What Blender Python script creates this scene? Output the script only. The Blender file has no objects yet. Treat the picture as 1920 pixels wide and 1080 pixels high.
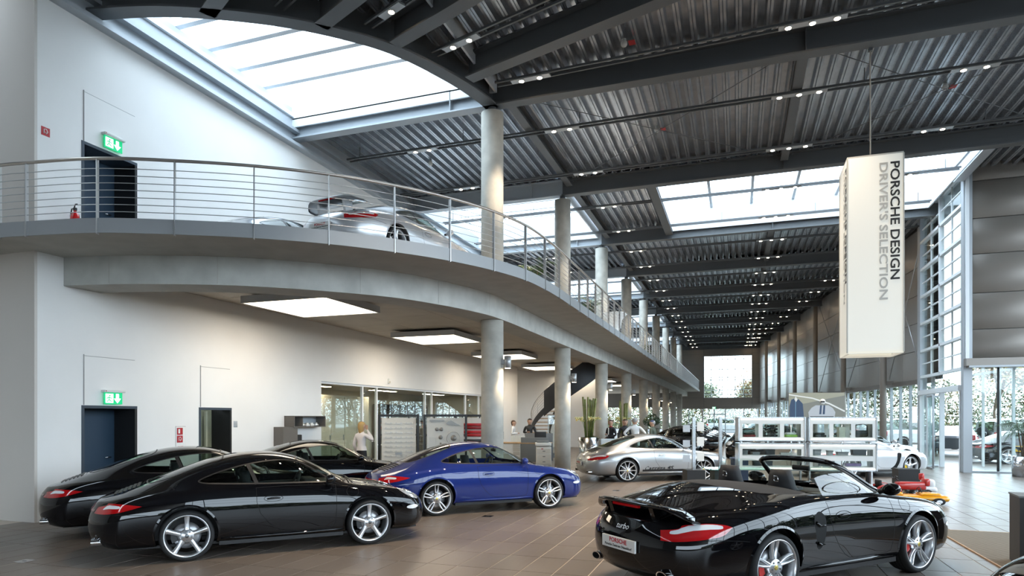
import bpy, bmesh, math, random
import numpy as np
from mathutils import Vector, Matrix
from mathutils.geometry import delaunay_2d_cdt
random.seed(7)
S = bpy.context.scene
C = S.collection
PI = math.pi
# ------------------------------------------------------------------ camera, sky, exposure
F_PX, HOR, EYE = 1217., 782., 1.83
TH = math.atan(423/F_PX)
cam = bpy.data.cameras.new('camera'); cam_o = bpy.data.objects.new('camera', cam); C.objects.link(cam_o); S.camera = cam_o
cam.sensor_width = 36; cam.lens = F_PX/1920*36; cam.shift_y = (HOR-540)/1920; cam.clip_end = 400; cam.clip_start = .1
cam_o.location = (0, 0, EYE); cam_o.rotation_euler = (PI/2, 0, TH)
W = bpy.data.worlds.new('overcast'); S.world = W; W.use_nodes = True
bg = W.node_tree.nodes['Background']; bg.inputs[0].default_value = (.72, .87, 1.0, 1); bg.inputs[1].default_value = 5.6
S.view_settings.view_transform = 'Standard'; S.view_settings.look = 'None'; S.view_settings.exposure = 0.6; S.view_settings.gamma = 1
S.view_settings.use_curve_mapping = False
S.cycles.max_bounces = 8; S.cycles.diffuse_bounces = 4; S.cycles.glossy_bounces = 4; S.cycles.transparent_max_bounces = 16; S.cycles.transmission_bounces = 4
S.cycles.sample_clamp_indirect = 6; S.cycles.caustics_reflective = False; S.cycles.caustics_refractive = False
S.cycles.use_denoising = True
# ------------------------------------------------------------------ helpers
MATS = {}
def rgb(h):
    h = h.lstrip('#'); v = [int(h[i:i+2], 16)/255 for i in (0, 2, 4)]
    return tuple(c/12.92 if c <= .04045 else ((c+.055)/1.055)**2.4 for c in v)
def mat(name, col=None, rough=.5, metal=0., coat=0., emit=None, es=0., spec=.5, noise=None, bump=None, trans=0., alpha=1., ior=1.5, coat_rough=.02):
    """principled material; noise=(scale, amount, detail) varies the colour, bump=(scale, strength) the relief"""
    if name in MATS: return MATS[name]
    m = bpy.data.materials.new(name); m.use_nodes = True; MATS[name] = m
    nt = m.node_tree; p = nt.nodes['Principled BSDF']
    if isinstance(col, str): col = rgb(col)
    p.inputs['Base Color'].default_value = (*col, 1)
    p.inputs['Roughness'].default_value = rough; p.inputs['Metallic'].default_value = metal
    p.inputs['Coat Weight'].default_value = coat; p.inputs['Coat Roughness'].default_value = coat_rough
    p.inputs['Specular IOR Level'].default_value = spec; p.inputs['IOR'].default_value = ior
    p.inputs['Transmission Weight'].default_value = trans; p.inputs['Alpha'].default_value = alpha
    if emit is not None:
        if isinstance(emit, str): emit = rgb(emit)
        p.inputs['Emission Color'].default_value = (*emit, 1); p.inputs['Emission Strength'].default_value = es
    if noise or bump:
        tc = nt.nodes.new('ShaderNodeTexCoord')
    if noise:
        n = nt.nodes.new('ShaderNodeTexNoise'); n.inputs['Scale'].default_value = noise[0]
        n.inputs['Detail'].default_value = noise[2] if len(noise) > 2 else 4
        nt.links.new(tc.outputs['Object'], n.inputs['Vector'])
        mx = nt.nodes.new('ShaderNodeMix'); mx.data_type = 'RGBA'
        a = noise[1]
        mx.inputs['A'].default_value = (*[c*(1-a) for c in col], 1); mx.inputs['B'].default_value = (*[min(1, c*(1+a)) for c in col], 1)
        mr = nt.nodes.new('ShaderNodeMapRange'); mr.inputs['From Min'].default_value = .3; mr.inputs['From Max'].default_value = .7
        nt.links.new(n.outputs['Fac'], mr.inputs['Value']); nt.links.new(mr.outputs['Result'], mx.inputs['Factor'])
        nt.links.new(mx.outputs['Result'], p.inputs['Base Color'])
    if bump:
        n2 = nt.nodes.new('ShaderNodeTexNoise'); n2.inputs['Scale'].default_value = bump[0]
        nt.links.new(tc.outputs['Object'], n2.inputs['Vector'])
        b = nt.nodes.new('ShaderNodeBump'); b.inputs['Strength'].default_value = bump[1]; b.inputs['Distance'].default_value = .01
        nt.links.new(n2.outputs['Fac'], b.inputs['Height']); nt.links.new(b.outputs['Normal'], p.inputs['Normal'])
    return m
def glass(name, tint=(1, 1, 1), refl=1.0, ior=1.5, rough=0.):
    """thin pane: clear transmission plus a mirror share by Fresnel"""
    if name in MATS: return MATS[name]
    m = bpy.data.materials.new(name); m.use_nodes = True; MATS[name] = m
    nt = m.node_tree; nt.nodes.clear()
    o = nt.nodes.new('ShaderNodeOutputMaterial'); mx = nt.nodes.new('ShaderNodeMixShader')
    t = nt.nodes.new('ShaderNodeBsdfTransparent'); t.inputs['Color'].default_value = (*tint, 1)
    g = nt.nodes.new('ShaderNodeBsdfGlossy'); g.inputs['Roughness'].default_value = rough
    g.inputs['Color'].default_value = (refl, refl, refl, 1)
    f = nt.nodes.new('ShaderNodeFresnel'); ge = nt.nodes.new('ShaderNodeNewGeometry'); ma = nt.nodes.new('ShaderNodeMath'); ma.operation = 'MULTIPLY_ADD'
    ma.inputs[1].default_value = 1/ior-ior; ma.inputs[2].default_value = ior; nt.links.new(ge.outputs['Backfacing'], ma.inputs[0]); nt.links.new(ma.outputs[0], f.inputs['IOR'])
    nt.links.new(f.outputs[0], mx.inputs[0]); nt.links.new(t.outputs[0], mx.inputs[1]); nt.links.new(g.outputs[0], mx.inputs[2])
    nt.links.new(mx.outputs[0], o.inputs[0])
    return m

class MB:
    """collects shapes into one mesh"""
    def __init__(s): s.v = []; s.f = []; s.m = []; s.sm = []; s.mats = []
    def _mi(s, mt):
        if mt not in s.mats: s.mats.append(mt)
        return s.mats.index(mt)
    def add(s, vs, fs, mt=None, smooth=False):
        o = len(s.v); s.v += [tuple(v) for v in vs]; i = s._mi(mt)
        for f in fs: s.f.append(tuple(a+o for a in f)); s.m.append(i); s.sm.append(smooth)
        return s
    def box(s, a, b, mt=None, rot=None, c=None):
        x0, y0, z0 = [min(p, q) for p, q in zip(a, b)]; x1, y1, z1 = [max(p, q) for p, q in zip(a, b)]
        vs = [Vector(p) for p in ((x0,y0,z0),(x1,y0,z0),(x1,y1,z0),(x0,y1,z0),(x0,y0,z1),(x1,y0,z1),(x1,y1,z1),(x0,y1,z1))]
        if rot is not None:
            c = Vector(c) if c is not None else Vector(((x0+x1)/2, (y0+y1)/2, (z0+z1)/2))
            vs = [c + rot @ (v-c) for v in vs]
        return s.add(vs, [(0,3,2,1),(4,5,6,7),(0,1,5,4),(1,2,6,5),(2,3,7,6),(3,0,4,7)], mt)
    def bbox(s, a, b, r=.01, mt=None, seg=2):
        """box with rounded edges"""
        bm = bmesh.new(); bmesh.ops.create_cube(bm, size=1)
        A = Vector([min(p, q) for p, q in zip(a, b)]); Bv = Vector([max(p, q) for p, q in zip(a, b)])
        for v in bm.verts: v.co = Vector([A[i] + (v.co[i]+.5)*(Bv[i]-A[i]) for i in range(3)])
        bmesh.ops.bevel(bm, geom=bm.edges[:], offset=min(r, .49*min(Bv-A)), segments=seg, affect='EDGES', profile=.5)
        bm.verts.index_update()
        s.add([v.co[:] for v in bm.verts], [[v.index for v in f.verts] for f in bm.faces], mt, True); bm.free(); return s
    def cyl(s, a, b, r, mt=None, n=12, r2=None, caps=True, smooth=True):
        a = Vector(a); b = Vector(b); d = b-a; r2 = r if r2 is None else r2
        if d.length < 1e-7: return s
        z = d.normalized(); x = z.orthogonal().normalized(); y = z.cross(x)
        vs = []
        for p, rr in ((a, r), (b, r2)):
            for i in range(n):
                t = 2*PI*i/n; vs.append(p + x*math.cos(t)*rr + y*math.sin(t)*rr)
        s.add(vs, [(i, (i+1)%n, n+(i+1)%n, n+i) for i in range(n)], mt, smooth)
        if caps:
            o = len(s.v)-2*n; i = s._mi(mt)
            s.f += [tuple(o+k for k in range(n-1, -1, -1)), tuple(o+n+k for k in range(n))]; s.m += [i, i]; s.sm += [False, False]
        return s
    def tube(s, pts, r, mt=None, n=8, closed=False, caps=True, flat=None):
        """round tube (or ribbon of section flat=(w,h)) along points"""
        pts = [Vector(p) for p in pts]; N = len(pts); rings = []
        rs = r if isinstance(r, (list, tuple)) else [r]*N
        up = None; vs = []
        for i in range(N):
            if closed: t = pts[(i+1)%N]-pts[i-1]
            else: t = pts[min(i+1, N-1)]-pts[max(i-1, 0)]
            t = t.normalized() if t.length > 1e-9 else Vector((0,0,1))
            if up is None: up = t.orthogonal().normalized()
            up = (up - t*up.dot(t)); up = up.normalized() if up.length > 1e-6 else t.orthogonal().normalized()
            sd = t.cross(up)
            for k in range(n):
                a = 2*PI*k/n; vs.append(pts[i] + up*math.cos(a)*rs[i] + sd*math.sin(a)*rs[i])
        fs = []
        for i in range(N if closed else N-1):
            j = (i+1)%N
            for k in range(n): fs.append((i*n+k, i*n+(k+1)%n, j*n+(k+1)%n, j*n+k))
        s.add(vs, fs, mt, True)
        if caps and not closed:
            o = len(s.v)-len(vs); i = s._mi(mt)
            s.f += [tuple(o+k for k in range(n-1,-1,-1)), tuple(o+(N-1)*n+k for k in range(n))]; s.m += [i,i]; s.sm += [False,False]
        return s
    def lathe(s, prof, mt=None, n=24, axis='Z', c=(0,0,0), smooth=True, a0=0, a1=2*PI):
        """profile [(r, h)] turned around an axis"""
        c = Vector(c); full = abs(a1-a0-2*PI) < 1e-6; m = n if full else n+1; vs = []
        for r, h in prof:
            for i in range(m):
                t = a0+(a1-a0)*i/n; p, q = r*math.cos(t), r*math.sin(t)
                vs.append(c + Vector({'Z': (p,q,h), 'Y': (p,h,q), 'X': (h,p,q)}[axis]))
        fs = []
        for j in range(len(prof)-1):
            for i in range(n):
                k = (i+1)%m; fs.append((j*m+i, j*m+k, (j+1)*m+k, (j+1)*m+i))
        return s.add(vs, fs, mt, smooth)
    def prism(s, poly, h0, h1, mt=None, axis='Z', smooth=False):
        """polygon [(a,b)] extruded: axis Z -> (a,b,h), Y -> (a,h,b), X -> (h,a,b)"""
        f = {'Z': lambda a,b,h: (a,b,h), 'Y': lambda a,b,h: (a,h,b), 'X': lambda a,b,h: (h,a,b)}[axis]
        n = len(poly); vs = [f(a,b,h0) for a,b in poly]+[f(a,b,h1) for a,b in poly]
        return s.add(vs, [tuple(range(n-1,-1,-1)), tuple(range(n,2*n))]+[(i,(i+1)%n,n+(i+1)%n,n+i) for i in range(n)], mt, smooth)
    def strip(s, A, Bp, mt=None, smooth=True, closed=False):
        n = len(A); vs = list(A)+list(Bp)
        return s.add(vs, [(i,(i+1)%n,n+(i+1)%n,n+i) for i in range(n if closed else n-1)], mt, smooth)
    def quad(s, a, b, c, d, mt=None): return s.add([a,b,c,d], [(0,1,2,3)], mt)
    def xf(s, M):
        s.v = [tuple(M @ Vector(v)) for v in s.v]; return s
    def mesh(s, name):
        me = bpy.data.meshes.new(name); me.from_pydata(s.v, [], s.f)
        for m in s.mats: me.materials.append(m)
        me.polygons.foreach_set('material_index', s.m); me.polygons.foreach_set('use_smooth', s.sm)
        me.update(); return me
    def obj(s, name, parent=None, fix=False, loc=None, auto=None):
        me = s.mesh(name)
        if fix:
            bm = bmesh.new(); bm.from_mesh(me); bmesh.ops.recalc_face_normals(bm, faces=bm.faces[:]); bm.to_mesh(me); bm.free()
        return link(name, me, parent, loc)
def link(name, data, parent=None, loc=None, rz=None):
    o = bpy.data.objects.new(name, data); C.objects.link(o)
    if parent is not None: o.parent = parent
    if loc is not None: o.location = loc
    if rz is not None: o.rotation_euler = (0, 0, rz)
    return o
def tag(o, label, cat, group=None):
    o['label'] = label; o['category'] = cat
    if group: o['group'] = group
    return o
def thing(name, label, cat, loc=(0,0,0), rz=0, group=None):
    o = link(name, None, None, loc, rz); o.empty_display_size = .1
    return tag(o, label, cat, group)
def struct(o, label=None):
    o['kind'] = 'structure'
    if label: o['label'] = label
    return o
KIDS = {}
def copy_tree(o, parent=None):
    c = o.copy(); C.objects.link(c); c.parent = parent
    for ch in list(o.children): copy_tree(ch, c)
    return c
def dup(o, label, loc, rz=0, group=None):
    c = copy_tree(o); c.location = loc; c.rotation_euler = (0,0,rz); c['label'] = label
    if group: c['group'] = group
    return c
def text_mesh(txt, size, mt, depth=.002, align='CENTER', shear=0, spacing=1., bold=0.):
    cu = bpy.data.curves.new('text', 'FONT'); cu.body = txt; cu.size = size; cu.extrude = depth; cu.align_x = align; cu.align_y = 'CENTER'
    cu.shear = shear; cu.space_character = spacing; cu.offset = bold; cu.resolution_u = 3
    o = bpy.data.objects.new('text', cu); C.objects.link(o)
    dg = bpy.context.evaluated_depsgraph_get(); me = bpy.data.meshes.new_from_object(o.evaluated_get(dg))
    bpy.data.objects.remove(o); bpy.data.curves.remove(cu)
    me.materials.clear(); me.materials.append(mt); return me
def spline(pts, n=8, closed=False):
    """Catmull-Rom through points"""
    P = [Vector(p) for p in pts]; N = len(P); out = []
    for i in range(N if closed else N-1):
        g = (lambda k: P[k % N]) if closed else (lambda k: P[k] if 0 <= k < N else (P[0]*2-P[1] if k < 0 else P[-1]*2-P[-2]))
        a, b, c, d = g(i-1), g(i), g(i+1), g(i+2)
        for k in range(n):
            t = k/n; out.append(.5*((2*b)+(c-a)*t+(2*a-5*b+4*c-d)*t*t+(3*b-a-3*c+d)*t**3))
    if not closed: out.append(P[-1].copy())
    return out
ORD = ['first','second','third','fourth','fifth','sixth','seventh','eighth','ninth','tenth','eleventh','twelfth','thirteenth','fourteenth','fifteenth','sixteenth','seventeenth','eighteenth','nineteenth','twentieth']
# ------------------------------------------------------------------ sports cars: one smooth spline skin, cut along its own outlines
def car_net(kind='coupe', wide=0.):
    st = []
    st.append([(1.98,0,.17),(2.10,0,.18),(2.17,0,.27),(2.18,0,.42),(2.16,0,.525),(2.115,0,.585),(2.08,0,.61),(2.05,0,.625),(2.03,0,.632),(2.01,0,.638),(1.99,0,.643),(1.97,0,.648),(1.955,0,.652)])
    st.append([(1.92,.42,.17),(2.06,.45,.18),(2.12,.47,.27),(2.13,.48,.42),(2.11,.48,.525),(2.075,.46,.595),(2.04,.43,.625),(2.01,.38,.642),(1.985,.32,.65),(1.965,.26,.655),(1.945,.18,.66),(1.93,.09,.664),(1.92,0,.668)])
    st.append([(1.75,.70,.17),(1.86,.76,.18),(1.955,.79,.27),(1.96,.80,.42),(1.94,.785,.535),(1.905,.745,.635),(1.875,.69,.69),(1.84,.61,.71),(1.81,.53,.70),(1.80,.43,.69),(1.79,.30,.692),(1.78,.15,.698),(1.78,0,.70)])
    def mid(x, yb, zb, ym, rest, dx=0):
        p = [(x, yb-.12, zb), (x, yb-.01, zb+.012), (x, ym-.022, .33), (x, ym, .47), (x, ym+.006, .61)]
        return p + [(x+dx*0, y, z) for y, z in rest]
    st.append(mid(1.62,.82,.18,.865,[(.835,.71),(.765,.775),(.675,.792),(.575,.775),(.46,.755),(.315,.76),(.16,.768),(0,.771)]))
    st.append(mid(1.175,.85,.19,.895,[(.875,.735),(.805,.825),(.70,.845),(.59,.828),(.475,.815),(.33,.835),(.165,.85),(0,.855)]))
    st.append(mid(.86,.85,.19,.882,[(.865,.745),(.81,.845),(.735,.878),(.635,.885),(.53,.895),(.375,.925),(.19,.945),(0,.95)]))
    st.append(mid(.56,.85,.19,.876,[(.862,.755),(.815,.865),(.765,.91),(.705,.965),(.60,1.045),(.45,1.10),(.23,1.125),(0,1.13)]))
    st.append(mid(.22,.85,.19,.876,[(.862,.76),(.817,.873),(.768,.922),(.705,1.06),(.60,1.20),(.46,1.262),(.24,1.29),(0,1.296)]))
    st.append(mid(-.15,.85,.19,.878,[(.864,.765),(.82,.88),(.772,.93),(.705,1.09),(.60,1.25),(.455,1.315),(.24,1.34),(0,1.346)]))
    st.append(mid(-.52,.85,.19,.885,[(.872,.77),(.83,.885),(.775,.935),(.70,1.085),(.59,1.235),(.445,1.30),(.235,1.328),(0,1.334)]))
    st.append(mid(-.86,.86,.19,.915,[(.90,.785),(.85,.885),(.785,.935),(.695,1.05),(.575,1.165),(.43,1.225),(.225,1.252),(0,1.258)]))
    st.append(mid(-1.175,.87,.19,.938,[(.925,.79),(.875,.875),(.80,.92),(.69,1.0),(.56,1.08),(.415,1.125),(.215,1.152),(0,1.158)]))
    st.append(mid(-1.52,.85,.19,.922,[(.90,.775),(.845,.845),(.765,.885),(.65,.925),(.525,.965),(.385,.995),(.20,1.013),(0,1.018)]))
    st.append(mid(-1.83,.80,.18,.865,[(.835,.74),(.775,.795),(.70,.83),(.60,.855),(.485,.875),(.35,.888),(.18,.896),(0,.90)]))
    st.append([(-1.90,.66,.17),(-1.99,.735,.185),(-2.07,.765,.30),(-2.10,.765,.48),(-2.09,.75,.615),(-2.05,.705,.705),(-2.03,.65,.748),(-2.03,.58,.772),(-2.04,.49,.785),(-2.05,.40,.793),(-2.06,.28,.80),(-2.065,.14,.803),(-2.07,0,.805)])
    st.append([(-2.02,.40,.17),(-2.17,.43,.185),(-2.275,.46,.29),(-2.30,.46,.48),(-2.28,.455,.615),(-2.225,.43,.70),(-2.20,.40,.738),(-2.185,.35,.755),(-2.175,.29,.765),(-2.17,.23,.77),(-2.165,.16,.774),(-2.16,.08,.776),(-2.16,0,.778)])
    st.append([(-2.04,0,.17),(-2.20,0,.185),(-2.315,0,.29),(-2.335,0,.48),(-2.315,0,.615),(-2.26,0,.70),(-2.235,0,.735),(-2.22,0,.75),(-2.21,0,.758),(-2.20,0,.762),(-2.195,0,.765),(-2.19,0,.767),(-2.19,0,.768)])
    A = np.array(st, float)
    if kind == 'cab':        # no roof: deck and folded-top cover instead
        low = {6: [(.715,.93),(.62,.94),(.47,.95),(.24,.955),(0,.957)], 7: [(.715,.945),(.62,.955),(.47,.96),(.24,.965),(0,.967)],
               8: [(.72,.95),(.625,.96),(.47,.965),(.24,.97),(0,.972)], 9: [(.715,.965),(.62,.985),(.465,1.0),(.24,1.01),(0,1.012)],
               10: [(.71,.965),(.61,1.0),(.46,1.03),(.24,1.05),(0,1.055)], 11: [(.70,.95),(.595,.99),(.445,1.03),(.23,1.055),(0,1.06)],
               12: [(.655,.91),(.54,.95),(.40,.985),(.21,1.005),(0,1.01)]}
        for k, r in low.items():
            for j, (y, z) in enumerate(r): A[k, 8+j, 1:] = (y, z)
    if kind == 'gt':         # low wide roadster
        A[:, :, 2] = np.where(A[:, :, 2] > .6, .6+(A[:, :, 2]-.6)*.80, A[:, :, 2]); A[:, :, 1] *= 1.05
    if wide:
        w = np.exp(-((A[:, :, 0]+1.25)/.55)**2)*wide
        A[:, :, 1] += w*np.clip((A[:, :, 1]-.5)/.35, 0, 1)
    return A

class Skin:
    def __init__(s, A):
        K, J, _ = A.shape; s.K, s.J = K, J; fl = np.array([1, -1, 1.])
        E = np.zeros((K+2, J+2, 3)); E[1:-1, 1:-1] = A; E[1:-1, -1] = A[:, -2]*fl; E[1:-1, 0] = 2*A[:, 0]-A[:, 1]
        E[0] = E[2]*fl; E[-1] = E[-3]*fl; s.E = E
        s.su = np.linspace(0, K-1, (K-1)*12+1); s.vu = np.linspace(0, J-1, (J-1)*8+1)
        s.gs, s.gv = np.meshgrid(s.su, s.vu, indexing='ij'); s.G = s.ev(s.gs.ravel(), s.gv.ravel()).reshape(*s.gs.shape, 3)
    @staticmethod
    def bas(t): return np.stack([(1-t)**3, 3*t**3-6*t**2+4, -3*t**3+3*t**2+3*t+1, t**3], -1)/6
    def ev(s, a, v):
        a = np.clip(np.asarray(a, float), 0, s.K-1); v = np.clip(np.asarray(v, float), 0, s.J-1)
        i = np.minimum(a.astype(int), s.K-2); j = np.minimum(v.astype(int), s.J-2)
        wa = s.bas(a-i); wv = s.bas(v-j); out = np.zeros(a.shape+(3,))
        for p in range(4):
            for q in range(4): out += (wa[..., p]*wv[..., q])[..., None]*s.E[i+p, j+q]
        return out
    def nrm(s, a, v):
        e = 2e-3; a = np.asarray(a, float); v = np.asarray(v, float)
        a0, a1 = np.clip(a-e, 0, s.K-1), np.clip(a+e, 0, s.K-1); v0, v1 = np.clip(v-e, 0, s.J-1), np.clip(v+e, 0, s.J-1)
        n = np.cross(s.ev(a1, v)-s.ev(a0, v), s.ev(a, v1)-s.ev(a, v0)); n /= np.linalg.norm(n, axis=-1, keepdims=True)+1e-12
        return n
    def find(s, mode, pts):
        """surface parameters (s,v) of points given in a projection: side (x,z), top (x,y), rear/front (y,z)"""
        ax = {'side': (0, 2), 'top': (0, 1), 'rear': (1, 2), 'front': (1, 2)}[mode]
        ok = {'side': (s.gv < 11) & (s.gs > 1.2) & (s.gs < s.K-2.0), 'top': s.gv > 4.2, 'rear': (s.gs > s.K-4.2) & (s.gv < 12.1), 'front': s.gs < 3.0}[mode]
        g = s.G[ok][:, ax]; ps = s.gs[ok]; pv = s.gv[ok]; P = np.asarray(pts, float)
        d = ((g[None]-P[:, None])**2).sum(-1); k = d.argmin(1); a, v = ps[k].copy(), pv[k].copy()
        for _ in range(6):
            e = 1e-3; p = s.ev(a, v)[:, ax]; ja = (s.ev(a+e, v)[:, ax]-s.ev(a-e, v)[:, ax])/(np.clip(a+e,0,s.K-1)-np.clip(a-e,0,s.K-1))[:, None]
            jv = (s.ev(a, v+e)[:, ax]-s.ev(a, v-e)[:, ax])/(np.clip(v+e,0,s.J-1)-np.clip(v-e,0,s.J-1))[:, None]
            r = P-p; det = ja[:, 0]*jv[:, 1]-ja[:, 1]*jv[:, 0]; det = np.where(abs(det) < 1e-6, 1e9, det)
            da = np.clip((r[:, 0]*jv[:, 1]-r[:, 1]*jv[:, 0])/det, -.3, .3); dv = np.clip((ja[:, 0]*r[:, 1]-ja[:, 1]*r[:, 0])/det, -.3, .3)
            a = np.clip(a+da*.8, 0, s.K-1); v = np.clip(v+dv*.8, 0, s.J-1)
        return a, v
    def at(s, mode, pts, off=0.):
        a, v = s.find(mode, pts); n = s.nrm(a, v); return s.ev(a, v)+n*off*s.sgn(a, v, n), n*s.sgn(a, v, n)
    def sgn(s, a, v, n):
        p = s.ev(a, v); c = np.array([0, 0, .55]); c = np.broadcast_to(c, p.shape).copy(); c[..., 0] = p[..., 0]*.75
        return np.where(((p-c)*n).sum(-1, keepdims=True) < 0, -1., 1.)

def dens(pts, step=.03, closed=True, smooth=False):
    if smooth: return [(p.x, p.y) for p in spline([(a, b, 0) for a, b in pts], 6, closed)]
    out = []; n = len(pts)
    for i in range(n if closed else n-1):
        a = pts[i]; b = pts[(i+1) % n]; d = math.dist(a, b); k = max(1, int(d/step))
        out += [(a[0]+(b[0]-a[0])*t/k, a[1]+(b[1]-a[1])*t/k) for t in range(k)]
    if not closed: out.append(pts[-1])
    return out
def arcp(cx, cz, r, a0, a1, n): return [(cx+r*math.cos(a0+(a1-a0)*i/n), cz+r*math.sin(a0+(a1-a0)*i/n)) for i in range(n+1)]

AX_F, AX_R, AX_Z, TYRE = 1.175, -1.175, .322, .322
def car_regions(kind, tail):
    R = {}
    for nm, x in (('arch_front', AX_F), ('arch_rear', AX_R)):
        R[nm] = ('side', arcp(x, .335, .362, -.32, PI+.32, 28))
    win = [(.64,.925),(.30,.928),(-.20,.935),(-.60,.948),(-.93,.965),(-1.03,.985),(-1.02,1.01),(-.92,1.055),(-.75,1.115),(-.50,1.18),(-.25,1.222),(0,1.235),(.17,1.215),(.30,1.165),(.45,1.075),(.58,.985)]
    wp = [(p.x, p.y) for p in spline([(a, b, 0) for a, b in win], 3, True)]
    i0 = next(i for i, p in enumerate(wp) if p[0] < -.345); i1 = max(i for i, p in enumerate(wp) if p[0] < -.345)
    cut = lambda a, b: (-.345, a[1]+(b[1]-a[1])*(-.345-a[0])/(b[0]-a[0]))
    ca, cb = cut(wp[i0-1], wp[i0]), cut(wp[i1], wp[i1+1])
    mid_ = lambda a, b: [(a[0]+(b[0]-a[0])*k/8-.05*math.sin(PI*k/8)*0, a[1]+(b[1]-a[1])*k/8) for k in range(9)]
    R['win'] = ('side', wp[:i0]+mid_(ca, cb)+wp[i1+1:]); R['winr'] = ('side', mid_(cb, ca)+wp[i0:i1+1]); R['winall'] = ('side', wp)
    R['door'] = ('side', dens([(.70,.88),(.70,.60),(.69,.40),(.67,.305),(.60,.285),(.10,.285),(-.02,.295),(-.10,.335),(-.20,.42),(-.30,.55),(-.345,.70),(-.35,.885),(0,.895)], .04))
    if kind != 'gt':
        R['ws'] = ('top', dens([(1.0,-.02),(.995,.1),(.97,.28),(.90,.46),(.80,.59),(.70,.655),(.60,.642),(.45,.595),(.32,.55),(.23,.505),(.205,.45),(.235,.28),(.25,.1),(.25,-.02)], .04))
        R['rw'] = ('top', dens([(-.72,-.02),(-.72,.2),(-.74,.36),(-.79,.43),(-.95,.465),(-1.2,.48),(-1.45,.455),(-1.58,.40),(-1.63,.30),(-1.645,.15),(-1.65,-.02)], .04))
    if kind == 'cab': R.pop('win'); R.pop('winr'); R.pop('winall'); R.pop('ws'); R.pop('rw'); R['cockpit'] = ('top', dens([(.98,-.02),(.97,.28),(.90,.46),(.80,.58),(.68,.655),(.45,.675),(0,.69),(-.30,.69),(-.42,.66),(-.50,.55),(-.52,.3),(-.53,-.02)], .04))
    if kind == 'cab':
        R['tonneau'] = ('top', dens([(-.56,-.02),(-.55,.3),(-.53,.56),(-.47,.68),(-.62,.72),(-.85,.69),(-1.05,.62),(-1.18,.50),(-1.26,.3),(-1.28,-.02)], .04))
        R['scoop'] = ('side', dens(smooth=True, pts=[(-.50,.80),(-.58,.775),(-.62,.70),(-.60,.56),(-.58,.46),(-.53,.43),(-.47,.48),(-.43,.62),(-.43,.74)]))
    if kind == 'gt':
        R['scoop'] = ('side', dens(smooth=True, pts=[(.60,.72),(.76,.715),(.70,.55),(.66,.40),(.56,.26),(.36,.25),(.50,.36),(.57,.52)]))
        R.pop('win'); R.pop('winr'); R.pop('winall'); R['cockpit'] = ('top', dens([(.75,-.02),(.70,.3),(.60,.5),(.45,.60),(0,.64),(-.30,.6),(-.40,.4),(-.42,-.02)], .04))
    R['head'] = ('top', [(1.785+.175*math.cos(t), .66+.115*math.sin(t)-.25*.165*math.cos(t)) for t in np.linspace(0, 2*PI, 28, endpoint=False)])
    if tail == 2: T = [('rear',.50,.705),('rear',.62,.728),('side',-2.04,.752),('side',-1.92,.750),('side',-1.78,.738)]; Bt = [('rear',.52,.632),('rear',.62,.628),('side',-2.05,.632),('side',-1.93,.650),('side',-1.80,.683)]; tip = ('side',-1.67,.722); wr_ = (.22,.62,.36,.72)
    else: T = [('rear',.46,.688),('rear',.60,.712),('side',-2.05,.742),('side',-1.92,.762),('side',-1.78,.758)]; Bt = [('rear',.50,.600),('rear',.62,.602),('side',-2.05,.618),('side',-1.92,.640),('side',-1.80,.668)]; tip = ('side',-1.70,.735); wr_ = (.10,.80,.50,.93)
    R['tail'] = ('mix', (T, Bt, tip, None)); R['tailw'] = ('mix', (T, Bt, tip, wr_))
    R['ind'] = ('side', [(1.83+.10*math.cos(t), .50+.028*math.sin(t)) for t in np.linspace(0, 2*PI, 20, endpoint=False)])
    return R

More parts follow.
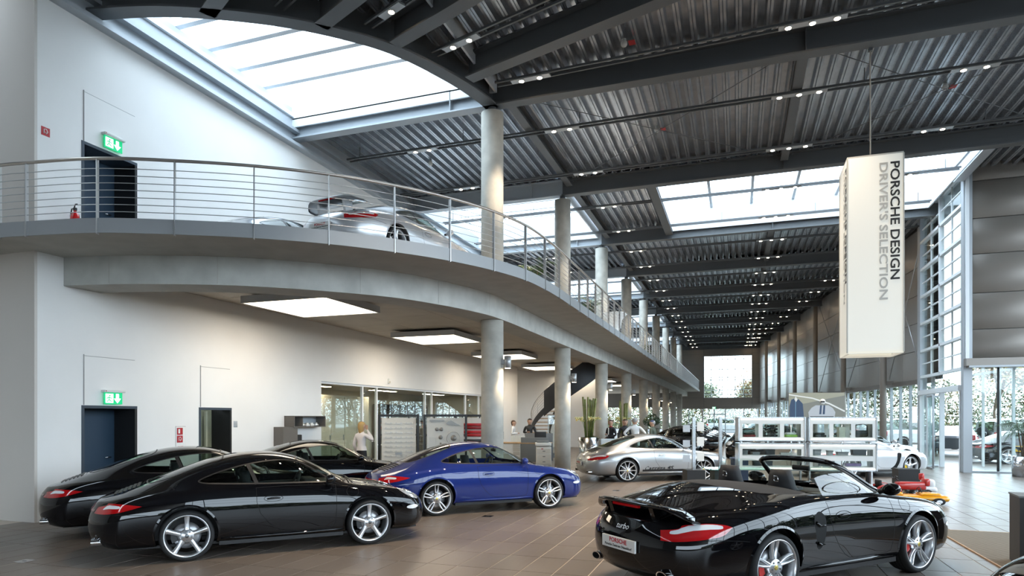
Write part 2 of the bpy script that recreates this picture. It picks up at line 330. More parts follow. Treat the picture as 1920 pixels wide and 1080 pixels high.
SKINS = {}
def skin_parts(kind, wide, tail):
    """split the half skin into its regions and mirror it; returns {region: (verts, faces, normals)} and the skin"""
    key = (kind, wide, tail)
    if key in SKINS: return SKINS[key]
    sk = Skin(car_net(kind, wide)); sc = 2.0; R = car_regions(kind, tail); names = [k for k in R if k != 'winall']
    vs, es, fs = [], [], []
    polys = []
    for nm in names:
        mode, pts = R[nm]
        if mode == 'mix':
            T, Bt, tip, wr_ = pts; fnd = lambda q: [tuple(float(z[0]) for z in sk.find(m_, [(p_, q_)])) for m_, p_, q_ in q]
            te = spline([(x, y, 0) for x, y in fnd(T+[tip])], 6); bo = spline([(x, y, 0) for x, y in fnd(Bt+[tip])], 6)
            if wr_ is None: lp = te+bo[-2::-1]
            else:
                t0, t1, w0, w1 = wr_; at_ = lambda L, t: L[int(t*(len(L)-1))].lerp(L[min(int(t*(len(L)-1))+1, len(L)-1)], t*(len(L)-1)-int(t*(len(L)-1)))
                lp = []
                for k_ in range(28):
                    u_ = 2*PI*k_/28; cu, su_ = math.cos(u_), math.sin(u_); ex = .45; cu = math.copysign(abs(cu)**ex, cu); su_ = math.copysign(abs(su_)**ex, su_)
                    t_ = (t0+t1)/2+(t1-t0)/2*cu; w_ = (w0+w1)/2+(w1-w0)/2*su_; lp.append(at_(bo, t_).lerp(at_(te, t_), w_))
            a = np.array([p.x for p in lp]); v = np.array([p.y for p in lp])
        else: a, v = sk.find(mode, pts)
        if mode == 'top':
            b = [p[1] < .001 for p in pts]; v = np.where(b, sk.J-1, v)
        o = len(vs); q = []
        if nm.startswith('arch'): a = np.append(a, [a[-1], a[0]]); v = np.append(v, [0, 0])
        for x, y in zip(a, v):
            if not q or math.dist(q[-1], (x*sc, y)) > .01: q.append((float(x*sc), float(y)))
        if math.dist(q[0], q[-1]) < .01: q.pop()
        if sum(q[i-1][0]*q[i][1]-q[i][0]*q[i-1][1] for i in range(len(q))) < 0: q.reverse()
        vs += q; fs.append(list(range(o, o+len(q)))); polys.append(np.array(q))
    con = np.array(vs); ds, dv = .13, .16
    S0, V0 = (sk.K-1)*sc, sk.J-1
    ga = np.linspace(0, S0, int(S0/(ds*sc))+1); gv = np.linspace(0, V0, int(V0/dv)+1)
    gp = np.stack(np.meshgrid(ga, gv, indexing='ij'), -1).reshape(-1, 2)
    dm = np.sqrt(((gp[:, None]-con[None])**2).sum(-1)).min(1)
    edge = (gp[:, 0] < 1e-6) | (gp[:, 0] > S0-1e-6) | (gp[:, 1] < 1e-6) | (gp[:, 1] > V0-1e-6)
    gp = gp[(dm > .07) | edge]; vs2 = [Vector(p) for p in vs]+[Vector((float(a), float(b))) for a, b in gp]
    ov, oe, of, _, _, orf = delaunay_2d_cdt(vs2, [], fs, 0, 1e-5)
    P2 = np.array([(p.x, p.y) for p in ov]); a, v = np.clip(P2[:, 0]/sc, 0, sk.K-1), np.clip(P2[:, 1], 0, V0)
    P = sk.ev(a, v); N = sk.nrm(a, v); N = N*sk.sgn(a, v, N)
    cy = (v > V0-1e-4) | (a < 1e-4) | (a > sk.K-1-1e-4); P[cy, 1] = 0; N[cy, 1] = 0
    order = ['arch_front', 'arch_rear', 'cockpit', 'tonneau', 'scoop', 'win', 'winr', 'ws', 'rw', 'head', 'ind', 'door']
    out = {}
    inn = lambda f, nm: nm in names and names.index(nm) in f
    for f, og in zip(of, orf):
        if len(f) != 3: continue
        reg = 'body'
        if inn(og, 'tail'): reg = 'tail'
        for nm in order:
            if inn(og, nm): reg = nm; break
        if reg == 'tail' and inn(og, 'tailw'): reg = 'tailw'
        out.setdefault(reg, []).append(f)
    res = {}
    for reg, F in out.items():
        F = np.array(F); t = P[F]; fn = np.cross(t[:, 1]-t[:, 0], t[:, 2]-t[:, 0]); flip = (fn*N[F].mean(1)).sum(1) < 0
        F[flip] = F[flip][:, ::-1]; idx, inv = np.unique(F, return_inverse=True); F = inv.reshape(F.shape)
        p, n = P[idx], N[idx]; m = np.array([1, -1, 1.]); k = len(p)
        # weld the centre line
        on = np.abs(p[:, 1]) < 1e-7; mp = np.where(on, np.arange(k), np.cumsum(~on)-1+k)
        res[reg] = (p, F, n, np.vstack([p, (p*m)[~on]]), np.vstack([F, mp[F][:, ::-1]]), np.vstack([n, (n*m)[~on]]))
    SKINS[key] = (res, sk, R); return SKINS[key]
def nmesh(name, p, F, n, mt):
    me = bpy.data.meshes.new(name); me.from_pydata(p.tolist(), [], F.tolist()); me.materials.append(mt)
    me.polygons.foreach_set('use_smooth', [True]*len(F)); me.update(); me.normals_split_custom_set_from_vertices(n.tolist()); return me
def ribbon(mb, sk, mode, pts, w, mt, off=.0006, closed=False, both=True):
    a, v = sk.find(mode, pts); n = sk.nrm(a, v); n = n*sk.sgn(a, v, n); p = sk.ev(a, v)
    t = np.roll(p, -1, 0)-np.roll(p, 1, 0)
    if not closed: t[0] = p[1]-p[0]; t[-1] = p[-1]-p[-2]
    sd = np.cross(t, n); sd /= np.linalg.norm(sd, axis=1, keepdims=True)+1e-9
    A, Bq = p+n*off+sd*w/2, p+n*off-sd*w/2
    for m in ((1, 1, 1), (1, -1, 1)) if both else ((1, 1, 1),):
        mb.strip([tuple(x*np.array(m)) for x in A], [tuple(x*np.array(m)) for x in Bq], mt, True, closed)

# materials of the cars
def car_mats():
    mat('paint_black', (.003,.003,.004), .5, 0, 1.0, spec=0., coat_rough=.0); mat('paint_blue', (.006,.020,.150), .45, .1, 1.0, spec=.1, coat_rough=0.)
    mat('paint_silver', (.42,.43,.44), .34, .75, 1.0); mat('paint_white_silver', (.62,.63,.65), .32, .6, 1.0)
    mat('paint_dark_blue', (.012,.018,.035), .28, .2, 1.0); mat('paint_anthracite', (.05,.053,.06), .3, .5, 1.0)
    mat('paint_yellow', (.75,.42,.01), .3, 0, 1.0); mat('paint_white', (.75,.76,.77), .3, 0, .8)
    mat('car_black_trim', (.008,.008,.009), .45); mat('car_rubber', (.012,.012,.013), .75); mat('car_interior', (.016,.016,.018), .7)
    mat('car_interior_light', (.35,.33,.30), .7); mat('soft_top', (.016,.015,.015), .9, bump=(400, .1))
    mat('alloy', (.72,.73,.75), .28, .9); mat('alloy_dark', (.16,.165,.17), .35, .8); mat('chrome', (.85,.86,.88), .06, 1.); mat('brake_steel', (.30,.30,.31), .35, .9)
    mat('caliper_red', (.55,.01,.008), .35, 0, .6); mat('caliper_black', (.02,.02,.022), .4); mat('caliper_yellow', (.8,.5,.01), .35)
    mat('lamp_red', (.42,.006,.008), .08, 0, 1.0); mat('lamp_white', (.78,.80,.82), .12, .1, 1.0); mat('lamp_amber', (.8,.35,.05), .1, 0, 1.0)
    mat('head_glass', (.55,.58,.60), .08, .5, 1.0); mat('plate_white', (.72,.72,.70), .4); mat('plate_red', (.5,.01,.02), .4); mat('plate_dark', (.03,.03,.03), .5)
    mat('paper', (.75,.75,.72), .7); mat('gap', (.001,.001,.001), .9); mat('badge', (.7,.55,.15), .3, .8)
    glass('car_glass', (.52,.60,.56)); glass('car_glass_clear', (.78,.86,.82)); glass('lamp_lens', (.9,.9,.9))

WH = {}
def wheel_mesh(style):
    if style in WH: return WH[style]
    al, ad = MATS['alloy'], MATS['alloy_dark']; out = {}
    t = MB(); R, w = TYRE, .125   # axis Y, outboard = -Y
    prof = [(.255,-.105),(.262,-.117),(.285,-.124),(.305,-.118),(.316,-.098),(.3215,-.07),(R,0),(.3215,.07),(.316,.098),(.305,.118),(.27,.122),(.25,.10)]
    t.lathe(prof, MATS['car_rubber'], 40, 'Y')
    for yy in (-.06, -.02, .02, .06): t.lathe([(R+.0005, yy-.004), (R+.0012, yy), (R+.0005, yy+.004)], MATS['gap'], 40, 'Y')
    out['tyre'] = t.mesh('tyre')
    r = MB(); r.lathe([(.252,-.104),(.268,-.113),(.270,-.118),(.262,-.121),(.254,-.114),(.247,-.095),(.238,-.07),(.232,.02),(.24,.10),(.252,.104)], al, 40, 'Y')
    y_h, y_r = -.088, -.098
    def spoke(a0, r0, r1, w0, wm, w1, mt=al, bow=.012, dy0=0., curve=0., rise=.010):
        n = 8; L = []
        for i in range(n+1):
            u = i/n; rr = r0+(r1-r0)*u; wd = w0*(1-u)**2+2*wm*u*(1-u)+w1*u*u; y = y_h+(y_r-y_h)*u+bow*math.sin(PI*u)+dy0
            a = a0+curve*math.sin(PI*u); cx, cz = rr*math.cos(a), rr*math.sin(a); tx, tz = -math.sin(a), math.cos(a)
            L.append([(cx-tx*wd, y+.030, cz-tz*wd), (cx-tx*wd, y+.006, cz-tz*wd), (cx-tx*wd*.45, y-rise*.8, cz-tz*wd*.45), (cx, y-rise, cz), (cx+tx*wd*.45, y-rise*.8, cz+tz*wd*.45), (cx+tx*wd, y+.006, cz+tz*wd), (cx+tx*wd, y+.030, cz+tz*wd)])
        vs = [p for l in L for p in l]; fs = [(i*7+k, i*7+k+1, (i+1)*7+k+1, (i+1)*7+k) for i in range(n) for k in range(6)]
        r.add(vs, fs, mt, True)
    for k in range(5):
        a = PI/2+k*2*PI/5
        if style == 'five': spoke(a, .03, .25, .044, .018, .036)
        elif style == 'twin':
            for sg in (-1, 1): spoke(a+sg*.11, .045, .25, .018, .016, .013, curve=sg*.06)
            spoke(a, .03, .10, .038, .03, .02)
        elif style == 'turbo':
            for sg in (-1, 1): spoke(a+sg*.12, .045, .25, .019, .012, .015, curve=sg*.05)
            spoke(a, .04, .252, .03, .016, .012, ad, dy0=.014)
        elif style == 'ten':
            for sg in (-1, 1): spoke(a+sg*PI/10, .03, .25, .022, .011, .015)
    hub = [(.0,y_h-.016),(.022,y_h-.016),(.028,y_h-.012),(.075,y_h-.008),(.084,y_h+.004),(.084,.03)]
    r.lathe(hub, al, 24, 'Y'); out['rim'] = r.mesh('rim')
    h = MB(); h.lathe([(0,y_h-.019),(.020,y_h-.0185),(.026,y_h-.015),(.026,y_h-.010)], MATS['alloy_dark'] if style == 'five' else MATS['badge'], 16, 'Y')
    for k in range(5):
        a = PI/2+PI/5+k*2*PI/5; h.cyl((.056*math.cos(a), y_h-.018, .056*math.sin(a)), (.056*math.cos(a), y_h, .056*math.sin(a)), .0095, MATS['alloy_dark'], 8)
    out['hub_cap'] = h.mesh('hub_cap')
    d = MB(); d.lathe([(.07,-.035),(.165,-.035),(.165,-.005),(.07,-.005)], MATS['brake_steel'], 32, 'Y'); d.lathe([(0,-.045),(.085,-.045),(.085,-.03)], MATS['alloy_dark'], 20, 'Y')
    out['brake_disc'] = d.mesh('brake_disc')
    for cn in ('red', 'black', 'yellow'):
        c = MB(); n = 8; pr = []
        for rr, y in ((.115,-.06),(.185,-.06),(.185,.02),(.115,.02)): pr.append((rr, y))
        c.lathe(pr+[pr[0]], MATS['caliper_'+cn], n, 'Y', a0=PI*.86, a1=PI*1.16, smooth=False)
        for aa in (PI*.86, PI*1.16): c.add([(q*math.cos(aa), y, q*math.sin(aa)) for q, y in pr], [(0,1,2,3)], MATS['caliper_'+cn])
        out['caliper_'+cn] = c.mesh('brake_caliper')
    WH[style] = out; return out

def recol(me, paint, tr={}):
    c = me.copy()
    for i, m in enumerate(c.materials):
        if m and m.name == 'paint_black' and paint is not MATS['paint_black']: c.materials[i] = paint
    return c
CARC = {}
def sports_car(name, label, loc, rz, paint='paint_black', kind='coupe', wheel='five', tail=2, wide=0., caliper='black', interior='car_interior', plate=True, wing=False, script=False, steer=0., cap=None, simple=False, group=None, clear=False, lid='slats'):
    """rear-engined sports car; +X is forward, origin on the floor between the axles"""
    P = MATS[paint]; blk = MATS['car_black_trim']; res, sk, R = skin_parts(kind, wide, tail)
    root = thing(name, label, 'car', loc, rz, group)
    def part(nm, me, par=root): return link(nm, me, par)
    key = (kind, wide, tail)
    def cached(k, fn):
        kk = key+(k,)
        if kk not in CARC: CARC[kk] = fn()
        return CARC[kk]
    def reg(nm, mt, full=True, side=0):
        p, F, n, p2, F2, n2 = res[nm]; m = np.array([1, -1, 1.])
        if full: return nmesh(nm, p2, F2, n2, mt)
        return nmesh(nm, p, F, n, mt) if side == 0 else nmesh(nm, p*m, F[:, ::-1], n*m, mt)
    black = MATS['paint_black']; glm = MATS['car_glass_clear' if clear else 'car_glass']
    part('body', recol(cached('body', lambda: reg('body', black)), P))
    sides = (0, 1)
    for sd in sides:
        d = part('door', recol(cached('door%d' % sd, lambda: reg('door', black, False, sd)), P))
        # handle: a bar over a shallow dish
        def hmesh():
            m = MB(); q, nn = sk.at('side', [(-.215,.735),(-.16,.74),(-.10,.742),(-.05,.74)], .012); f = 1 if sd == 0 else -1
            m.tube([(a[0], a[1]*f, a[2]) for a in q], [.010,.014,.014,.010], black, 8); return m.mesh('door_handle')
        if not simple:
            part('door_handle', recol(cached('hnd%d' % sd, hmesh), P), d)
            def dish():
                m = MB(); q, nn = sk.at('side', [(-.135+.12*math.cos(t), .74+.040*math.sin(t)) for t in np.linspace(0, 2*PI, 22, endpoint=False)], .0008); f = 1 if sd == 0 else -1
                m.tube([(a[0], a[1]*f, a[2]) for a in q], .003, MATS['gap'], 5, True); return m.mesh('handle_recess')
            part('handle_recess', cached('dish%d' % sd, dish), d)
        if 'win' in res:
            part('side_window', reg('win', glm, False, sd)); part('quarter_window', reg('winr', glm, False, sd))
        def lamp():
            p, F, n, *_ = res['tail']; f = np.array([1, 1 if sd == 0 else -1, 1.]); me = nmesh('tail_lamp', (p+n*.004)*f, F if sd == 0 else F[:, ::-1], n*f, MATS['lamp_red'])
            return me
        tl = part('tail_lamp', cached('lamp%d' % sd, lamp))
        def lampw():
            p, F, n, *_ = res['tailw']; f = np.array([1, 1 if sd == 0 else -1, 1.]); return nmesh('lens', (p+n*.004)*f, F if sd == 0 else F[:, ::-1], n*f, MATS['lamp_white'])
        if 'tailw' in res: part('clear_lens', cached('lampw%d' % sd, lampw), tl)
        def hd():
            p, F, n, *_ = res['head']; f = np.array([1, 1 if sd == 0 else -1, 1.]); return nmesh('headlamp', (p+n*.006)*f, F if sd == 0 else F[:, ::-1], n*f, MATS['head_glass'])
        h = part('headlamp', cached('head%d' % sd, hd))
        def hl():
            m = MB(); q, nn = sk.at('top', [(1.80,.655)], .004); f = 1 if sd == 0 else -1; c = Vector((q[0][0], q[0][1]*f, q[0][2])); nv = Vector((nn[0][0], nn[0][1]*f, nn[0][2]))
            for k, (rr, mt) in enumerate(((.085,'chrome'),(.055,'lamp_white'),(.03,'car_black_trim'))): m.cyl(c-nv*.01, c+nv*(.006+.003*k), rr, MATS[mt], 20)
            return m.mesh('lamp_bulb')
        part('lamp_bulb', cached('bulb%d' % sd, hl), h)
        def indm():
            p, F, n, *_ = res['ind']; f = np.array([1, 1 if sd == 0 else -1, 1.]); return nmesh('indicator', (p+n*.003)*f, F if sd == 0 else F[:, ::-1], n*f, MATS['lamp_white'])
        part('front_indicator', cached('ind%d' % sd, indm))
        # mirror
        def mir():
            m = MB(); f = 1 if sd == 0 else -1; bm = bmesh.new(); bmesh.ops.create_uvsphere(bm, u_segments=16, v_segments=10, radius=1)
            vs = []
            for v in bm.verts:
                x, y, z = v.co; x = max(x, -.55); vs.append((.60+.085*x-.02*y, (.905+.105*y)*f, .968+.068*z+.01*y))
            bm.verts.index_update(); fs = [[v.index for v in q.verts] for q in bm.faces]; bm.free()
            m.add(vs, fs, black, True); m.tube([(.60,.77*f,.93),(.605,.82*f,.945),(.60,.87*f,.965)], [.03,.024,.022], MATS['car_black_trim'], 8); return m.mesh('wing_mirror')
        mo = part('wing_mirror', recol(cached('mir%d' % sd, mir), P))
    if 'ws' in res: part('windscreen', reg('ws', glm)); part('rear_window', reg('rw', glm))
    # dark shut lines, window seals
    def lines():
        m = MB(); g = MATS['gap']; ribbon(m, sk, 'side', R['door'][1], .006, g, closed=True)
        if 'win' in R:
            ribbon(m, sk, 'side', R['winall'][1], .022, MATS['car_black_trim'], .002, True)
            ribbon(m, sk, 'side', dens([(-.335,.93),(-.36,1.0),(-.40,1.10),(-.44,1.19)], .03, False), .05, MATS['car_black_trim'], .003)
        if 'ws' in R:
            for k in ('ws', 'rw'): ribbon(m, sk, 'top', [p for p in R[k][1] if p[1] > .0], .02, MATS['car_black_trim'], .002)
        ribbon(m, sk, 'side', dens([(.70,.88),(.72,.92),(.80,.93)], .03, False), .005, g)
        ribbon(m, sk, 'top', dens([(1.93,.30),(1.80,.50),(1.6,.555),(1.3,.60),(1.08,.63)], .05, False), .005, g)
        ribbon(m, sk, 'top', dens([(1.955,-.001),(1.95,.2),(1.93,.30)], .05, False), .005, g)
        ribbon(m, sk, 'side', dens([(1.55,.56),(1.62,.575),(1.75,.585),(1.86,.575)], .04, False), .005, g)
        ribbon(m, sk, 'side', dens([(-1.545,.60),(-1.65,.615),(-1.85,.625),(-2.02,.62)], .04, False), .005, g)
        ribbon(m, sk, 'top', dens([(-1.68,.001),(-1.68,.36),(-1.75,.40),(-2.0,.40),(-2.15,.37)], .05, False), .005, g)
        ribbon(m, sk, 'side', [(.93+.085*math.cos(t), .775+.07*math.sin(t)) for t in np.linspace(0, 2*PI, 26, endpoint=False)], .005, g, closed=True)
        return m.mesh('shut_lines')
    part('panel_joint', cached('lines', lines))['kind'] = 'stuff'
    # wheel arch returns and wells, underbody
    def under():
        m = MB(); b = MATS['car_black_trim']
        m.prism([(1.95,-.60),(1.95,.60),(1.5,.72),(-1.5,.70),(-1.95,.60),(-1.95,-.60),(-1.5,-.70),(1.5,-.72)], .165, .20, b)
        m.box((.80,-.83,.165), (-.80,.83,.215), b)
        for x in (AX_F, AX_R):
            for f in (1, -1):
                o = arcp(x, .335, .375, -.25, PI+.25, 20); m.strip([(a, .60*f, c) for a, c in o], [(a, .84*f, c) for a, c in o], b, True)
                m.add([(a, .60*f, c) for a, c in o], [tuple(range(len(o)))], b)
        return m.mesh('underbody')
    part('underbody', cached('under', under))
    def lips(x, f):
        m = MB()
        if 1:
            o = arcp(x, .335, .362, -.12, PI+.12, 28); q, nn = sk.at('side', o)
            if 1:
                A = [(a[0], a[1]*f, a[2]) for a in q]
                outr = [(x+(a[0]-x)*1.006, a[1]*f+.008*f, .335+(a[2]-.335)*1.006) for a in q]; inr = [(a[0], (a[1]-.07)*f, a[2]) for a in q]
                big = sk.at('side', [(x+(u-x)*1.07, .335+(w-.335)*1.07) for u, w in o], .001)[0]
                m.strip([(a[0], a[1]*f, a[2]) for a in big], outr, black); m.strip(outr, inr, black)
        return m.mesh('arch_lip')
    for x in (AX_F, AX_R):
        for f in (1, -1): part('wheel_arch', recol(cached('lips%d%d' % (x > 0, f), lambda: lips(x, f)), P))
    def sill(f):
        m = MB()
        m.tube([(.80,.845*f,.255),(.3,.852*f,.25),(-.3,.852*f,.25),(-.78,.86*f,.255)], [.012,.02,.02,.014], black, 8)
        return m.mesh('sill')
    for f in (1, -1): part('sill', recol(cached('sill%d' % f, lambda: sill(f)), P))
    # wheels
    W = wheel_mesh(wheel); tr = {AX_F: .76, AX_R: .785+wide*.8}
    for x in (AX_F, AX_R):
        for f in (-1, 1):
            t = part('wheel', W['tyre']); t.location = (x, f*(tr[x]), AX_Z); t.rotation_euler = (0, random.uniform(-.3, .3) if x == AX_R else random.uniform(-.3, .3), 0)
            t.rotation_euler = (0, 0, (0 if f < 0 else PI)+(steer if x == AX_F else 0))
            for k, nm in (('rim','rim'),('hub_cap','hub_cap'),('brake_disc','brake_disc'),('caliper_'+caliper,'brake_caliper')): part(nm, W[k], t)
    # cabin
    def cabin():
        m = MB(); it = MATS[interior]; ck = MATS['car_interior']
        m.box((.85,-.66,.22), (-1.0,.66,.27), ck); m.bbox((.92,-.68,.60), (.50,.68,.86), .06, ck); m.bbox((.62,.18,.80), (.42,.56,.90), .04, ck)
        for f in (1, -1): m.bbox((.75,.66*f,.30), (-.95,.72*f,.84), .02, it)
        m.bbox((.35,-.10,.25), (-.75,.10,.52), .03, ck); m.bbox((-.72,-.60,.25), (-1.25,.60,.80 if kind == 'coupe' else .78), .08, ck)
        return m.mesh('cabin')
    part('cabin', cached('cabin'+interior, cabin))
    if not simple:
        def seat():
            m = MB(); it = MATS[interior]
            m.bbox((.26,-.25,.30), (-.26,.25,.47), .06, it, 3)
            for f in (-1, 1): m.bbox((.24,.20*f,.34), (-.24,.285*f,.52), .04, it, 3)
            pts = [(-.20,.42,.26),(-.27,.62,.27),(-.34,.82,.245),(-.385,.94,.16),(-.40,1.04,.135),(-.405,1.11,.10)]
            L = []
            for x, z, w in pts: L.append([(x+.06,-w*.8,z),(x+.02,-w,z),(x-.05,-w*.9,z),(x-.07,0,z),(x-.05,w*.9,z),(x+.02,w,z),(x+.06,w*.8,z),(x+.045,0,z)])
            n = 8; vs = [p for l in L for p in l]; fs = [(i*n+k, i*n+(k+1)%n, (i+1)*n+(k+1)%n, (i+1)*n+k) for i in range(len(L)-1) for k in range(n)]+[tuple(range((len(L)-1)*n, len(L)*n))]
            m.add(vs, fs, it, True); m.tube([(-.478,-.03,.99),(-.482,-.022,1.045),(-.482,.022,1.045),(-.478,.03,.99)], .006, MATS['chrome'], 6, True)
            return m.mesh('seat')
        for f in (-1, 1):
            so = part('seat', cached('seat'+interior, seat)); so.location = (-.05, .36*f, -.03 if kind == 'coupe' else .07)
        def sw():
            m = MB(); c = Vector((.33,.36,.82)); ax = Vector((-.92,0,.38)).normalized(); u = Vector((0,1,0)); w = ax.cross(u)
            m.tube([c+u*.185*math.cos(t)+w*.185*math.sin(t) for t in np.linspace(0, 2*PI, 28, endpoint=False)], .015, MATS['car_interior'], 8, True)
            for a in (0, PI*.5, PI): m.cyl(c-ax*.02, c+u*.18*math.cos(a)+w*-.18*math.sin(a), .014, MATS['car_interior'], 6)
            m.cyl(c-ax*.05, c+ax*.012, .055, MATS['car_interior'], 14); m.cyl(c-ax*.2, c-ax*.04, .03, MATS['car_interior'], 8); return m.mesh('steering_wheel')
        part('steering_wheel', cached('sw', sw))
        def imir():
            m = MB(); m.bbox((.30,-.12,1.12), (.33,.12,1.18), .02, MATS['car_black_trim']); m.cyl((.31,0,1.17), (.33,0,1.225), .01, MATS['car_black_trim'], 6); return m.mesh('m')
        part('rear_view_mirror', cached('imir', imir))
        def wip():
            m = MB(); surf = Skin(car_net('coupe')) if kind == 'cab' else sk
            for y0 in (.42, -.12):
                q, nn = surf.at('top', [(.985-.02*abs(y), abs(y)) for y in np.linspace(y0, y0-.50, 6)], .018)
                m.tube([(a[0], y, a[2]) for a, y in zip(q, np.linspace(y0, y0-.50, 6))], .009, MATS['car_black_trim'], 5)
            return m.mesh('wiper')
        part('wiper', cached('wip', wip))
        # engine lid vents
        if lid == 'slats' and kind == 'coupe':
            def vents():
                m = MB()
                for k in range(6):
                    x = -1.72-.052*k; w = .33-.012*k; ys = np.linspace(-w, w, 9); q, nn = sk.at('top', [(x, abs(y)) for y in ys], .001); q2, _ = sk.at('top', [(x-.034, abs(y)) for y in ys], .010)
                    A = [(a[0], y, a[2]) for a, y in zip(q, ys)]; Bq = [(a[0], y, a[2]) for a, y in zip(q2, ys)]
                    m.strip(A, Bq, MATS['car_black_trim']); q3, _ = sk.at('top', [(x-.036, abs(y)) for y in ys], .0005); m.strip(Bq, [(a[0], y, a[2]) for a, y in zip(q3, ys)], MATS['gap'])
                return m.mesh('vent')
            part('engine_vent', cached('vents', vents))
        # exhaust tips
        def exh(f):
            m = MB()
            if 1:
                for dy in ((0,) if tail == 1 and kind == 'cab' else (-.045, .045)):
                    e = 1.8 if (tail == 1 and kind == 'cab') else 1.15; r0 = .042; c = (-2.19, (.52)*f+dy, .275)
                    o = [(c[1]+r0*e*math.cos(t), c[2]+r0*math.sin(t)) for t in np.linspace(0, 2*PI, 20, endpoint=False)]; i = [(c[1]+(a-c[1])*.82, c[2]+(b-c[2])*.82) for a, b in o]
                    m.strip([(-2.02,a,b) for a, b in o], [(-2.235,a,b) for a, b in o], MATS['chrome'], True, True); m.strip([(-2.235,a,b) for a, b in o], [(-2.235,a,b) for a, b in i], MATS['chrome'], True, True)
                    m.strip([(-2.235,a,b) for a, b in i], [(-2.10,a,b) for a, b in i], MATS['gap'], True, True); m.add([(-2.12,a,b) for a, b in i], [tuple(range(20))], MATS['gap'])
            return m.mesh('exhaust_tip')
        for f in (-1, 1): part('exhaust_tip', cached('exh%d' % f, lambda: exh(f)))
        def bump():
            m = MB()
            for f in (1, -1):
                q, nn = sk.at('front', [(.32+.26*u, .30-.02*u) for u in np.linspace(0, 1, 6)], .004); q2, _ = sk.at('front', [(.34+.24*u, .385-.03*u) for u in np.linspace(0, 1, 6)], .004)
                m.strip([(a[0], a[1]*f, a[2]) for a in q], [(a[0], a[1]*f, a[2]) for a in q2], MATS['car_black_trim'])
            q, nn = sk.at('front', [(y, .27) for y in np.linspace(0, .24, 6)], .004); q2, _ = sk.at('front', [(y, .35) for y in np.linspace(0, .24, 6)], .004)
            for f in (1, -1): m.strip([(a[0], a[1]*f, a[2]) for a in q], [(a[0], a[1]*f, a[2]) for a in q2], MATS['car_black_trim'])
            return m.mesh('intake')
        part('front_intake', cached('bump', bump))
    if 'tonneau' in res: part('top_cover', reg('tonneau', MATS['soft_top']))
    for sd in sides:
        if 'scoop' not in res: break
        so_ = part('side_intake', reg('scoop', MATS['gap'], False, sd))
        if kind == 'cab':
            def fins(pp):
                m = MB(); f = 1 if sd == 0 else -1
                if 1:
                    q, nn = sk.at('side', pp, .006); m.tube([(a[0], a[1]*f, a[2]) for a in q], [.016,.013,.006], black, 6)
                return m.mesh('fin')
            for pp in ([(-.60,.70),(-.54,.665),(-.45,.66)], [(-.58,.50),(-.52,.475),(-.46,.475)]): part('intake_fin', fins(pp), so_)
    if kind == 'cab':
        cres, csk, cR = skin_parts('coupe', 0., tail)
        def cw(nm, full=True, sd=0):
            p, F, n, p2, F2, n2 = cres[nm]; m = np.array([1, -1, 1.])
            if full: return nmesh(nm, p2, F2, n2, MATS['car_glass_clear'])
            return nmesh(nm, p, F, n, MATS['car_glass_clear']) if sd == 0 else nmesh(nm, p*m, F[:, ::-1], n*m, MATS['car_glass_clear'])
        part('windscreen', cw('ws'))
        fr = MB(); q, nn = csk.at('top', [p for p in cR['ws'][1] if p[1] > 0 and p[0] < .95], -.004)
        q = [tuple(a) for a in q if a[2] > .88]; q.sort(key=lambda a: (a[1] < .52 and a[2] > 1.18, -a[0] if a[2] < 1.2 else -a[1]))
        half = [a for a in q]; up = [a for a in half if a[2] < 1.205]; up.sort(key=lambda a: a[2]); tp = [a for a in half if a[2] >= 1.205]; tp.sort(key=lambda a: -a[1])
        path = up+tp; path = path+[(a[0], -a[1], a[2]) for a in path[::-1]]
        fr.tube(path, .030, black, 8); part('windscreen_frame', recol(fr.mesh('frame'), P))
        for sd in sides: part('side_window', cw('win', False, sd))
        pp = MB(); pp.quad((.30,-.55,1.02), (.30,-.33,1.02), (.46,-.33,.92), (.46,-.57,.92), MATS['paper']); part('price_sheet', pp.mesh('sheet'))
        pp = MB(); pp.quad((.32,-.30,1.03), (.32,-.10,1.03), (.48,-.10,.93), (.48,-.30,.93), MATS['paper']); part('price_sheet', pp.mesh('sheet'))
        tb = text_mesh('turbo', .085, MATS['chrome'], .002, shear=.3); to = part('badge', tb); q, nn = sk.at('rear', [(.0,.665)], .006); to.location = (q[0][0]-.004, 0, .668); to.rotation_euler = (PI/2-.35, 0, -PI/2)
    if kind == 'gt':
        cres, csk, cR = skin_parts('coupe', 0., tail); m3 = np.array([1, -1, 1.])
        tf = lambda p: np.stack([p[:, 0]-.04, p[:, 1]*1.05, np.where(p[:, 2] > .6, .6+(p[:, 2]-.6)*.80, p[:, 2])], 1)
        p, F, n, p2, F2, n2 = cres['ws']; part('windscreen', nmesh('ws', tf(p2), F2, n2, glm))
        p, F, n, *_ = cres['win']
        for sd in sides: part('side_window', nmesh('win', tf(p) if sd == 0 else tf(p*m3), F if sd == 0 else F[:, ::-1], n if sd == 0 else n*m3, glm))
        q, nn = csk.at('side', [a for a in cR['win'][1] if a[0] > -.34 and a[1] > .94], -.002); q = tf(np.array(q)); o_ = np.argsort(-q[:, 0])
        for f in (1, -1): fr = MB(); fr.tube([(q[i][0], q[i][1]*f, q[i][2]) for i in o_], .018, black, 6); part('window_frame', recol(fr.mesh('frame'), P))
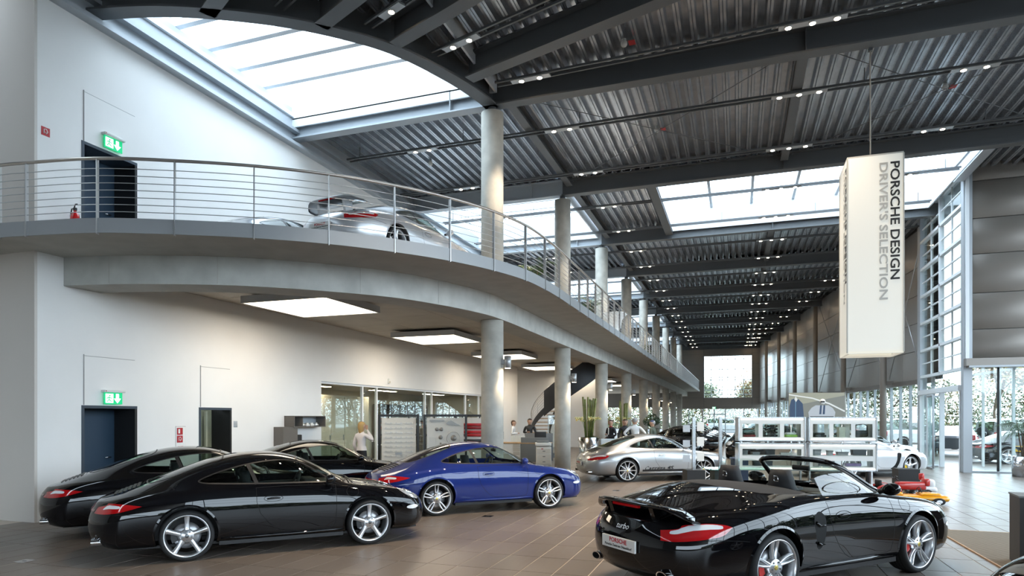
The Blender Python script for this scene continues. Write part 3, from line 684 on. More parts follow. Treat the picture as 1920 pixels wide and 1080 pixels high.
    if wing:
        zw, xw, ch, sp = wing
        m = MB(); L = []; ys = np.linspace(-sp, sp, 21)
        for y in ys:
            u = abs(y)/sp; c = ch*(1-.45*u**4); x0 = xw+ch*.5-.10*u**2*0; dz = .018*(1-u*u)-(.10*max(0, u-.72)/.28 if u > .72 else 0)*(1 if zw < .95 else .6); th = .022*(1-.4*u)
            xx = x0+(.12*max(0, u-.6))
            L.append([(xx,y,zw+dz-.01),(xx-c*.35,y,zw+dz+th),(xx-c*.8,y,zw+dz+th*1.1+.012),(xx-c,y,zw+dz+.030),(xx-c*1.0,y,zw+dz+.012),(xx-c*.8,y,zw+dz-th*.5),(xx-c*.35,y,zw+dz-th)])
        n = 7; vs = [p for l in L for p in l]; fs = [(i*n+k, i*n+(k+1)%n, (i+1)*n+(k+1)%n, (i+1)*n+k) for i in range(20) for k in range(n)]+[tuple(range(n)), tuple(range(20*n, 21*n))]
        m.add(vs, fs, black, True); wo = part('rear_wing', recol(m.mesh('rear_wing'), P if zw < .95 else MATS['paint_silver']))
        m = MB()
        q, nn = sk.at('top', [(xw+.02, sp*.45)], -.03); zb = q[0][2]
        for f in (1, -1):
            m = MB(); m.prism([(xw+.12, zb), (xw+.10, zw+.005), (xw-.12, zw+.01), (xw-.06, zb-.05)], sp*.45*f-.03, sp*.45*f+.03, black, 'Y'); part('wing_strut', recol(m.mesh('strut'), P), wo)
        m = MB(); xe = xw+ch*.5-ch*.97; m.box((xe-.012,-.20,zw-.002), (xe+.02,.20,zw+.022), MATS['lamp_red']); part('brake_light', m.mesh('brake_light'), wo)
    if script:
        m = MB(); ribbon(m, sk, 'side', [(x, .315) for x in np.linspace(-.72, .79, 20)], .055, MATS['car_black_trim'], .003, False, False)
        m.xf(Matrix.Diagonal((1,-1,1,1))); part('side_stripe', m.mesh('stripe'))
        tm = text_mesh('Carrera 4S', .155, MATS['car_black_trim'], .001, 'LEFT', .35, 1.25, .002)
        to = part('script_lettering', tm); to['kind'] = 'stuff'; to.location = (-.66, -.889, .372); to.rotation_euler = (PI/2, 0, 0)
    if tail == 2 and kind == 'coupe' and not simple:
        def band():
            m = MB(); ys = np.linspace(-.48, .48, 15)
            q, _ = sk.at('rear', [(abs(y), .648) for y in ys], .003); q2, _ = sk.at('rear', [(abs(y), .672) for y in ys], .003)
            m.strip([(a[0], y, a[2]) for a, y in zip(q, ys)], [(a[0], y, a[2]) for a, y in zip(q2, ys)], MATS['lamp_red']); return m.mesh('reflector')
        part('reflector_band', cached('band', band))
    if plate:
        zc = .50; q, nn = sk.at('rear', [(.0, zc)], 0); xb = q[0][0]
        m = MB(); m.box((xb-.022,-.26,zc-.058), (xb-.002,.26,zc+.058), MATS['plate_white']); po = part('number_plate', m.mesh('number_plate'))
        for tx, sz, dz, mt in (('PORSCHE', .062, .022, 'plate_red'), ('Porsche Zentrum Düsseldorf', .034, -.028, 'plate_dark')):
            k = ('txt', tx)
            if k not in CARC: CARC[k] = text_mesh(tx, sz, MATS[mt], .001, bold=.0006 if sz < .05 else .001, spacing=1.05)
            to = part('plate_lettering', CARC[k], po); to.location = (xb-.0235, 0, zc+dz); to.rotation_euler = (PI/2, 0, -PI/2)
    return root, sk
# ------------------------------------------------------------------ setting
car_mats()
def proj(p):
    c, s = math.cos(TH), math.sin(TH); r = c*p[0]+s*p[1]; w = -s*p[0]+c*p[1]
    return (960+F_PX*r/w, HOR-F_PX*(p[2]-EYE)/w, w) if w > .3 else (-1e5, -1e5, -1)
steel = mat('steel_dark', (.12,.125,.13), .5, .2); steel_l = mat('steel_light', (.42,.45,.48), .45, .2); white_steel = mat('white_steel', (.80,.83,.86), .4)  # steel_light is raised to put skylight into the gallery beams' colour
wall_white = mat('wall_white', (.80,.785,.765), .85, noise=(1.2, .02)); wall_grey = mat('wall_grey', (.62,.575,.53), .85)
concrete = mat('concrete', (.50,.48,.43), .8, noise=(3.0, .16, 6), bump=(60, .12)); concrete_s = mat('concrete_soffit', (.45,.44,.405), .85, noise=(2.5, .08, 5))
concrete_b = mat('concrete_beam', (.50,.50,.47), .8, noise=(2.2, .14, 6), bump=(40, .1))
ceil_panel = mat('ceiling_board', (.52,.475,.41), .8, noise=(1.5, .06)); deck_m = mat('deck_metal', (.50,.53,.57), .27, .8, noise=(6., .12))
clad = mat('cladding', (.17,.16,.15), .5, .35); clad_l = mat('cladding_light', (.235,.21,.187), .38, .35); rail_m = mat('rail_steel', (.55,.55,.55), .3, .8); fascia_m = mat('fascia', (.34,.35,.36), .5, .3)
grout = mat('grout', (.70,.62,.54), .8); inox = mat('inox', (.62,.63,.65), .18, 1.)
pane = glass('pane', (.93,.97,.96)); pane_sky = glass('skylight_pane', (.97,.99,1.)); dark_door = mat('door_blue', (.018,.042,.075), .5); black_m = mat('black_matt', (.008,.008,.009), .6)
def tile_mat():
    m = mat('floor_tile', (.1,.09,.08), .30, spec=.45); nt = m.node_tree; p = nt.nodes['Principled BSDF']
    g = nt.nodes.new('ShaderNodeNewGeometry'); mp = nt.nodes.new('ShaderNodeMapping'); mp.inputs['Scale'].default_value = (9, 1.2, 1)
    n = nt.nodes.new('ShaderNodeTexNoise'); n.inputs['Scale'].default_value = 2.; n.inputs['Detail'].default_value = 6
    v = nt.nodes.new('ShaderNodeTexWhiteNoise'); v.noise_dimensions = '3D'
    sn = nt.nodes.new('ShaderNodeVectorMath'); sn.operation = 'SNAP'; sn.inputs[1].default_value = (.407, .814, 10)
    ad = nt.nodes.new('ShaderNodeVectorMath'); ad.inputs[1].default_value = (40.7+.007, 81.4+.007, 5)
    nt.links.new(g.outputs['Position'], ad.inputs[0]); nt.links.new(ad.outputs[0], sn.inputs[0]); nt.links.new(sn.outputs[0], v.inputs['Vector'])
    nt.links.new(g.outputs['Position'], mp.inputs[0]); nt.links.new(mp.outputs[0], n.inputs['Vector'])
    mx = nt.nodes.new('ShaderNodeMix'); mx.data_type = 'RGBA'; mx.inputs['A'].default_value = (.125,.102,.085,1); mx.inputs['B'].default_value = (.20,.166,.139,1)
    a2 = nt.nodes.new('ShaderNodeMath'); a2.operation = 'MULTIPLY_ADD'; a2.inputs[1].default_value = .35; nt.links.new(v.outputs['Value'], a2.inputs[0])
    s2 = nt.nodes.new('ShaderNodeMath'); s2.operation = 'MULTIPLY'; s2.inputs[1].default_value = .75; nt.links.new(n.outputs['Fac'], s2.inputs[0]); nt.links.new(s2.outputs[0], a2.inputs[2])
    nt.links.new(a2.outputs[0], mx.inputs['Factor']); nt.links.new(mx.outputs['Result'], p.inputs['Base Color'])
    mr = nt.nodes.new('ShaderNodeMath'); mr.operation = 'MULTIPLY_ADD'; mr.inputs[1].default_value = .12; mr.inputs[2].default_value = .27; nt.links.new(n.outputs['Fac'], mr.inputs[0]); nt.links.new(mr.outputs[0], p.inputs['Roughness'])
    return m
tile_m = tile_mat()

XL, XC, YC0, PITCH = -11.5, -5.71, 14.95, 6.8
ZB, ZD = 9.45, 10.0                      # beam underside, deck underside
ZF, ZU = 4.90, 4.71                      # balcony floor, fascia underside
YE = 76.5
xr = lambda y: 5.16-.115*(y-48.7)+.35    # slanted long wall on the right
# floor
fl = struct(MB().box((-20,-14,-.2), (14,78,-.006), grout).obj('floor'))
TW, TL = .407, .814
tm = MB().box((.0065,.0065,-.006), (TW-.0065,TL-.0065,0), tile_m).mesh('floor_tile')
cand = []; rest = MB()
for i in range(-47, 34):
    for j in range(-17, 94):
        x, y = i*TW, j*TL
        if x < -17.5 or x > 13: continue
        if x < XL-.4 and y < 34: continue
        q = proj((x+TW/2, y+TL/2, 0)); cand.append((q[2] if (-30 < q[0] < 1950 and 0 < q[1] < 1110 and q[2] > 0) else 1e4, x, y))
cand.sort()
for d, x, y in cand[:290]: link('floor_tile', tm, fl, (x, y, 0))
for d, x, y in cand[290:]:
    rest.add([(x+.004,y+.004,0),(x+TW-.004,y+.004,0),(x+TW-.004,y+TL-.004,0),(x+.004,y+TL-.004,0)], [(0,1,2,3)], tile_m)
    if d < 40: rest.box((x+.004,y+.004,-.006), (x+TW-.004,y+TL-.004,-.0005), tile_m)
rt = rest.obj('floor_tile', fl); rt['kind'] = 'stuff'
for k, (x, y) in enumerate(((-8.55,5.75),(-2.85,16.1),(-4.35,11.15),(-.68,6.75))):
    s = thing('floor_box', ['square metal floor socket near the leftmost black coupe','flush metal floor socket in front of the silver coupe','flush metal floor socket beside the blue coupe','round metal floor socket behind the black convertible'][k], 'floor socket', (x, y, 0))
    MB().box((-.09,-.09,.0005), (.09,.09,.004), inox).obj('lid', s); MB().box((-.03,-.01,.004), (.03,.01,.006), steel).obj('grip', s)

# walls -------------------------------------------------------------
def wall_x(name, x0, x1, spans, z0, z1, mt, holes):
    """wall slab between x0..x1 along Y with rectangular holes (ya, yb, za, zb)"""
    m = MB(); y0, y1 = spans; cuts = sorted({y0, y1, *[h[0] for h in holes], *[h[1] for h in holes]})
    for a, b in zip(cuts, cuts[1:]):
        hs = sorted([h for h in holes if h[0] <= a+1e-6 and h[1] >= b-1e-6], key=lambda h: h[2]); z = z0
        for h in hs:
            if h[2] > z: m.box((x0,a,z), (x1,b,h[2]), mt)
            z = h[3]
        if z < z1: m.box((x0,a,z), (x1,b,z1), mt)
    return struct(m.obj(name))
D1, D2, DU = (8.8, 9.88, 0, 2.0), (11.58, 12.48, 0, 2.0), (8.8, 9.88, ZF, ZF+2.02)
OFF = (16.1, 30.0, 0, 2.88)
wl = wall_x('wall_left', XL-.25, XL, (7.95, 34.0), 0, 9.25, wall_white, [D1, D2, DU, OFF])
wn = struct(MB().box((-19,7.95,0), (XL-.25,8.25,10.4), wall_grey).box((-19,7.90,0), (XL,7.949,10.4), wall_grey).obj('wall_near_left'))
struct(MB().box((XL-.25,34,0), (-16.4,34.25,10), wall_white).obj('wall_back_office'))
wall_x('wall_back_left', -16.65, -16.4, (34.25, YE), 0, 10.2, wall_white, [(43+4.1*i, 46.6+4.1*i, .9, 2.7) for i in range(8)])
struct(MB().box((XL-.25,34,4.9), (XL,YE,9.25), wall_white).obj('wall_upper_left'))
for nm, h, leaf in (('door_1', D1, dark_door), ('door_3', DU, dark_door)):
    d = struct(MB().box((XL-.60,h[0],h[2]), (XL-.55,h[1],h[3]), leaf).obj(nm)); y0, y1, z0, z1 = h
    MB().box((XL-.55,y1-.005,z0), (XL+.01,y1+.05,z1), black_m).obj('jamb', d); MB().box((XL-.55,y0-.05,z0), (XL+.01,y0+.005,z1), mat('frame_blue', (.03,.045,.065), .5)).obj('jamb', d)
    MB().box((XL-.55,y0-.05,z1-.005), (XL+.012,y1+.05,z1+.05), MATS['frame_blue']).obj('door_frame', d); MB().tube([(XL-.55,y1-.12,z0+1.02),(XL-.50,y1-.12,z0+1.02),(XL-.50,y1-.25,z0+1.02)], .011, inox, 8).obj('door_handle', d)
    MB().box((XL-.002,y0-.012,z1+.06), (XL+.012,y0+.003,z1+1.0), mat('joint', (.35,.34,.33), .8)).box((XL-.002,y0,z1+.97), (XL+.004,y1,z1+.98), MATS['joint']).obj('lintel_joint', d)
    if nm == 'door_3': MB().box((XL-.004,y0+.003,z1+.05), (XL+.004,y1,z1+.97), wall_white).obj('lintel_panel', d)
olive = mat('olive_wall', (.20,.20,.13), .8, noise=(4, .15))
d = struct(MB().box((XL-.60,D2[0]-.9,0), (XL-.55,D2[1]+.02,2.1), olive).obj('door_2'))
MB().box((XL-.55,D2[1]-.005,0), (XL+.01,D2[1]+.05,2.0), black_m).obj('jamb', d); MB().box((XL-.25,D2[0]-.05,0), (XL+.01,D2[0]+.005,2.0), MATS['frame_blue']).obj('jamb', d)
MB().box((XL-.25,D2[0]-.05,1.995), (XL+.012,D2[1]+.05,2.05), MATS['frame_blue']).obj('door_frame', d); MB().box((XL-.5,D2[1]-.30,0), (XL-.44,D2[1]-.24,1.97), mat('leaf_olive', (.33,.33,.24), .6)).obj('door_leaf', d)
MB().tube([(XL-.44,D2[1]-.27,1.0),(XL-.38,D2[1]-.27,1.0),(XL-.38,D2[1]-.36,1.0)], .012, black_m, 8).obj('door_handle', d)
MB().box((XL-.002,D2[0]-.012,2.06), (XL+.012,D2[0]+.003,3.0), MATS['joint']).box((XL-.002,D2[0],2.97), (XL+.004,D2[1],2.98), MATS['joint']).obj('lintel_joint', d)
# closing shell behind the frame: back wall with windows, glazed side
struct(MB().box((-19,-14,0), (14,-13.7,1.0), clad_l).box((-19,-14,4.2), (14,-13.7,10.4), clad_l).box((-19,-14,1.0), (-8,-13.7,4.2), clad_l).obj('wall_behind'))
struct(MB().box((-19.2,-14,0), (-19,8.2,10.4), wall_grey).obj('wall_side_near'))
# right: wall beside the entrance facing the viewer
YW, XT = 25.1, 7.05
we = struct(MB().box((XT,YW+.06,3.76), (14,YW+.35,10.4), clad).obj('wall_entrance'))
zs = [3.76,4.70,5.89,7.17,8.34,9.57,10.3]
for a, b in zip(zs, zs[1:]):
    for x0, x1 in ((XT+.12,10.2),(10.2,13.9)): MB().bbox((x0+.008,YW,a+.012), (x1-.008,YW+.06,b-.012), .006, clad_l, 1).obj('cladding_panel', we)
MB().box((XT-.02,YW-.30,3.50), (14,YW,3.74), clad_l).obj('awning_rail', we); MB().box((XT+.05,YW-.34,3.44), (14,YW-.02,3.50), steel_l).obj('awning_rail', we)
MB().box((XT-.03,YW-.05,0), (XT+.22,YW+.22,10.4), steel_l).obj('corner_post', we); MB().box((XT+.02,YW-.10,3.7), (XT+.12,YW+.02,10.4), white_steel).obj('corner_post', we)
w2 = struct(MB().box((XT+.2,YW+.0,0), (14,YW+.2,.06), steel_l).obj('window_2'))
for k, (x0, x1) in enumerate(((XT+.24,8.0),(8.05,10.4),(10.45,13.9))):
    MB().box((x0,YW+.08,.06), (x1,YW+.095,3.5), pane).obj('pane', w2)
    MB().box((x1,YW+.04,.06), (x1+.045,YW+.14,3.5), black_m if k == 0 else steel_l).obj('mullion', w2)
w3 = struct(MB().box((13.9,-13.7,0), (14.05,YW,.25), steel_l).box((13.9,-13.7,10.0), (14.05,YW,10.4), clad).obj('window_3'))
for k in range(13): MB().box((13.92,-13.7+3.2*k,.25), (14.02,-13.58+3.2*k,10.0), steel_l).obj('mullion', w3)
for z in (2.6,5.0,7.5): MB().box((13.92,-13.7,z), (14.02,YW,z+.08), steel_l).obj('transom', w3)
# entrance tower: two-storey glass grid along the hall
w1 = struct(MB().box((XT-.03,30.45,0), (XT+.22,30.85,10.0), steel_l).obj('window_1'))
ys = [YW+.2, 27.85, 30.45]; zt = [3.45,4.5,5.6,6.7,7.8,8.9,9.95]
MB().box((XT,YW+.2,9.95), (XT+.2,30.45,10.4), steel_l).obj('transom', w1)
for z in zt[:-1]: MB().box((XT-.02,YW+.2,z-.05), (XT+.14,30.45,z+.05), white_steel).obj('transom', w1)
for y in (27.85,): MB().box((XT-.02,y-.06,3.45), (XT+.14,y+.06,9.95), white_steel).obj('mullion', w1)
for a, b in zip(zt, zt[1:]):
    for y0, y1 in zip(ys, ys[1:]):
        MB().box((XT+.05,y0+.05,a+.05), (XT+.065,y1-.05,b-.05), pane).obj('pane', w1)
        MB().box((XT+.03,(y0+y1)/2-.02,a+.05), (XT+.09,(y0+y1)/2+.02,b-.05), white_steel).obj('mullion', w1)
        MB().box((XT+.03,y0+.05,(a+b)/2-.02), (XT+.09,y1-.05,(a+b)/2+.02), white_steel).obj('glazing_bar', w1)
# outer frame layer of the entrance hood
oh = tag(link('entrance_hood', None), 'pale steel outer frame of the glazed entrance', 'frame')
for z in (3.4,5.0,6.6,8.2,9.8): MB().box((XT+1.5,YW+.4,z), (XT+1.58,30.6,z+.08), white_steel).obj('rail', oh)
for y in (YW+.5,26.8,28.4,30.5): MB().box((XT+1.5,y,0), (XT+1.58,y+.08,9.9), white_steel).obj('post', oh)
# far wall
fw = struct(MB().box((-17,YE,2.95), (-3.6,YE+.3,10.4), clad).box((1.5,YE,2.95), (4,YE+.3,10.4), clad).box((-3.6,YE,2.95), (1.5,YE+.3,4.0), clad).box((-3.6,YE,8.7), (1.5,YE+.3,10.4), clad).obj('wall_far'))
for a, b in ((2.97,4.0),(4.0,5.25),(5.25,6.5),(6.5,7.75),(7.75,8.95),(8.95,10.0)):
    for x0, x1 in ((-7.0,-3.62),(1.52,2.9)): MB().box((x0+.02,YE-.06,a+.02), (x1-.02,YE,b-.02), clad_l).obj('cladding_panel', fw)
for a, b in ((2.97,4.0),(8.72,10.0)):
    MB().box((-3.58,YE-.06,a+.02), (1.48,YE,b-.02), clad_l).obj('cladding_panel', fw)
w4 = struct(MB().box((-3.6,YE,3.98), (1.5,YE+.2,4.03), white_steel).box((-3.6,YE,8.67), (1.5,YE+.2,8.72), white_steel).box((-3.62,YE,4), (-3.57,YE+.2,8.7), white_steel).box((1.47,YE,4), (1.52,YE+.2,8.7), white_steel).obj('window_4'))
MB().box((-1.09,YE+.05,4), (-1.03,YE+.12,8.7), white_steel).obj('mullion', w4); MB().box((-3.6,YE+.05,6.25), (1.5,YE+.12,6.31), white_steel).obj('transom', w4)
for x0, x1 in ((-3.57,-1.09),(-1.03,1.47)):
    for a, b in ((4.03,6.25),(6.31,8.67)): MB().box((x0,YE+.08,a), (x1,YE+.09,b), pane).obj('pane', w4)
for x in (-2.9,-2.0,-1.7,-.3,.6): MB().box((x,YE+1.5,3.5), (x+.07,YE+1.57,9.5), white_steel).obj('outer_post', w4)
for z in (4.4,4.9,6.05,7.25,8.4): MB().box((-4,YE+1.5,z), (2,YE+1.57,z+.07), white_steel).obj('outer_rail', w4)
w5 = struct(MB().box((-6,YE-.02,2.75), (2.6,YE+.1,2.95), clad_l).obj('window_5'))
for x in (-5.3,-3.75,-2.55,-1.35,.6,2.1): MB().box((x,YE,0), (x+.10,YE+.1,2.75), steel_l).obj('mullion', w5)
MB().box((-3.7,YE,2.1), (-1.3,YE+.1,2.2), steel_l).obj('transom', w5)
for x0, x1 in ((-5.2,-3.75),(-3.65,-2.55),(-2.45,-1.35),(-1.25,.6),(.7,2.1)): MB().box((x0,YE+.04,.05), (x1,YE+.05,2.72), pane).obj('pane', w5)
# right long wall, slanted: cladding above a ribbon of glass
def rpt(y, off=0): return Vector((xr(y)+off, y, 0))
wr = struct(MB().add([(xr(30.8)+.1,30.8,3.4),(xr(YE)+.1,YE,3.4),(xr(YE)+.1,YE,10.4),(xr(30.8)+.1,30.8,10.4),(xr(30.8)+.35,30.8,3.4),(xr(YE)+.35,YE,3.4),(xr(YE)+.35,YE,10.4),(xr(30.8)+.35,30.8,10.4)], [(0,1,2,3),(7,6,5,4),(0,4,5,1),(3,2,6,7)], clad).obj('wall_right'))
AR = math.atan2(YE-30.8, xr(YE)-xr(30.8)); LR = math.hypot(YE-30.8, xr(YE)-xr(30.8)); R0 = Vector((xr(30.8), 30.8, 0))
npan = 14; pw = LR/npan; pm = [MB().box((.01,-.03,a+.012), (pw-.01,.03,b-.012), mat('cladding_hall', (.40,.37,.34), .3, .3)).mesh('cladding_panel') for a, b in ((3.45,4.7),(4.7,5.9),(5.9,7.1),(7.1,8.3),(8.3,9.9))]  # cladding colour lightened here to make up for weak light on this wall
dv = Vector((math.cos(AR), math.sin(AR), 0))
for i in range(npan):
    for m in pm: link('cladding_panel', m, wr, R0+dv*pw*i, AR)
w6 = struct(link('window_6', MB().box((0,-.08,3.25), (LR,.08,3.45), clad_l).box((0,-.06,0), (LR,.06,.12), steel_l).mesh('window_6'), None, R0, AR))
mm = MB().box((-.03,-.06,.12), (.03,.06,3.25), steel_l).mesh('mullion'); gm = MB().box((.035,-.005,.12), (LR/38-.035,.005,3.25), pane).mesh('pane')
for i in range(38): link('mullion', mm, w6, (LR/38*i,0,0)); link('pane', gm, w6, (LR/38*i,0,0))
rc = None
for k in range(6):
    y = 35.3+6.8*k; p = (xr(y)-.45, y, 0); lb = '%s brown round steel column along the right window wall' % ORD[k]
    if rc is None:
        rc = thing('steel_column', lb, 'column', p, 0, 'steel columns on the right'); MB().cyl((0,0,0), (0,0,9.4), .15, mat('column_brown', (.38,.345,.31), .4, .2), 20).obj('shaft', rc); MB().cyl((0,0,0), (0,0,.02), .24, steel, 20).obj('base_plate', rc)
        MB().box((0,-.06,3.35), (.45,.06,3.55), clad_l).obj('bracket', rc)
    else: dup(rc, lb, p)
for k, (ya, yb) in enumerate(((31.2,35.1),(35.5,41.9),(42.3,48.7))):
    t = thing('wind_brace', ['pair of thin crossed brace rods beside the glazed entrance','pair of crossed brace rods behind the hanging light box','pair of crossed brace rods beyond the hanging light box'][k], 'brace', (0,0,0), 0, 'crossed wind braces')
    for z0, z1 in ((3.6,9.4),(9.4,3.6)): MB().cyl((xr(ya)-.25,ya,z0), (xr(yb)-.25,yb,z1), .02, rail_m, 6).obj('brace_rod', t)

# roof ----------------------------------------------------------------
ring = [(-13.2,8.75),(-12.07,8.91),(-10.26,9.35),(-8.7,10.12),(-7.61,10.95),(-6.74,11.95),(-6.12,13.3),(-5.80,14.4),(-5.71,15.0)]
ringp = [Vector((p.x, p.y, 0)) for p in spline([(a, b, 0) for a, b in ring], 6)]
def ring_y(x):
    for a, b in zip(ringp, ringp[1:]):
        if a.x <= x <= b.x: return a.y+(b.y-a.y)*(x-a.x)/(b.x-a.x+1e-9)
    return -14.
ceil_o = struct(MB().box((-19.2,-14,10.35), (-13.4,8.1,10.5), black_m).obj('ceiling'))
def deck(x0, x1, f0, f1, nm='roof_deck_sheet'):
    per = .30; m = MB(); n = int(round((x1-x0)/per)); A, Bq = [], []
    for i in range(n):
        for dx, z in ((0,0),(.045,0),(.055,.022),(.065,0),(.115,0),(.145,.15),(.265,.15)):
            x = x0+(x1-x0)*(i+dx/per)/n; A.append((x, f0(x), ZD+z)); Bq.append((x, f1(x), ZD+z))
    A.append((x1, f0(x1), ZD)); Bq.append((x1, f1(x1), ZD)); m.strip(A, Bq, deck_m, False); return m.obj(nm, ceil_o)
yk = [YC0+PITCH*k for k in range(10)]
deck(-12.3, XC, lambda x: -14, lambda x: ring_y(x)); deck(XC, 14, lambda x: -14, lambda x: yk[0])
deck(XC, 14, lambda x: yk[0], lambda x: yk[1])
SKY_R = (-2.6, 6.9)
deck(XC, SKY_R[0]-.3, lambda x: yk[1], lambda x: yk[2]); deck(SKY_R[1], 14, lambda x: yk[1], lambda x: YW+.1)
for k in range(2, 9): deck(XC, xr(yk[k])+.3 if k > 2 else 7.3, lambda x: yk[k], lambda x: yk[k+1] if k < 8 else YE)
for k in (0, 2, 4, 6, 8): deck(XL-.1, XC, lambda x: yk[k], lambda x: yk[k+1] if k < 8 else YE)
def ibeam(name, a, b, z0=ZB, z1=ZD-.01, fw=.30, parent=None, mt=None, stiff=()):
    mt = mt or steel; a = Vector((a[0], a[1], 0)); b = Vector((b[0], b[1], 0)); L = (b-a).length; m = MB()
    m.box((0,-fw/2,z0), (L,fw/2,z0+.035), mt).box((0,-.012,z0+.035), (L,.012,z1-.035), mt).box((0,-fw/2,z1-.035), (L,fw/2,z1), mt)
    for s_ in stiff: m.box((s_,-fw/2,z0+.035), (s_+.02,fw/2,z1-.035), mt)
    o = m.obj(name, parent); o.location = a; o.rotation_euler = (0,0,math.atan2(b.y-a.y, b.x-a.x)); return o
for k in range(10):
    x1 = 14 if k <= 1 else (7.2 if k == 2 else xr(yk[k])+.1)
    tag(ibeam('roof_beam', (XC,yk[k]), (x1,yk[k]), stiff=(7.05,)), 'dark steel roof beam spanning the hall from the %s concrete column' % ORD[k], 'beam', 'roof beams across the hall')
    lit = k in (0,1,2,3,4,5,6,7,8)  # lighter steel copy: skylight put into the colour of these dark beams
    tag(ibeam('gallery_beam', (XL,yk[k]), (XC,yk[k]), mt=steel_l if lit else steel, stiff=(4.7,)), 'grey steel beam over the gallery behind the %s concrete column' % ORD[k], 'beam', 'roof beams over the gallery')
# second flange above the first gallery beam (edge of the skylight)
fan = [((-5.73,13.54),(-22,-17)),((-6.64,11.78),(-22,0)),((-7.69,10.75),(-24,0)),((-9.5,9.72),(-30,0))]
for k, ((x, y), (an, _)) in enumerate(fan):
    a = math.radians((-17.2,-21.7,-24,-28)[k]); L = min(19., (14-x)/math.cos(a)); yb = y+L*math.sin(a)
    tag(ibeam('roof_beam', (x,y), (x+L*math.cos(a), yb)), 'dark steel roof beam fanning out from the curved ring beam, %s from the first column' % ORD[k], 'beam', 'fanned roof beams')
m = MB(); n_ = []
for i, p in enumerate(ringp):
    t = (ringp[min(i+1, len(ringp)-1)]-ringp[max(i-1, 0)]).normalized(); n_.append(Vector((t.y, -t.x, 0)))
def offs(d, z): return [(p.x+n.x*d, p.y+n.y*d, z) for p, n in zip(ringp, n_)]
def band(d0, z0, d1, z1, mt): m.strip(offs(d0, z0), offs(d1, z1), mt)
band(-.17,ZB,.17,ZB,steel); band(-.17,ZB,-.17,ZB+.04,steel); band(.17,ZB,.17,ZB+.04,steel); band(-.17,ZB+.04,.17,ZB+.04,steel); band(.0,ZB,.0,10.55,steel); band(-.17,10.5,.17,10.5,steel)
tag(m.obj('ring_beam'), 'dark curved steel ring beam edging the big skylight above the gallery', 'beam')
rg = None
for k, x in enumerate((XC+.3, 1.35)):
    t = thing('purlin', ['long dark steel girder along the row of concrete columns','long dark steel girder along the middle of the hall roof'][k], 'beam')
    for j in range(0, 9):
        if k == 1 and j == 1: continue
        ibeam('girder_section', (x,yk[j]+.2), (x,yk[j+1]-.2), ZB+.25, ZD-.02, .22, t)
tag(ibeam('skylight_edge_beam', (SKY_R[0]-.15,yk[1]+.15), (SKY_R[0]-.15,yk[2]-.15), ZB+.15, ZD+.1, .3), 'dark steel trimmer beam at the left end of the right-hand skylight', 'beam')
tag(ibeam('skylight_edge_beam', (SKY_R[1],yk[1]+.15), (SKY_R[1],YW), ZB+.15, ZD+.1, .3, mt=steel_l), 'grey steel trimmer beam where the right-hand skylight meets the entrance', 'beam')
# skylights: light curb, bars, panes
curb = mat('curb_white', (.78,.81,.84), .6)
def skylight(n, x0, x1, y0, y1, zg, nb, along, dome=False):
    w = struct(MB().box((x0-.05,y0-.05,ZD-.25), (x0,y1+.05,zg+.05), curb).box((x1,y0-.05,ZD-.25), (x1+.05,y1+.05,zg+.05), curb).box((x0,y0-.05,ZD-.25), (x1,y0,zg+.05), curb).box((x0,y1,ZD-.25), (x1,y1+.05,zg+.05), curb).obj('window_%d' % n))
    for i in range(nb):
        t0 = i/nb; t1 = (i+1)/nb
        if along == 'Y':
            xa, xb = x0+(x1-x0)*t0, x0+(x1-x0)*t1; MB().box((xa+.04,y0,zg), (xb-.04,y1,zg+.02), pane_sky).obj('pane', w)
            if i: MB().box((xa-.05,y0,zg-.16), (xa+.05,y1,zg+.04), white_steel if n == 7 else steel_l).obj('glazing_bar', w)
        else:
            ya, yb = y0+(y1-y0)*t0, y0+(y1-y0)*t1; MB().box((x0,ya+.04,zg), (x1,yb-.04,zg+.02), pane_sky).obj('pane', w)
            if i: MB().box((x0,ya-.07,zg-.10), (x1,ya+.07,zg+.04), white_steel).obj('glazing_bar', w)
    return w
skylight(7, XL-.15, -5.6, 8.3, 14.8, 10.5, 7, 'X')
skylight(8, SKY_R[0], SKY_R[1]-.1, yk[1]+.25, yk[2]-.2, 10.75, 6, 'Y')
for i, k in enumerate((1, 3, 5, 7)): skylight(9+i, XL-.1, XC-.15, yk[k]+.2, yk[k+1]-.2, 10.8, 7, 'X')
# edge steel over the left wall
eb = thing('wall_top_beam', 'grey steel edge beam along the top of the white gallery wall', 'beam')
MB().box((XL-.3,8,9.20), (XL+.22,YE,9.28), steel_l).obj('lower_flange', eb); MB().box((XL-.28,8,9.28), (XL-.02,YE,10.3), steel_l).obj('web', eb)
MB().box((XL-.3,8,9.62), (XL+.14,YE,9.70), steel_l).obj('middle_flange', eb); MB().box((XL-.3,8,10.02), (XL+.05,14.8,10.12), white_steel).obj('upper_flange', eb)
# roof plates closing the deck above the cladding
struct(MB().box((-17,34,10.2), (XL,YE+.3,10.3), black_m).box((-19.2,8.1,10.4), (XL-.2,34.2,10.5), black_m).box((6.85,YW,10.3), (14,31,10.4), black_m).obj('ceiling_edge'))

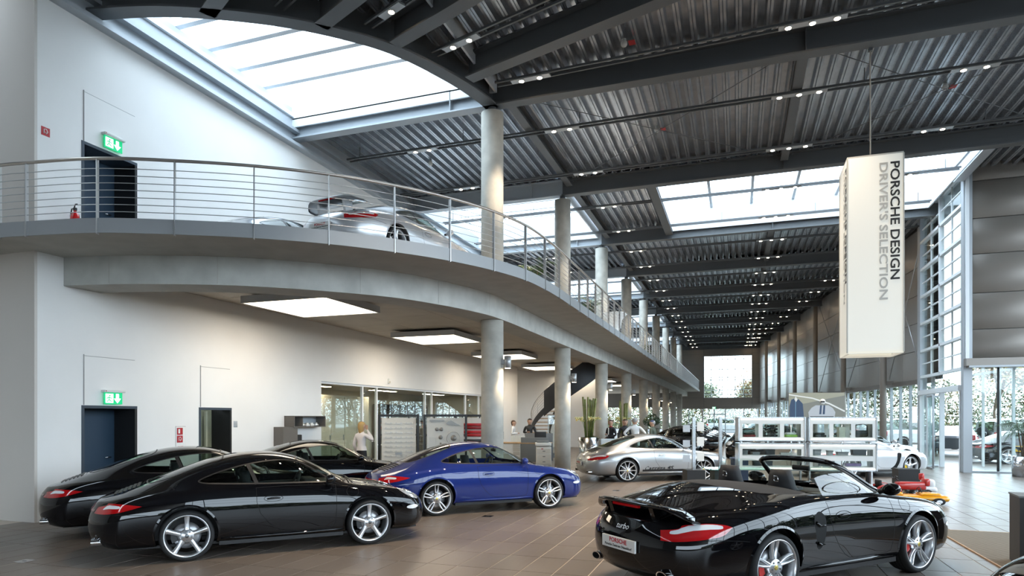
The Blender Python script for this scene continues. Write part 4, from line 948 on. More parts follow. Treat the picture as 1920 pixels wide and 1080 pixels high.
ins = mat('roof_insulation', (.42,.46,.50), .8); rz0, rz1 = ZD+.16, ZD+.24
struct(MB().box((-12.5,-14,rz0), (14,8.2,rz1), ins).box((XC,8.2,rz0), (14,yk[1]+.2,rz1), ins).box((XL-.3,yk[0]-.12,rz0), (XC,yk[1]+.15,rz1), ins).box((XC,yk[1]+.2,rz0), (SKY_R[0]-.05,yk[2]-.15,rz1), ins).box((SKY_R[1]-.05,yk[1]+.2,rz0), (14,YW+.3,rz1), ins).box((XC,yk[2]-.15,rz0), (8.5,YE+.3,rz1), ins)
    .box((XL-.3,yk[2]-.15,rz0), (XC,yk[3]+.15,rz1), ins).box((XL-.3,yk[4]-.15,rz0), (XC,yk[5]+.15,rz1), ins).box((XL-.3,yk[6]-.15,rz0), (XC,yk[7]+.15,rz1), ins).box((XL-.3,yk[8]-.15,rz0), (XC,YE+.3,rz1), ins).obj('ceiling_upper'))
m = MB(); m.strip([(p.x+n.x*.05,p.y+n.y*.05,rz0) for p, n in zip(ringp, n_)], [(max(p.x,-12.5),8.15,rz0) for p in ringp], ins, False); struct(m.obj('ceiling_ring'))

# columns --------------------------------------------------------------
cshaft = MB(); cl = None
for k in range(9):
    p = (XC, yk[k], 0); lb = '%s round concrete column from the front, carrying the gallery edge' % ORD[k]
    if cl is None:
        cl = thing('concrete_column', lb, 'column', p, 0, 'concrete columns')
        MB().cyl((0,0,0), (0,0,4.25), .275, concrete, 32).obj('lower_shaft', cl); MB().cyl((0,0,4.85), (0,0,9.30), .275, concrete, 32).obj('upper_shaft', cl); MB().cyl((0,0,9.28), (0,0,9.46), .10, steel, 12).obj('steel_pin', cl)
        MB().cyl((0,0,0), (0,0,.05), .28, steel, 32).obj('foot_ring', cl)
    else: dup(cl, lb, p)
lamp_w = mat('lamp_warm', (1,.9,.75), .5, emit=(1.0,.80,.55), es=40.); lamp_h = mat('lamp_housing', (.45,.46,.47), .4, .6)
wlp = None
for k in range(7):
    p = (XC+.42, yk[k]-.05, 3.02); lb = 'grey cylinder lamp bracketed to the %s concrete column' % ORD[k]
    if wlp is None:
        wlp = thing('column_lamp', lb, 'wall lamp', p, 0, 'cylinder lamps on the columns'); MB().cyl((0,0,0), (0,0,.30), .085, lamp_h, 20).obj('cylinder', wlp); MB().cyl((0,0,-.004), (0,0,0), .065, lamp_w, 16).obj('lens', wlp); MB().box((-.20,-.05,.10), (-.07,.05,.22), lamp_h).obj('bracket', wlp)
    else: dup(wlp, lb, p)
    if k < 5:
        l = bpy.data.lights.new('column_spot', 'SPOT'); l.energy = 60; l.color = (1,.78,.52); l.spot_size = 1.5; l.spot_blend = .6; l.shadow_soft_size = .06
        lo = link('column_spot', l, None, (p[0], p[1], p[2]-.03))

# balcony -----------------------------------------------------------
edge = [(-16.0,7.3),(-13.5,7.02),(-12.3,7.02),(-11.15,7.12),(-10.64,7.19),(-9.42,7.43),(-8.36,7.9),(-7.33,8.48),(-6.41,9.18),(-5.64,10.0),(-5.0,10.9),(-4.52,11.9),(-4.21,12.97),(-4.10,14.05),(-4.07,15.1),(-4.06,16.2),(-4.06,17.3)]
path = [Vector((p.x,p.y,0)) for p in spline([(a,b,0) for a,b in edge], 6)]+[Vector((-4.06,y,0)) for y in (22,30,40,50,60,70,YE-1.2)]
bl = struct(MB().obj('floor_balcony') if False else None) if False else None
def tri_slab(outl, z0, z1, mt_top, mt_bot, mt_side):
    m = MB(); n = len(outl); vs, es, fs, *_ = delaunay_2d_cdt([Vector((p[0],p[1])) for p in outl], [], [list(range(n))], 1, 1e-6)
    m.add([(v.x,v.y,z1) for v in vs], [tuple(f) for f in fs], mt_top); m.add([(v.x,v.y,z0) for v in vs], [tuple(f[::-1]) for f in fs], mt_bot)
    m.add([(p[0],p[1],z0) for p in outl]+[(p[0],p[1],z1) for p in outl], [(i,(i+1)%n,n+(i+1)%n,n+i) for i in range(n)], mt_side); return m
outl = [(p.x,p.y) for p in path]+[(-4.06,YE),(-17,YE),(-17,34.1),(XL-.1,34.1),(XL-.1,8.1),(-16,8.1)]
if sum(outl[i-1][0]*outl[i][1]-outl[i][0]*outl[i-1][1] for i in range(len(outl))) < 0: outl = outl[::-1]
bal = struct(tri_slab(outl, ZU, ZF, mat('gallery_floor', (.34,.33,.32), .5), concrete_s, concrete_s).obj('floor_balcony'))
be = [(-16,8.45),(-12.1,8.42),(-11.2,8.46),(-9.9,8.8),(-8.25,9.6),(-6.65,11.1),(-5.95,12.4),(-5.50,13.9),(-5.40,15.2),(-5.40,17)]
bp = [Vector((p.x,p.y,0)) for p in spline([(a,b,0) for a,b in be], 6)]+[Vector((-5.40,y,0)) for y in (25,40,60,YE)]
bn = []
for i, p in enumerate(bp):
    t = (bp[min(i+1,len(bp)-1)]-bp[max(i-1,0)]).normalized(); bn.append(Vector((-t.y, t.x, 0)))
m = MB(); off = lambda d, z: [(p.x+n.x*d, p.y+n.y*d, z) for p, n in zip(bp, bn)]
m.strip(off(0,4.2), off(0,4.72), concrete_b); m.strip(off(0,4.2), off(.72,4.2), concrete_s); m.strip(off(.72,4.2), off(.72,4.72), concrete_s)
bo = m.obj('edge_beam', bal)
for i in range(8, len(bp)-4, 7):   # shuttering joints
    p, n = bp[i], bn[i]; t = Vector((n.y,-n.x,0)); MB().box((p.x-.004,p.y-.004,4.22), (p.x+.004,p.y+.004,4.70), concrete_s).obj('joint_line', bal)
bx = lambda y: min([q[0] for q in off(.5, 0) if abs(q[1]-y) < 1.0] or [-6.0])
ca = struct(MB().box((-17,34.2,4.60), (-6.0,YE,4.70), ceil_panel).obj('ceiling_lower'))
y = 8.3; r_ = 0
while y < 34:
    y1 = y+1.25; xe = min(-5.9, bx(y) if y < 15 else -5.9); x = XL
    while x < xe-.3:
        x2 = min(x+1.95, xe); MB().box((x+.006,y+.006,4.58), (x2-.006,y1-.006,4.70), ceil_panel).obj('ceiling_panel', ca); x = x2
    y = y1
# railing: fascia panels, posts, seven rods, handrail
rl = thing('balcony_railing', 'long curved steel railing with horizontal rods along the gallery edge', 'railing')
def arc_pts(p0, step):
    out = []; acc = 0; nxt = 0
    for a, b in zip(p0, p0[1:]):
        d = (b-a).length; 
        while nxt <= acc+d+1e-9: out.append(a+(b-a)*((nxt-acc)/d)); nxt += step
        acc += d
    return out
posts = [Vector((x,y,0)) for x,y in edge[1:14]]; posts += [Vector((-4.06,14.05+1.06*i,0)) for i in range(1, 58)]
fine = spline([(p.x,p.y,0) for p in posts[:18]], 8)+posts[18:]
fine.append(Vector((-4.06,YE-1.2,0))); fine.append(Vector((-4.9,YE-1.15,0)))
def loft(z): return [(p.x,p.y,z) for p in fine]
ZH = 5.86
MB().tube(loft(ZH), .026, mat('handrail', (.48,.44,.40), .3, .9), 10).obj('handrail', rl)
for k in range(7): MB().tube(loft(ZF+.13+.112*k), .0065, rail_m, 5).obj('rail_rod', rl)
pmsh = MB().box((-.006,-.03,ZU-.03), (.006,.03,ZH-.02), rail_m).mesh('post')
for i, p in enumerate(posts):
    t = (posts[min(i+1,len(posts)-1)]-posts[max(i-1,0)]); link('post', pmsh, rl, (p.x,p.y,0), math.atan2(t.y,t.x))
for i in range(len(posts)-1):
    a, b = posts[i], posts[i+1]; seg = fine[i*8:i*8+9] if i < 17 else [a, b]
    nn = [Vector(((b-a).y, -(b-a).x, 0)).normalized()]*len(seg); mb = MB()
    o = lambda d, z: [(p.x+n.x*d, p.y+n.y*d, z) for p, n in zip(seg, nn)]
    mb.strip(o(.012,ZU-.01), o(.012,ZF+.03), fascia_m); mb.strip(o(-.012,ZU-.01), o(-.012,ZF+.03), fascia_m); mb.strip(o(.012,ZF+.03), o(-.012,ZF+.03), fascia_m); mb.strip(o(.012,ZU-.01), o(-.012,ZU-.01), fascia_m); mb.obj('fascia_panel', rl)

# light boxes under the gallery
lum = mat('luminous_panel', (1,.95,.85), .5, emit=(1.0,.86,.66), es=5.5); lb0 = None
for k in range(7):
    p = (-9.25, 12.65+6.55*k, 4.34); lb = '%s square luminous ceiling box under the gallery, counted from the front' % ORD[k]
    if lb0 is None:
        lb0 = thing('light_box', lb, 'ceiling light', p, 0, 'light boxes under the gallery')
        fr_ = MB()
        for a, b in (((-1.1,-1.1,0),(1.1,-1.06,.16)),((-1.1,1.06,0),(1.1,1.1,.16)),((-1.1,-1.06,0),(-1.06,1.06,.16)),((1.06,-1.06,0),(1.1,1.06,.16))): fr_.box(a, b, lamp_h)
        fr_.box((-1.06,-1.06,.13), (1.06,1.06,.16), lamp_h); fr_.obj('frame', lb0)
        for x in (-1.05,.01):
            for y in (-1.05,.01): MB().box((x,y,.012), (x+1.04,y+1.04,.02), lum).obj('diffuser', lb0)
        for x in (-.8,.8): MB().cyl((x,0,.16), (x,0,.24), .02, lamp_h, 8).obj('hanger', lb0)
    else: dup(lb0, lb, p)
# light tracks on the roof
spot_e = mat('spot_glow', (1,.9,.8), .5, emit=(1.0,.78,.52), es=50.)
lamp_me = MB().cyl((0,0,0), (0,0,.07), .075, lamp_h, 14).mesh('lamp_can'); glow_me = MB().cyl((0,0,-.003), (0,0,0), .055, spot_e, 14).mesh('glow')
def track(y, x0, x1, groups, lab, rot=0., zt=9.62, org=None, lights=()):
    t = thing('light_track', lab, 'light track', org or (0, y, zt), rot, 'ceiling light tracks')
    for d in (-.09, .09): MB().box((x0,d-.02,0), (x1,d+.02,.05), steel).obj('rail', t)
    for i in range(int((x1-x0)/3.4)+1): MB().box((x0+.4+3.4*i-.01,-.01,.05), (x0+.4+3.4*i+.01,.01,ZD-zt), steel).obj('hanger', t)
    for gx, n in groups:
        if not x0 < gx < x1: continue
        pl = MB().box((gx-.30*(n-1)/2*1.0-.32,-.085,-.012), (gx+.30*(n-1)/2+.32,.085,.03), lamp_h).obj('lamp_plate', t)
        for i in range(n):
            o = link('spot_lamp', lamp_me, t, (gx+(i-(n-1)/2)*.44, 0, -.03)); g = link('lamp_glow', glow_me, o)
    for gx in lights:
        l = bpy.data.lights.new('track_spot', 'SPOT'); l.energy = 1000; l.color = (1,.82,.62); l.spot_size = 1.25; l.spot_blend = .7; l.shadow_soft_size = .08
        lo = link('track_spot', l, t, (gx, 0, -.05))
G = [(-8.7,2),(-4.5,2),(1.4,3),(5.0,2),(9.0,2)]
i = 0
for k in range(9):
    for dy in (2.1, 5.4):
        y = yk[k]+dy
        if y > YE: continue
        xe = 13.0 if k == 0 else (6.6 if k == 1 else xr(y)-.3)
        g = G if k < 2 else [(-8.7,2),(-4.5,2),(1.4,3),(xe-1.2,2)]
        if k > 3: g = g[1:]
        track(y, XL+.3, xe, g, 'double-rail spotlight track across the roof, %s beyond the first column' % ORD[i], lights=(-4.5,1.4) if k < 4 else ())
        i += 1
for k, (px, py, a, L, g, ls) in enumerate(((-5.5,14.28,-2,18,[(1.0,2),(6.9,3),(12.,2)],(1.0,6.9)), (-6.3,12.68,-17,16,[(.9,2),(6.5,3)],(6.5,)), (-7.1,11.35,-23,14,[(.9,1),(5.5,2)],(5.5,)), (-8.4,10.3,-25,12,[(1.5,1),(5.0,2)],(5.0,)))):
    track(0, .15, L, g, 'double-rail spotlight track fanning from the ring beam, %s from the first column' % ORD[k], math.radians(a), org=(px, py, 9.62), lights=ls)
# ------------------------------------------------------------------ office behind the glass front
beige = mat('beige_front', (.52,.46,.35), .6); beige_d = mat('beige_wall', (.55,.50,.40), .8); wood_l = mat('wood_light', (.42,.26,.13), .5, noise=(8, .2)); grey_f = mat('furniture_grey', (.16,.17,.175), .55); white_f = mat('furniture_white', (.70,.70,.68), .5)
brown_f = mat('cabinet_brown', (.13,.115,.10), .55)
struct(MB().box((-15.6,16.0,0), (-15.4,30.2,3.0), beige_d).box((-15.4,15.9,0), (XL-.25,16.05,3.0), beige_d).box((-15.4,30.05,0), (XL-.25,30.2,3.0), beige_d).obj('wall_office'))
struct(MB().box((-15.4,16.05,2.93), (XL-.26,30.05,3.0), ceil_panel).obj('ceiling_office')); struct(MB().box((-15.4,16.05,-.005), (XL-.02,30.05,.004), mat('carpet', (.20,.18,.15), .95)).obj('floor_office'))
wo = struct(MB().box((XL-.14,16.1,2.82), (XL-.04,30.0,2.88), white_steel).box((XL-.14,16.1,0), (XL-.04,30,.05), white_steel).obj('window_13'))
ymul = [16.1,18.41,19.3,22.9,23.5,26.9,28.5,30.0]
for a, b in zip(ymul, ymul[1:]):
    MB().box((XL-.10,a+.03,.05), (XL-.085,b-.03,2.82), pane).obj('pane', wo); MB().box((XL-.13,a-.03,0), (XL-.05,a+.03,2.85), white_steel).obj('mullion', wo)
MB().tube([(XL-.06,18.9,1.02),(XL-.01,18.9,1.02),(XL-.01,19.05,1.02)], .012, inox, 6).obj('door_handle', wo)
cabs = thing('wardrobe_wall', 'row of tall beige cabinet doors behind the first office pane', 'cabinet', (-13.4,18.5,0))
MB().box((-.5,0,0), (-.02,3.3,2.6), beige_d).obj('body', cabs)
for i in range(4):
    dd = MB().box((-.02,.02+.82*i,.05), (.0,.82*i+.81,2.55), beige).obj('door', cabs); MB().box((0,.82*i+.72,1.0), (.03,.82*i+.75,1.2), inox).obj('handle', dd)
sh = thing('office_shelf', 'tall brown office shelf full of binders behind glass', 'shelf', (-15.3,25.2,0))
MB().box((0,0,0), (.03,4.6,2.4), brown_f).obj('back_panel', sh)
for z in (.05,.45,.85,1.25,1.65,2.05,2.38): MB().box((.03,0,z), (.4,4.6,z+.03), brown_f).obj('shelf_board', sh)
for y in (0,1.15,2.3,3.45,4.57): MB().box((.03,y,0), (.4,y+.03,2.4), brown_f).obj('side_panel', sh)
bcol = [mat('binder_%d' % i, c, .6) for i, c in enumerate(((.35,.05,.05),(.08,.12,.30),(.6,.6,.58),(.05,.05,.06),(.25,.20,.10)))]
bi = 0
for z in (1.28,1.68):
    y = .1
    while y < 4.4 and bi < 60:
        w = random.uniform(.05,.085)
        if random.random() < .78:
            t = thing('binder', 'office binder standing in the brown shelf behind glass', 'binder', (-15.1,25.2+y,z), 0, 'binders in the office shelf')
            hh = random.uniform(.26,.31); MB().box((-.12,0,0), (.14,w,hh), random.choice(bcol)).obj('cover', t); MB().box((.14,w*.2,hh*.45), (.142,w*.8,hh*.8), MATS['paper']).obj('spine_label', t); bi += 1
        y += w+.004
for k, y in enumerate((18.0,22.5,27.0)):
    t = thing('office_lamp', '%s warm strip lamp on the office ceiling behind glass' % ORD[k], 'ceiling light', (-13.2,y,2.86), 0, 'office strip lamps'); MB().box((-.15,-.9,0), (.15,.9,.06), white_f).obj('housing', t); MB().box((-.12,-.87,-.006), (.12,.87,0), mat('office_glow', (1,1,1), .5, emit=(1,.84,.62), es=26)).obj('diffuser', t)
for k, (y, z) in enumerate(((23.4,0),(28.6,0))):
    t = thing('office_desk', '%s office desk with white top behind the glass front' % ('nearer' if k == 0 else 'farther'), 'desk', (-13.2,y,0)); MB().box((-.4,-.8,.71), (.4,.8,.74), white_f).obj('top', t)
    for sy in (-.75,.72): MB().box((-.38,sy,0), (.38,sy+.03,.71), grey_f).obj('side_panel', t)

# things on the left wall
def exit_sign(label, loc, rz=PI/2):
    t = thing('exit_sign', label, 'exit sign', loc, rz)        # local: x along wall, -y out of wall
    g = mat('sign_green', (.0,.22,.08), .4, emit=(.0,.42,.16), es=.9); w_ = mat('sign_white', (.9,.95,.92), .4, emit=(.85,1,.92), es=1.2)
    MB().bbox((-.22,-.12,.115), (.22,.0,.165), .01, white_f).obj('housing', t); MB().box((-.19,-.062,-.11), (.19,-.045,.115), g).obj('panel', t)
    MB().box((-.17,-.066,-.085), (-.01,-.062,.09), w_).obj('door_mark', t)
    MB().prism([(.05,.09),(.11,.09),(.11,.0),(.155,.0),(.08,-.09),(.005,.0),(.05,.0)], -.067, -.062, w_, 'Y').obj('arrow_mark', t)
    r = MB(); r.cyl((-.085,-.068,.055), (-.085,-.064,.055), .016, g, 10); r.obj('figure_head', t)
    r = MB()
    for a, b in (((-.10,.035),(-.10,-.02)),((-.10,-.02),(-.05,-.06)),((-.10,-.02),(-.145,-.065)),((-.10,.025),(-.045,.0)),((-.10,.025),(-.15,.0))): r.tube([(a[0],-.067,a[1]),(b[0],-.067,b[1])], .009, g, 5)
    r.obj('figure_body', t); MB().cyl((-.2,-.121,.14), (-.2,-.118,.14), .012, mat('led_red', (.4,.02,.02), .4), 8).obj('test_button', t); return t
exit_sign('green emergency exit sign above the ground floor blue door', (XL,9.36,2.19)); exit_sign('green emergency exit sign above the gallery door', (XL,9.36,7.12))
exit_sign('small green exit sign above the far end doors', (-2.5,YE-.07,2.86), 0)
red_s = mat('sign_red', (.42,.015,.02), .45)
def red_sign(label, loc, two=False):
    t = thing('fire_sign', label, 'sign', loc, PI/2)
    for k in range(2 if two else 1):
        z = -.17*k; MB().box((-.075,-.006,z-.075), (.075,0,z+.075), red_s).obj('plate', t)
        q = MB()
        if k == 0 and two: q.box((-.045,-.008,z-.045), (.0,-.006,z+.05), MATS['paper'])
        else: q.tube([(-.03,-.007,z-.04),(-.03,-.007,z+.035),(.01,-.007,z+.045),(.035,-.007,z),(.01,-.007,z-.04),(-.005,-.007,z-.01)], .008, MATS['paper'], 5)
        q.obj('symbol', t)
    return t
red_sign('red fire hose sign on the white gallery wall by the corner', (XL,8.09,6.85)); red_sign('pair of red fire signs on the white ground floor wall', (XL+.012,10.99,1.52), True)
t = thing('hydrant_door', 'flush white hydrant cupboard door under the red signs', 'cupboard', (XL,11.02,0), PI/2); MB().box((-.13,-.008,.4), (.13,.0,1.62), wall_white).obj('door', t)
MB().box((-.135,-.004,.39), (.135,-.0005,1.63), MATS['joint']).obj('frame', t)
t = thing('wall_switch', 'small grey control plate on the wall beside the open doorway', 'switch', (XL,12.66,1.66), PI/2); MB().bbox((-.06,-.012,-.075), (.06,0,.075), .005, steel_l).obj('plate', t); MB().box((-.03,-.016,-.03), (.03,-.012,.03), lamp_h).obj('key', t)
t = thing('wall_sensor', 'small white motion sensor high on the wall above the office glass', 'sensor', (XL,19.95,3.08), PI/2); MB().bbox((-.05,-.06,-.09), (.05,0,.09), .015, white_f).obj('body', t); MB().bbox((-.035,-.068,-.06), (.035,-.058,0), .004, beige).obj('lens', t)
# fire extinguisher on the gallery
t = thing('fire_extinguisher', 'red fire extinguisher standing on the gallery by the white wall', 'extinguisher', (XL+.28,8.42,ZF)); rm = mat('extinguisher_red', (.55,.01,.012), .25, 0, .5)
MB().lathe([(0,.0),(.07,.0),(.075,.02),(.075,.50),(.065,.56),(.03,.60),(.022,.63),(0,.63)], rm, 20).obj('bottle', t); MB().box((-.03,-.018,.63), (.03,.018,.68), black_m).obj('valve', t)
MB().tube([(-.02,0,.69),(.05,-.03,.73),(.12,-.05,.72)], .01, black_m, 6).obj('lever', t); MB().tube([(.0,0,.665),(-.08,.0,.67),(-.11,0,.55),(-.10,0,.25),(-.09,0,.15)], .012, black_m, 6).obj('hose', t); MB().box((-.03,-.078,.22), (.035,-.07,.42), MATS['paper']).obj('label', t)
# shelves on the wall
t = thing('wall_shelf', 'dark open wall shelf holding silver accessories on the white wall', 'shelf', (XL+.005,15.15,1.55), PI/2)
for a, b in (((-.7,-.32,0),(.7,0,.025)),((-.7,-.32,.29),(.7,0,.315)),((-.7,-.32,.025),(-.675,0,.29)),((.675,-.32,.025),(.7,0,.29)),((-.32,-.30,.025),(-.30,0,.29))): MB().box(a, b, brown_f).obj('board', t)
MB().box((-.675,-.012,.025), (.675,-.003,.29), steel_l).obj('back_panel', t)
for k, (x, c) in enumerate(((-.18,'alloy'),(.02,'white_f'),(.22,'white_f'),(.42,'alloy'))):
    q = thing('shelf_model', '%s silver model in the dark wall shelf, counted from the left' % ORD[k], 'model', (XL+.20,15.15+x,1.576)); mt = MATS['alloy'] if c == 'alloy' else white_f
    MB().bbox((-.05,-.08,.0), (.05,.08,.06), .02, mt).obj('body', q); MB().bbox((-.035,-.05,.05), (.035,.04,.10), .02, mt).obj('cabin', q)
t = thing('wall_cabinet', 'brown tall wall cabinet beside the dark shelf, with lit niche', 'cabinet', (XL+.005,14.5,.55), PI/2); MB().box((-.47,-.30,0), (.12,0,1.02), brown_f).obj('door', t); MB().box((.12,-.02,0), (.45,0,1.02), steel_l).obj('back_panel', t); MB().box((.12,-.30,0), (.45,0,.02), brown_f).obj('floor_board', t)
MB().bbox((.16,-.22,.62), (.42,-.05,.80), .02, black_m).obj('speaker', t); MB().lathe([(.13,-.08),(.13,.0)], black_m, 20, 'Y', (.29,-.1,.16)).lathe([(0,-.08),(.13,-.08)], brown_f, 20, 'Y', (.29,-.1,.16)).obj('speaker_ring', t); MB().cyl((.29,-.12,.8), (.29,-.12,1.0), .015, inox, 8).obj('rod', t)

# display frames ------------------------------------------------------
def disp_frame(label, loc, rz, w, kind):
    t = thing('display_stand', label, 'display stand', loc, rz); fm = mat('frame_black', (.012,.011,.010), .4); b = .055
    for a, c in (((-w/2,-.03,0),(-w/2+b,.03,1.9)),((w/2-b,-.03,0),(w/2,.03,1.9)),((-w/2+b,-.03,1.9-b*1.1),(w/2-b,.03,1.9)),((-w/2+b,-.03,0),(w/2-b,.03,.06))): MB().box(a, c, fm).obj('frame_bar', t)
    MB().box((-w/2+b+.03,-.008,.09), (w/2-b-.03,.008,1.9-b-.03), mat('board_white', (.66,.63,.57), .5)).obj('board', t)
    for x, z in ((-w/4,1.81),(w/4,1.81),(-w/2+b+.02,1.35),(w/2-b-.02,1.35)): MB().box((x-.014,-.016,z-.014), (x+.014,.016,z+.03), fm).obj('clamp', t)
    MB().box((-w/2-.02,-.25,0), (-w/2+b,.25,.03), fm).obj('foot', t); MB().box((w/2-b,-.25,0), (w/2+.02,.25,.03), fm).obj('foot', t)
    if kind == 1:
        hm = MB().box((-.10,-.03,-.012), (.10,-.022,.012), mat('acrylic', (.62,.60,.55), .25)).box((-.10,-.03,-.012), (-.095,-.008,.012), MATS['acrylic']).box((.095,-.03,-.012), (.10,-.008,.012), MATS['acrylic']).box((-.075,-.034,.0), (-.055,-.03,.025), lamp_h).box((.055,-.034,.0), (.075,-.03,.025), lamp_h).mesh('holder')
        for i in range(3):
            for j in range(11): link('sample_holder', hm, t, ((i-1)*.27, 0, 1.66-.125*j))
        MB().box((-.09,-.035,.83), (.09,-.03,.89), lamp_h).obj('leather_sample', t)
    elif kind == 2:
        gm = mat('part_grey', (.30,.29,.27), .4, .5); lt = mat('part_light', (.58,.55,.50), .4, .2)
        MB().prism([(-.42,1.73),(-.38,1.70),(-.05,1.715),(.0,1.735),(-.05,1.755),(-.4,1.76)], -.03, -.01, gm, 'Y').obj('trim_part', t)
        MB().prism([(.02,1.66),(.08,1.72),(.16,1.74),(.30,1.66),(.40,1.61),(.2,1.62),(.05,1.63)], -.035, -.01, gm, 'Y').obj('trim_part', t)
        for x in (-.22,-.10): MB().lathe([(0,-.045),(.045,-.04),(.05,-.01)], gm, 14, 'Y', (x,0,1.51)).obj('knob_part', t)
        MB().lathe([(0,-.05),(.05,-.04),(.055,-.01)], gm, 14, 'Y', (-.12,0,1.30)).obj('knob_part', t); MB().tube([(-.12,-.02,1.16),(-.12,-.03,1.05),(-.11,-.03,.95)], [.022,.014,.012], gm, 8).obj('lever_part', t)
        MB().lathe([(.16,-.03),(.17,-.045),(.185,-.03)], lt, 28, 'Y', (.22,0,1.28)).obj('wheel_ring', t); MB().lathe([(0,-.05),(.07,-.04),(.08,-.01)], gm, 14, 'Y', (.22,0,1.28)).obj('wheel_hub', t)
        MB().prism([(-.02,.92),(.06,.98),(.35,.96),(.42,.92)], -.03, -.01, gm, 'Y').obj('trim_part', t); MB().box((-.42,-.02,.7), (-.25,-.01,1.3), lt).obj('panel_part', t)
    else:
        for k, (z, c) in enumerate(((1.62,(.42,.01,.015)),(1.53,(.25,.005,.01)),(1.42,(.45,.01,.015)),(1.33,(.4,.01,.012)),(1.18,(.02,.02,.02)),(1.08,(.02,.02,.02)),(.97,(.12,.10,.08)))):
            MB().cyl((-.3,-.04,z), (.3,-.04,z), .04, mat('roll_%d' % k, c, .5), 12).obj('leather_roll', t)
disp_frame('black-framed stand with three columns of clear sample holders', (-8.53,15.35,0), TH, 1.08, 1)
disp_frame('black-framed stand with grey car trim parts on its board', (-7.23,15.48,0), TH, 1.14, 2)
disp_frame('black-framed stand with red and black leather rolls, behind the trim stand', (-6.98,16.62,0), TH, .95, 3)

# reception ------------------------------------------------------------
t = thing('reception_desk', 'grey curved reception counter with white drawers', 'desk', (-8.3,25.3,0), .15)
MB().bbox((-.1,-.04,0), (1.05,.04,1.0), .01, grey_f).obj('front_panel', t); MB().box((-1.6,-.02,0), (-.12,.55,.74), white_f).obj('drawer_unit', t)
for z in (.08,.25,.42,.58): MB().box((-.42,-.035,z), (-.14,-.02,z+.15), mat('drawer_front', (.45,.42,.37), .5)).obj('drawer', t)
MB().box((-1.7,-.06,.74), (1.1,.75,.78), wood_l).obj('top', t); MB().bbox((-.1,.9,0), (1.1,.98,1.15), .01, grey_f).obj('screen_panel', t)
def monitor(label, loc, rz):
    t = thing('computer_monitor', label, 'monitor', loc, rz); MB().bbox((-.24,-.015,.12), (.24,.02,.44), .008, black_m).obj('housing', t); MB().box((-.22,-.018,.14), (.22,-.015,.42), mat('screen_glow', (.6,.75,.9), .3, emit=(.55,.75,1.), es=1.2)).obj('screen', t)
    MB().cyl((0,.01,0), (0,.01,.2), .02, black_m, 8).obj('stand', t); MB().bbox((-.11,-.08,0), (.11,.1,.015), .005, black_m).obj('foot', t)
monitor('computer monitor with bright screen on the desk behind the first column', (-9.45,25.4,.78), TH); monitor('dark computer monitor on the reception counter', (-7.75,25.9,.78), PI+.4)
t = thing('office_printer', 'white copier with stacked paper drawers by the second column', 'printer', (-6.98,23.75,0), TH)
MB().bbox((-.28,-.28,0), (.28,.3,.70), .015, white_f).obj('body', t); MB().bbox((-.32,-.30,.74), (.28,.3,.86), .02, white_f).obj('scanner', t); MB().bbox((-.26,-.1,.86), (.2,.3,.92), .02, grey_f).obj('lid', t)
for z in (.06,.26,.46): q = MB().box((-.26,-.292,z), (.26,-.28,z+.17), mat('drawer_cream', (.62,.60,.55), .5)).obj('paper_drawer', t); MB().box((-.05,-.298,z+.07), (.05,-.292,z+.10), grey_f).obj('grip', q)
MB().box((-.1,-.30,.62), (-.03,-.28,.65), red_s).obj('logo', t)
t = thing('counter', 'white curved reception counter beside the bamboo planter', 'counter', (-4.55,23.1,0), .35); MB().bbox((-.1,-.05,0), (1.3,.05,1.05), .02, mat('counter_pale', (.62,.67,.70), .4)).obj('front_panel', t); MB().box((-.1,.05,.95), (1.3,.5,1.0), grey_f).obj('top', t)
t = thing('glass_vitrine', 'glass vitrine behind the reception counter', 'display case', (-7.7,28.6,0), TH); MB().box((-.5,-.3,0), (.5,.3,.2), grey_f).obj('base', t); MB().box((-.5,-.3,.2), (.5,-.29,1.9), pane).obj('front_pane', t); MB().box((-.5,-.3,1.9), (.5,.3,1.94), grey_f).obj('top', t)
for x in (-.5,.47): MB().box((x,-.3,.2), (x+.03,-.27,1.9), steel_l).obj('post', t)
for z in (.7,1.1,1.5): MB().box((-.48,-.28,z), (.48,.28,z+.012), pane).obj('shelf', t)
t = thing('filing_box_row', 'row of clear leaflet boxes on the reception desk', 'leaflet holder', (-8.75,26.0,.78), TH)
for i in range(4): MB().box((-.3+.15*i,-.05,0), (-.17+.15*i,.05,.26), mat('leaflet', (.66,.70,.66), .4)).obj('leaflet', t)
# stair ---------------------------------------------------------------
st = thing('spiral_stair', 'curved stair with dark outer stringer and wooden treads behind the columns', 'staircase', (-8.4,34.0,0)); r0, r1 = 1.2, 2.2
dk = mat('stringer_dark', (.016,.017,.022), .5); N = 24; aa = lambda u: math.radians(165+175*u); zz = lambda u: .1+4.6*u
for i in range(N):
    a0, a1 = aa(i/N), aa((i+.8)/N); z = zz((i+.5)/N); p = lambda r, a, z: (r*math.cos(a), r*math.sin(a), z)
    vs = [p(r0,a0,z),p(r1,a0,z),p(r1,a1,z),p(r0,a1,z)]; MB().add(vs+[(x,y,w+.05) for x,y,w in vs], [(3,2,1,0),(4,5,6,7),(0,1,5,4),(1,2,6,5),(2,3,7,6),(3,0,4,7)], wood_l).obj('tread', st)
def helix(r, dz0, dz1, u0, u1, mt, nm, th=.03):
    us = np.linspace(u0, u1, 30); f = lambda r, d: [(r*math.cos(aa(u)), r*math.sin(aa(u)), zz(u)+d) for u in us]
    m = MB(); m.strip(f(r,dz0), f(r,dz1), mt); m.strip(f(r+th,dz0), f(r+th,dz1), mt); m.strip(f(r,dz1), f(r+th,dz1), mt); m.strip(f(r,dz0), f(r+th,dz0), mt); m.obj(nm, st)
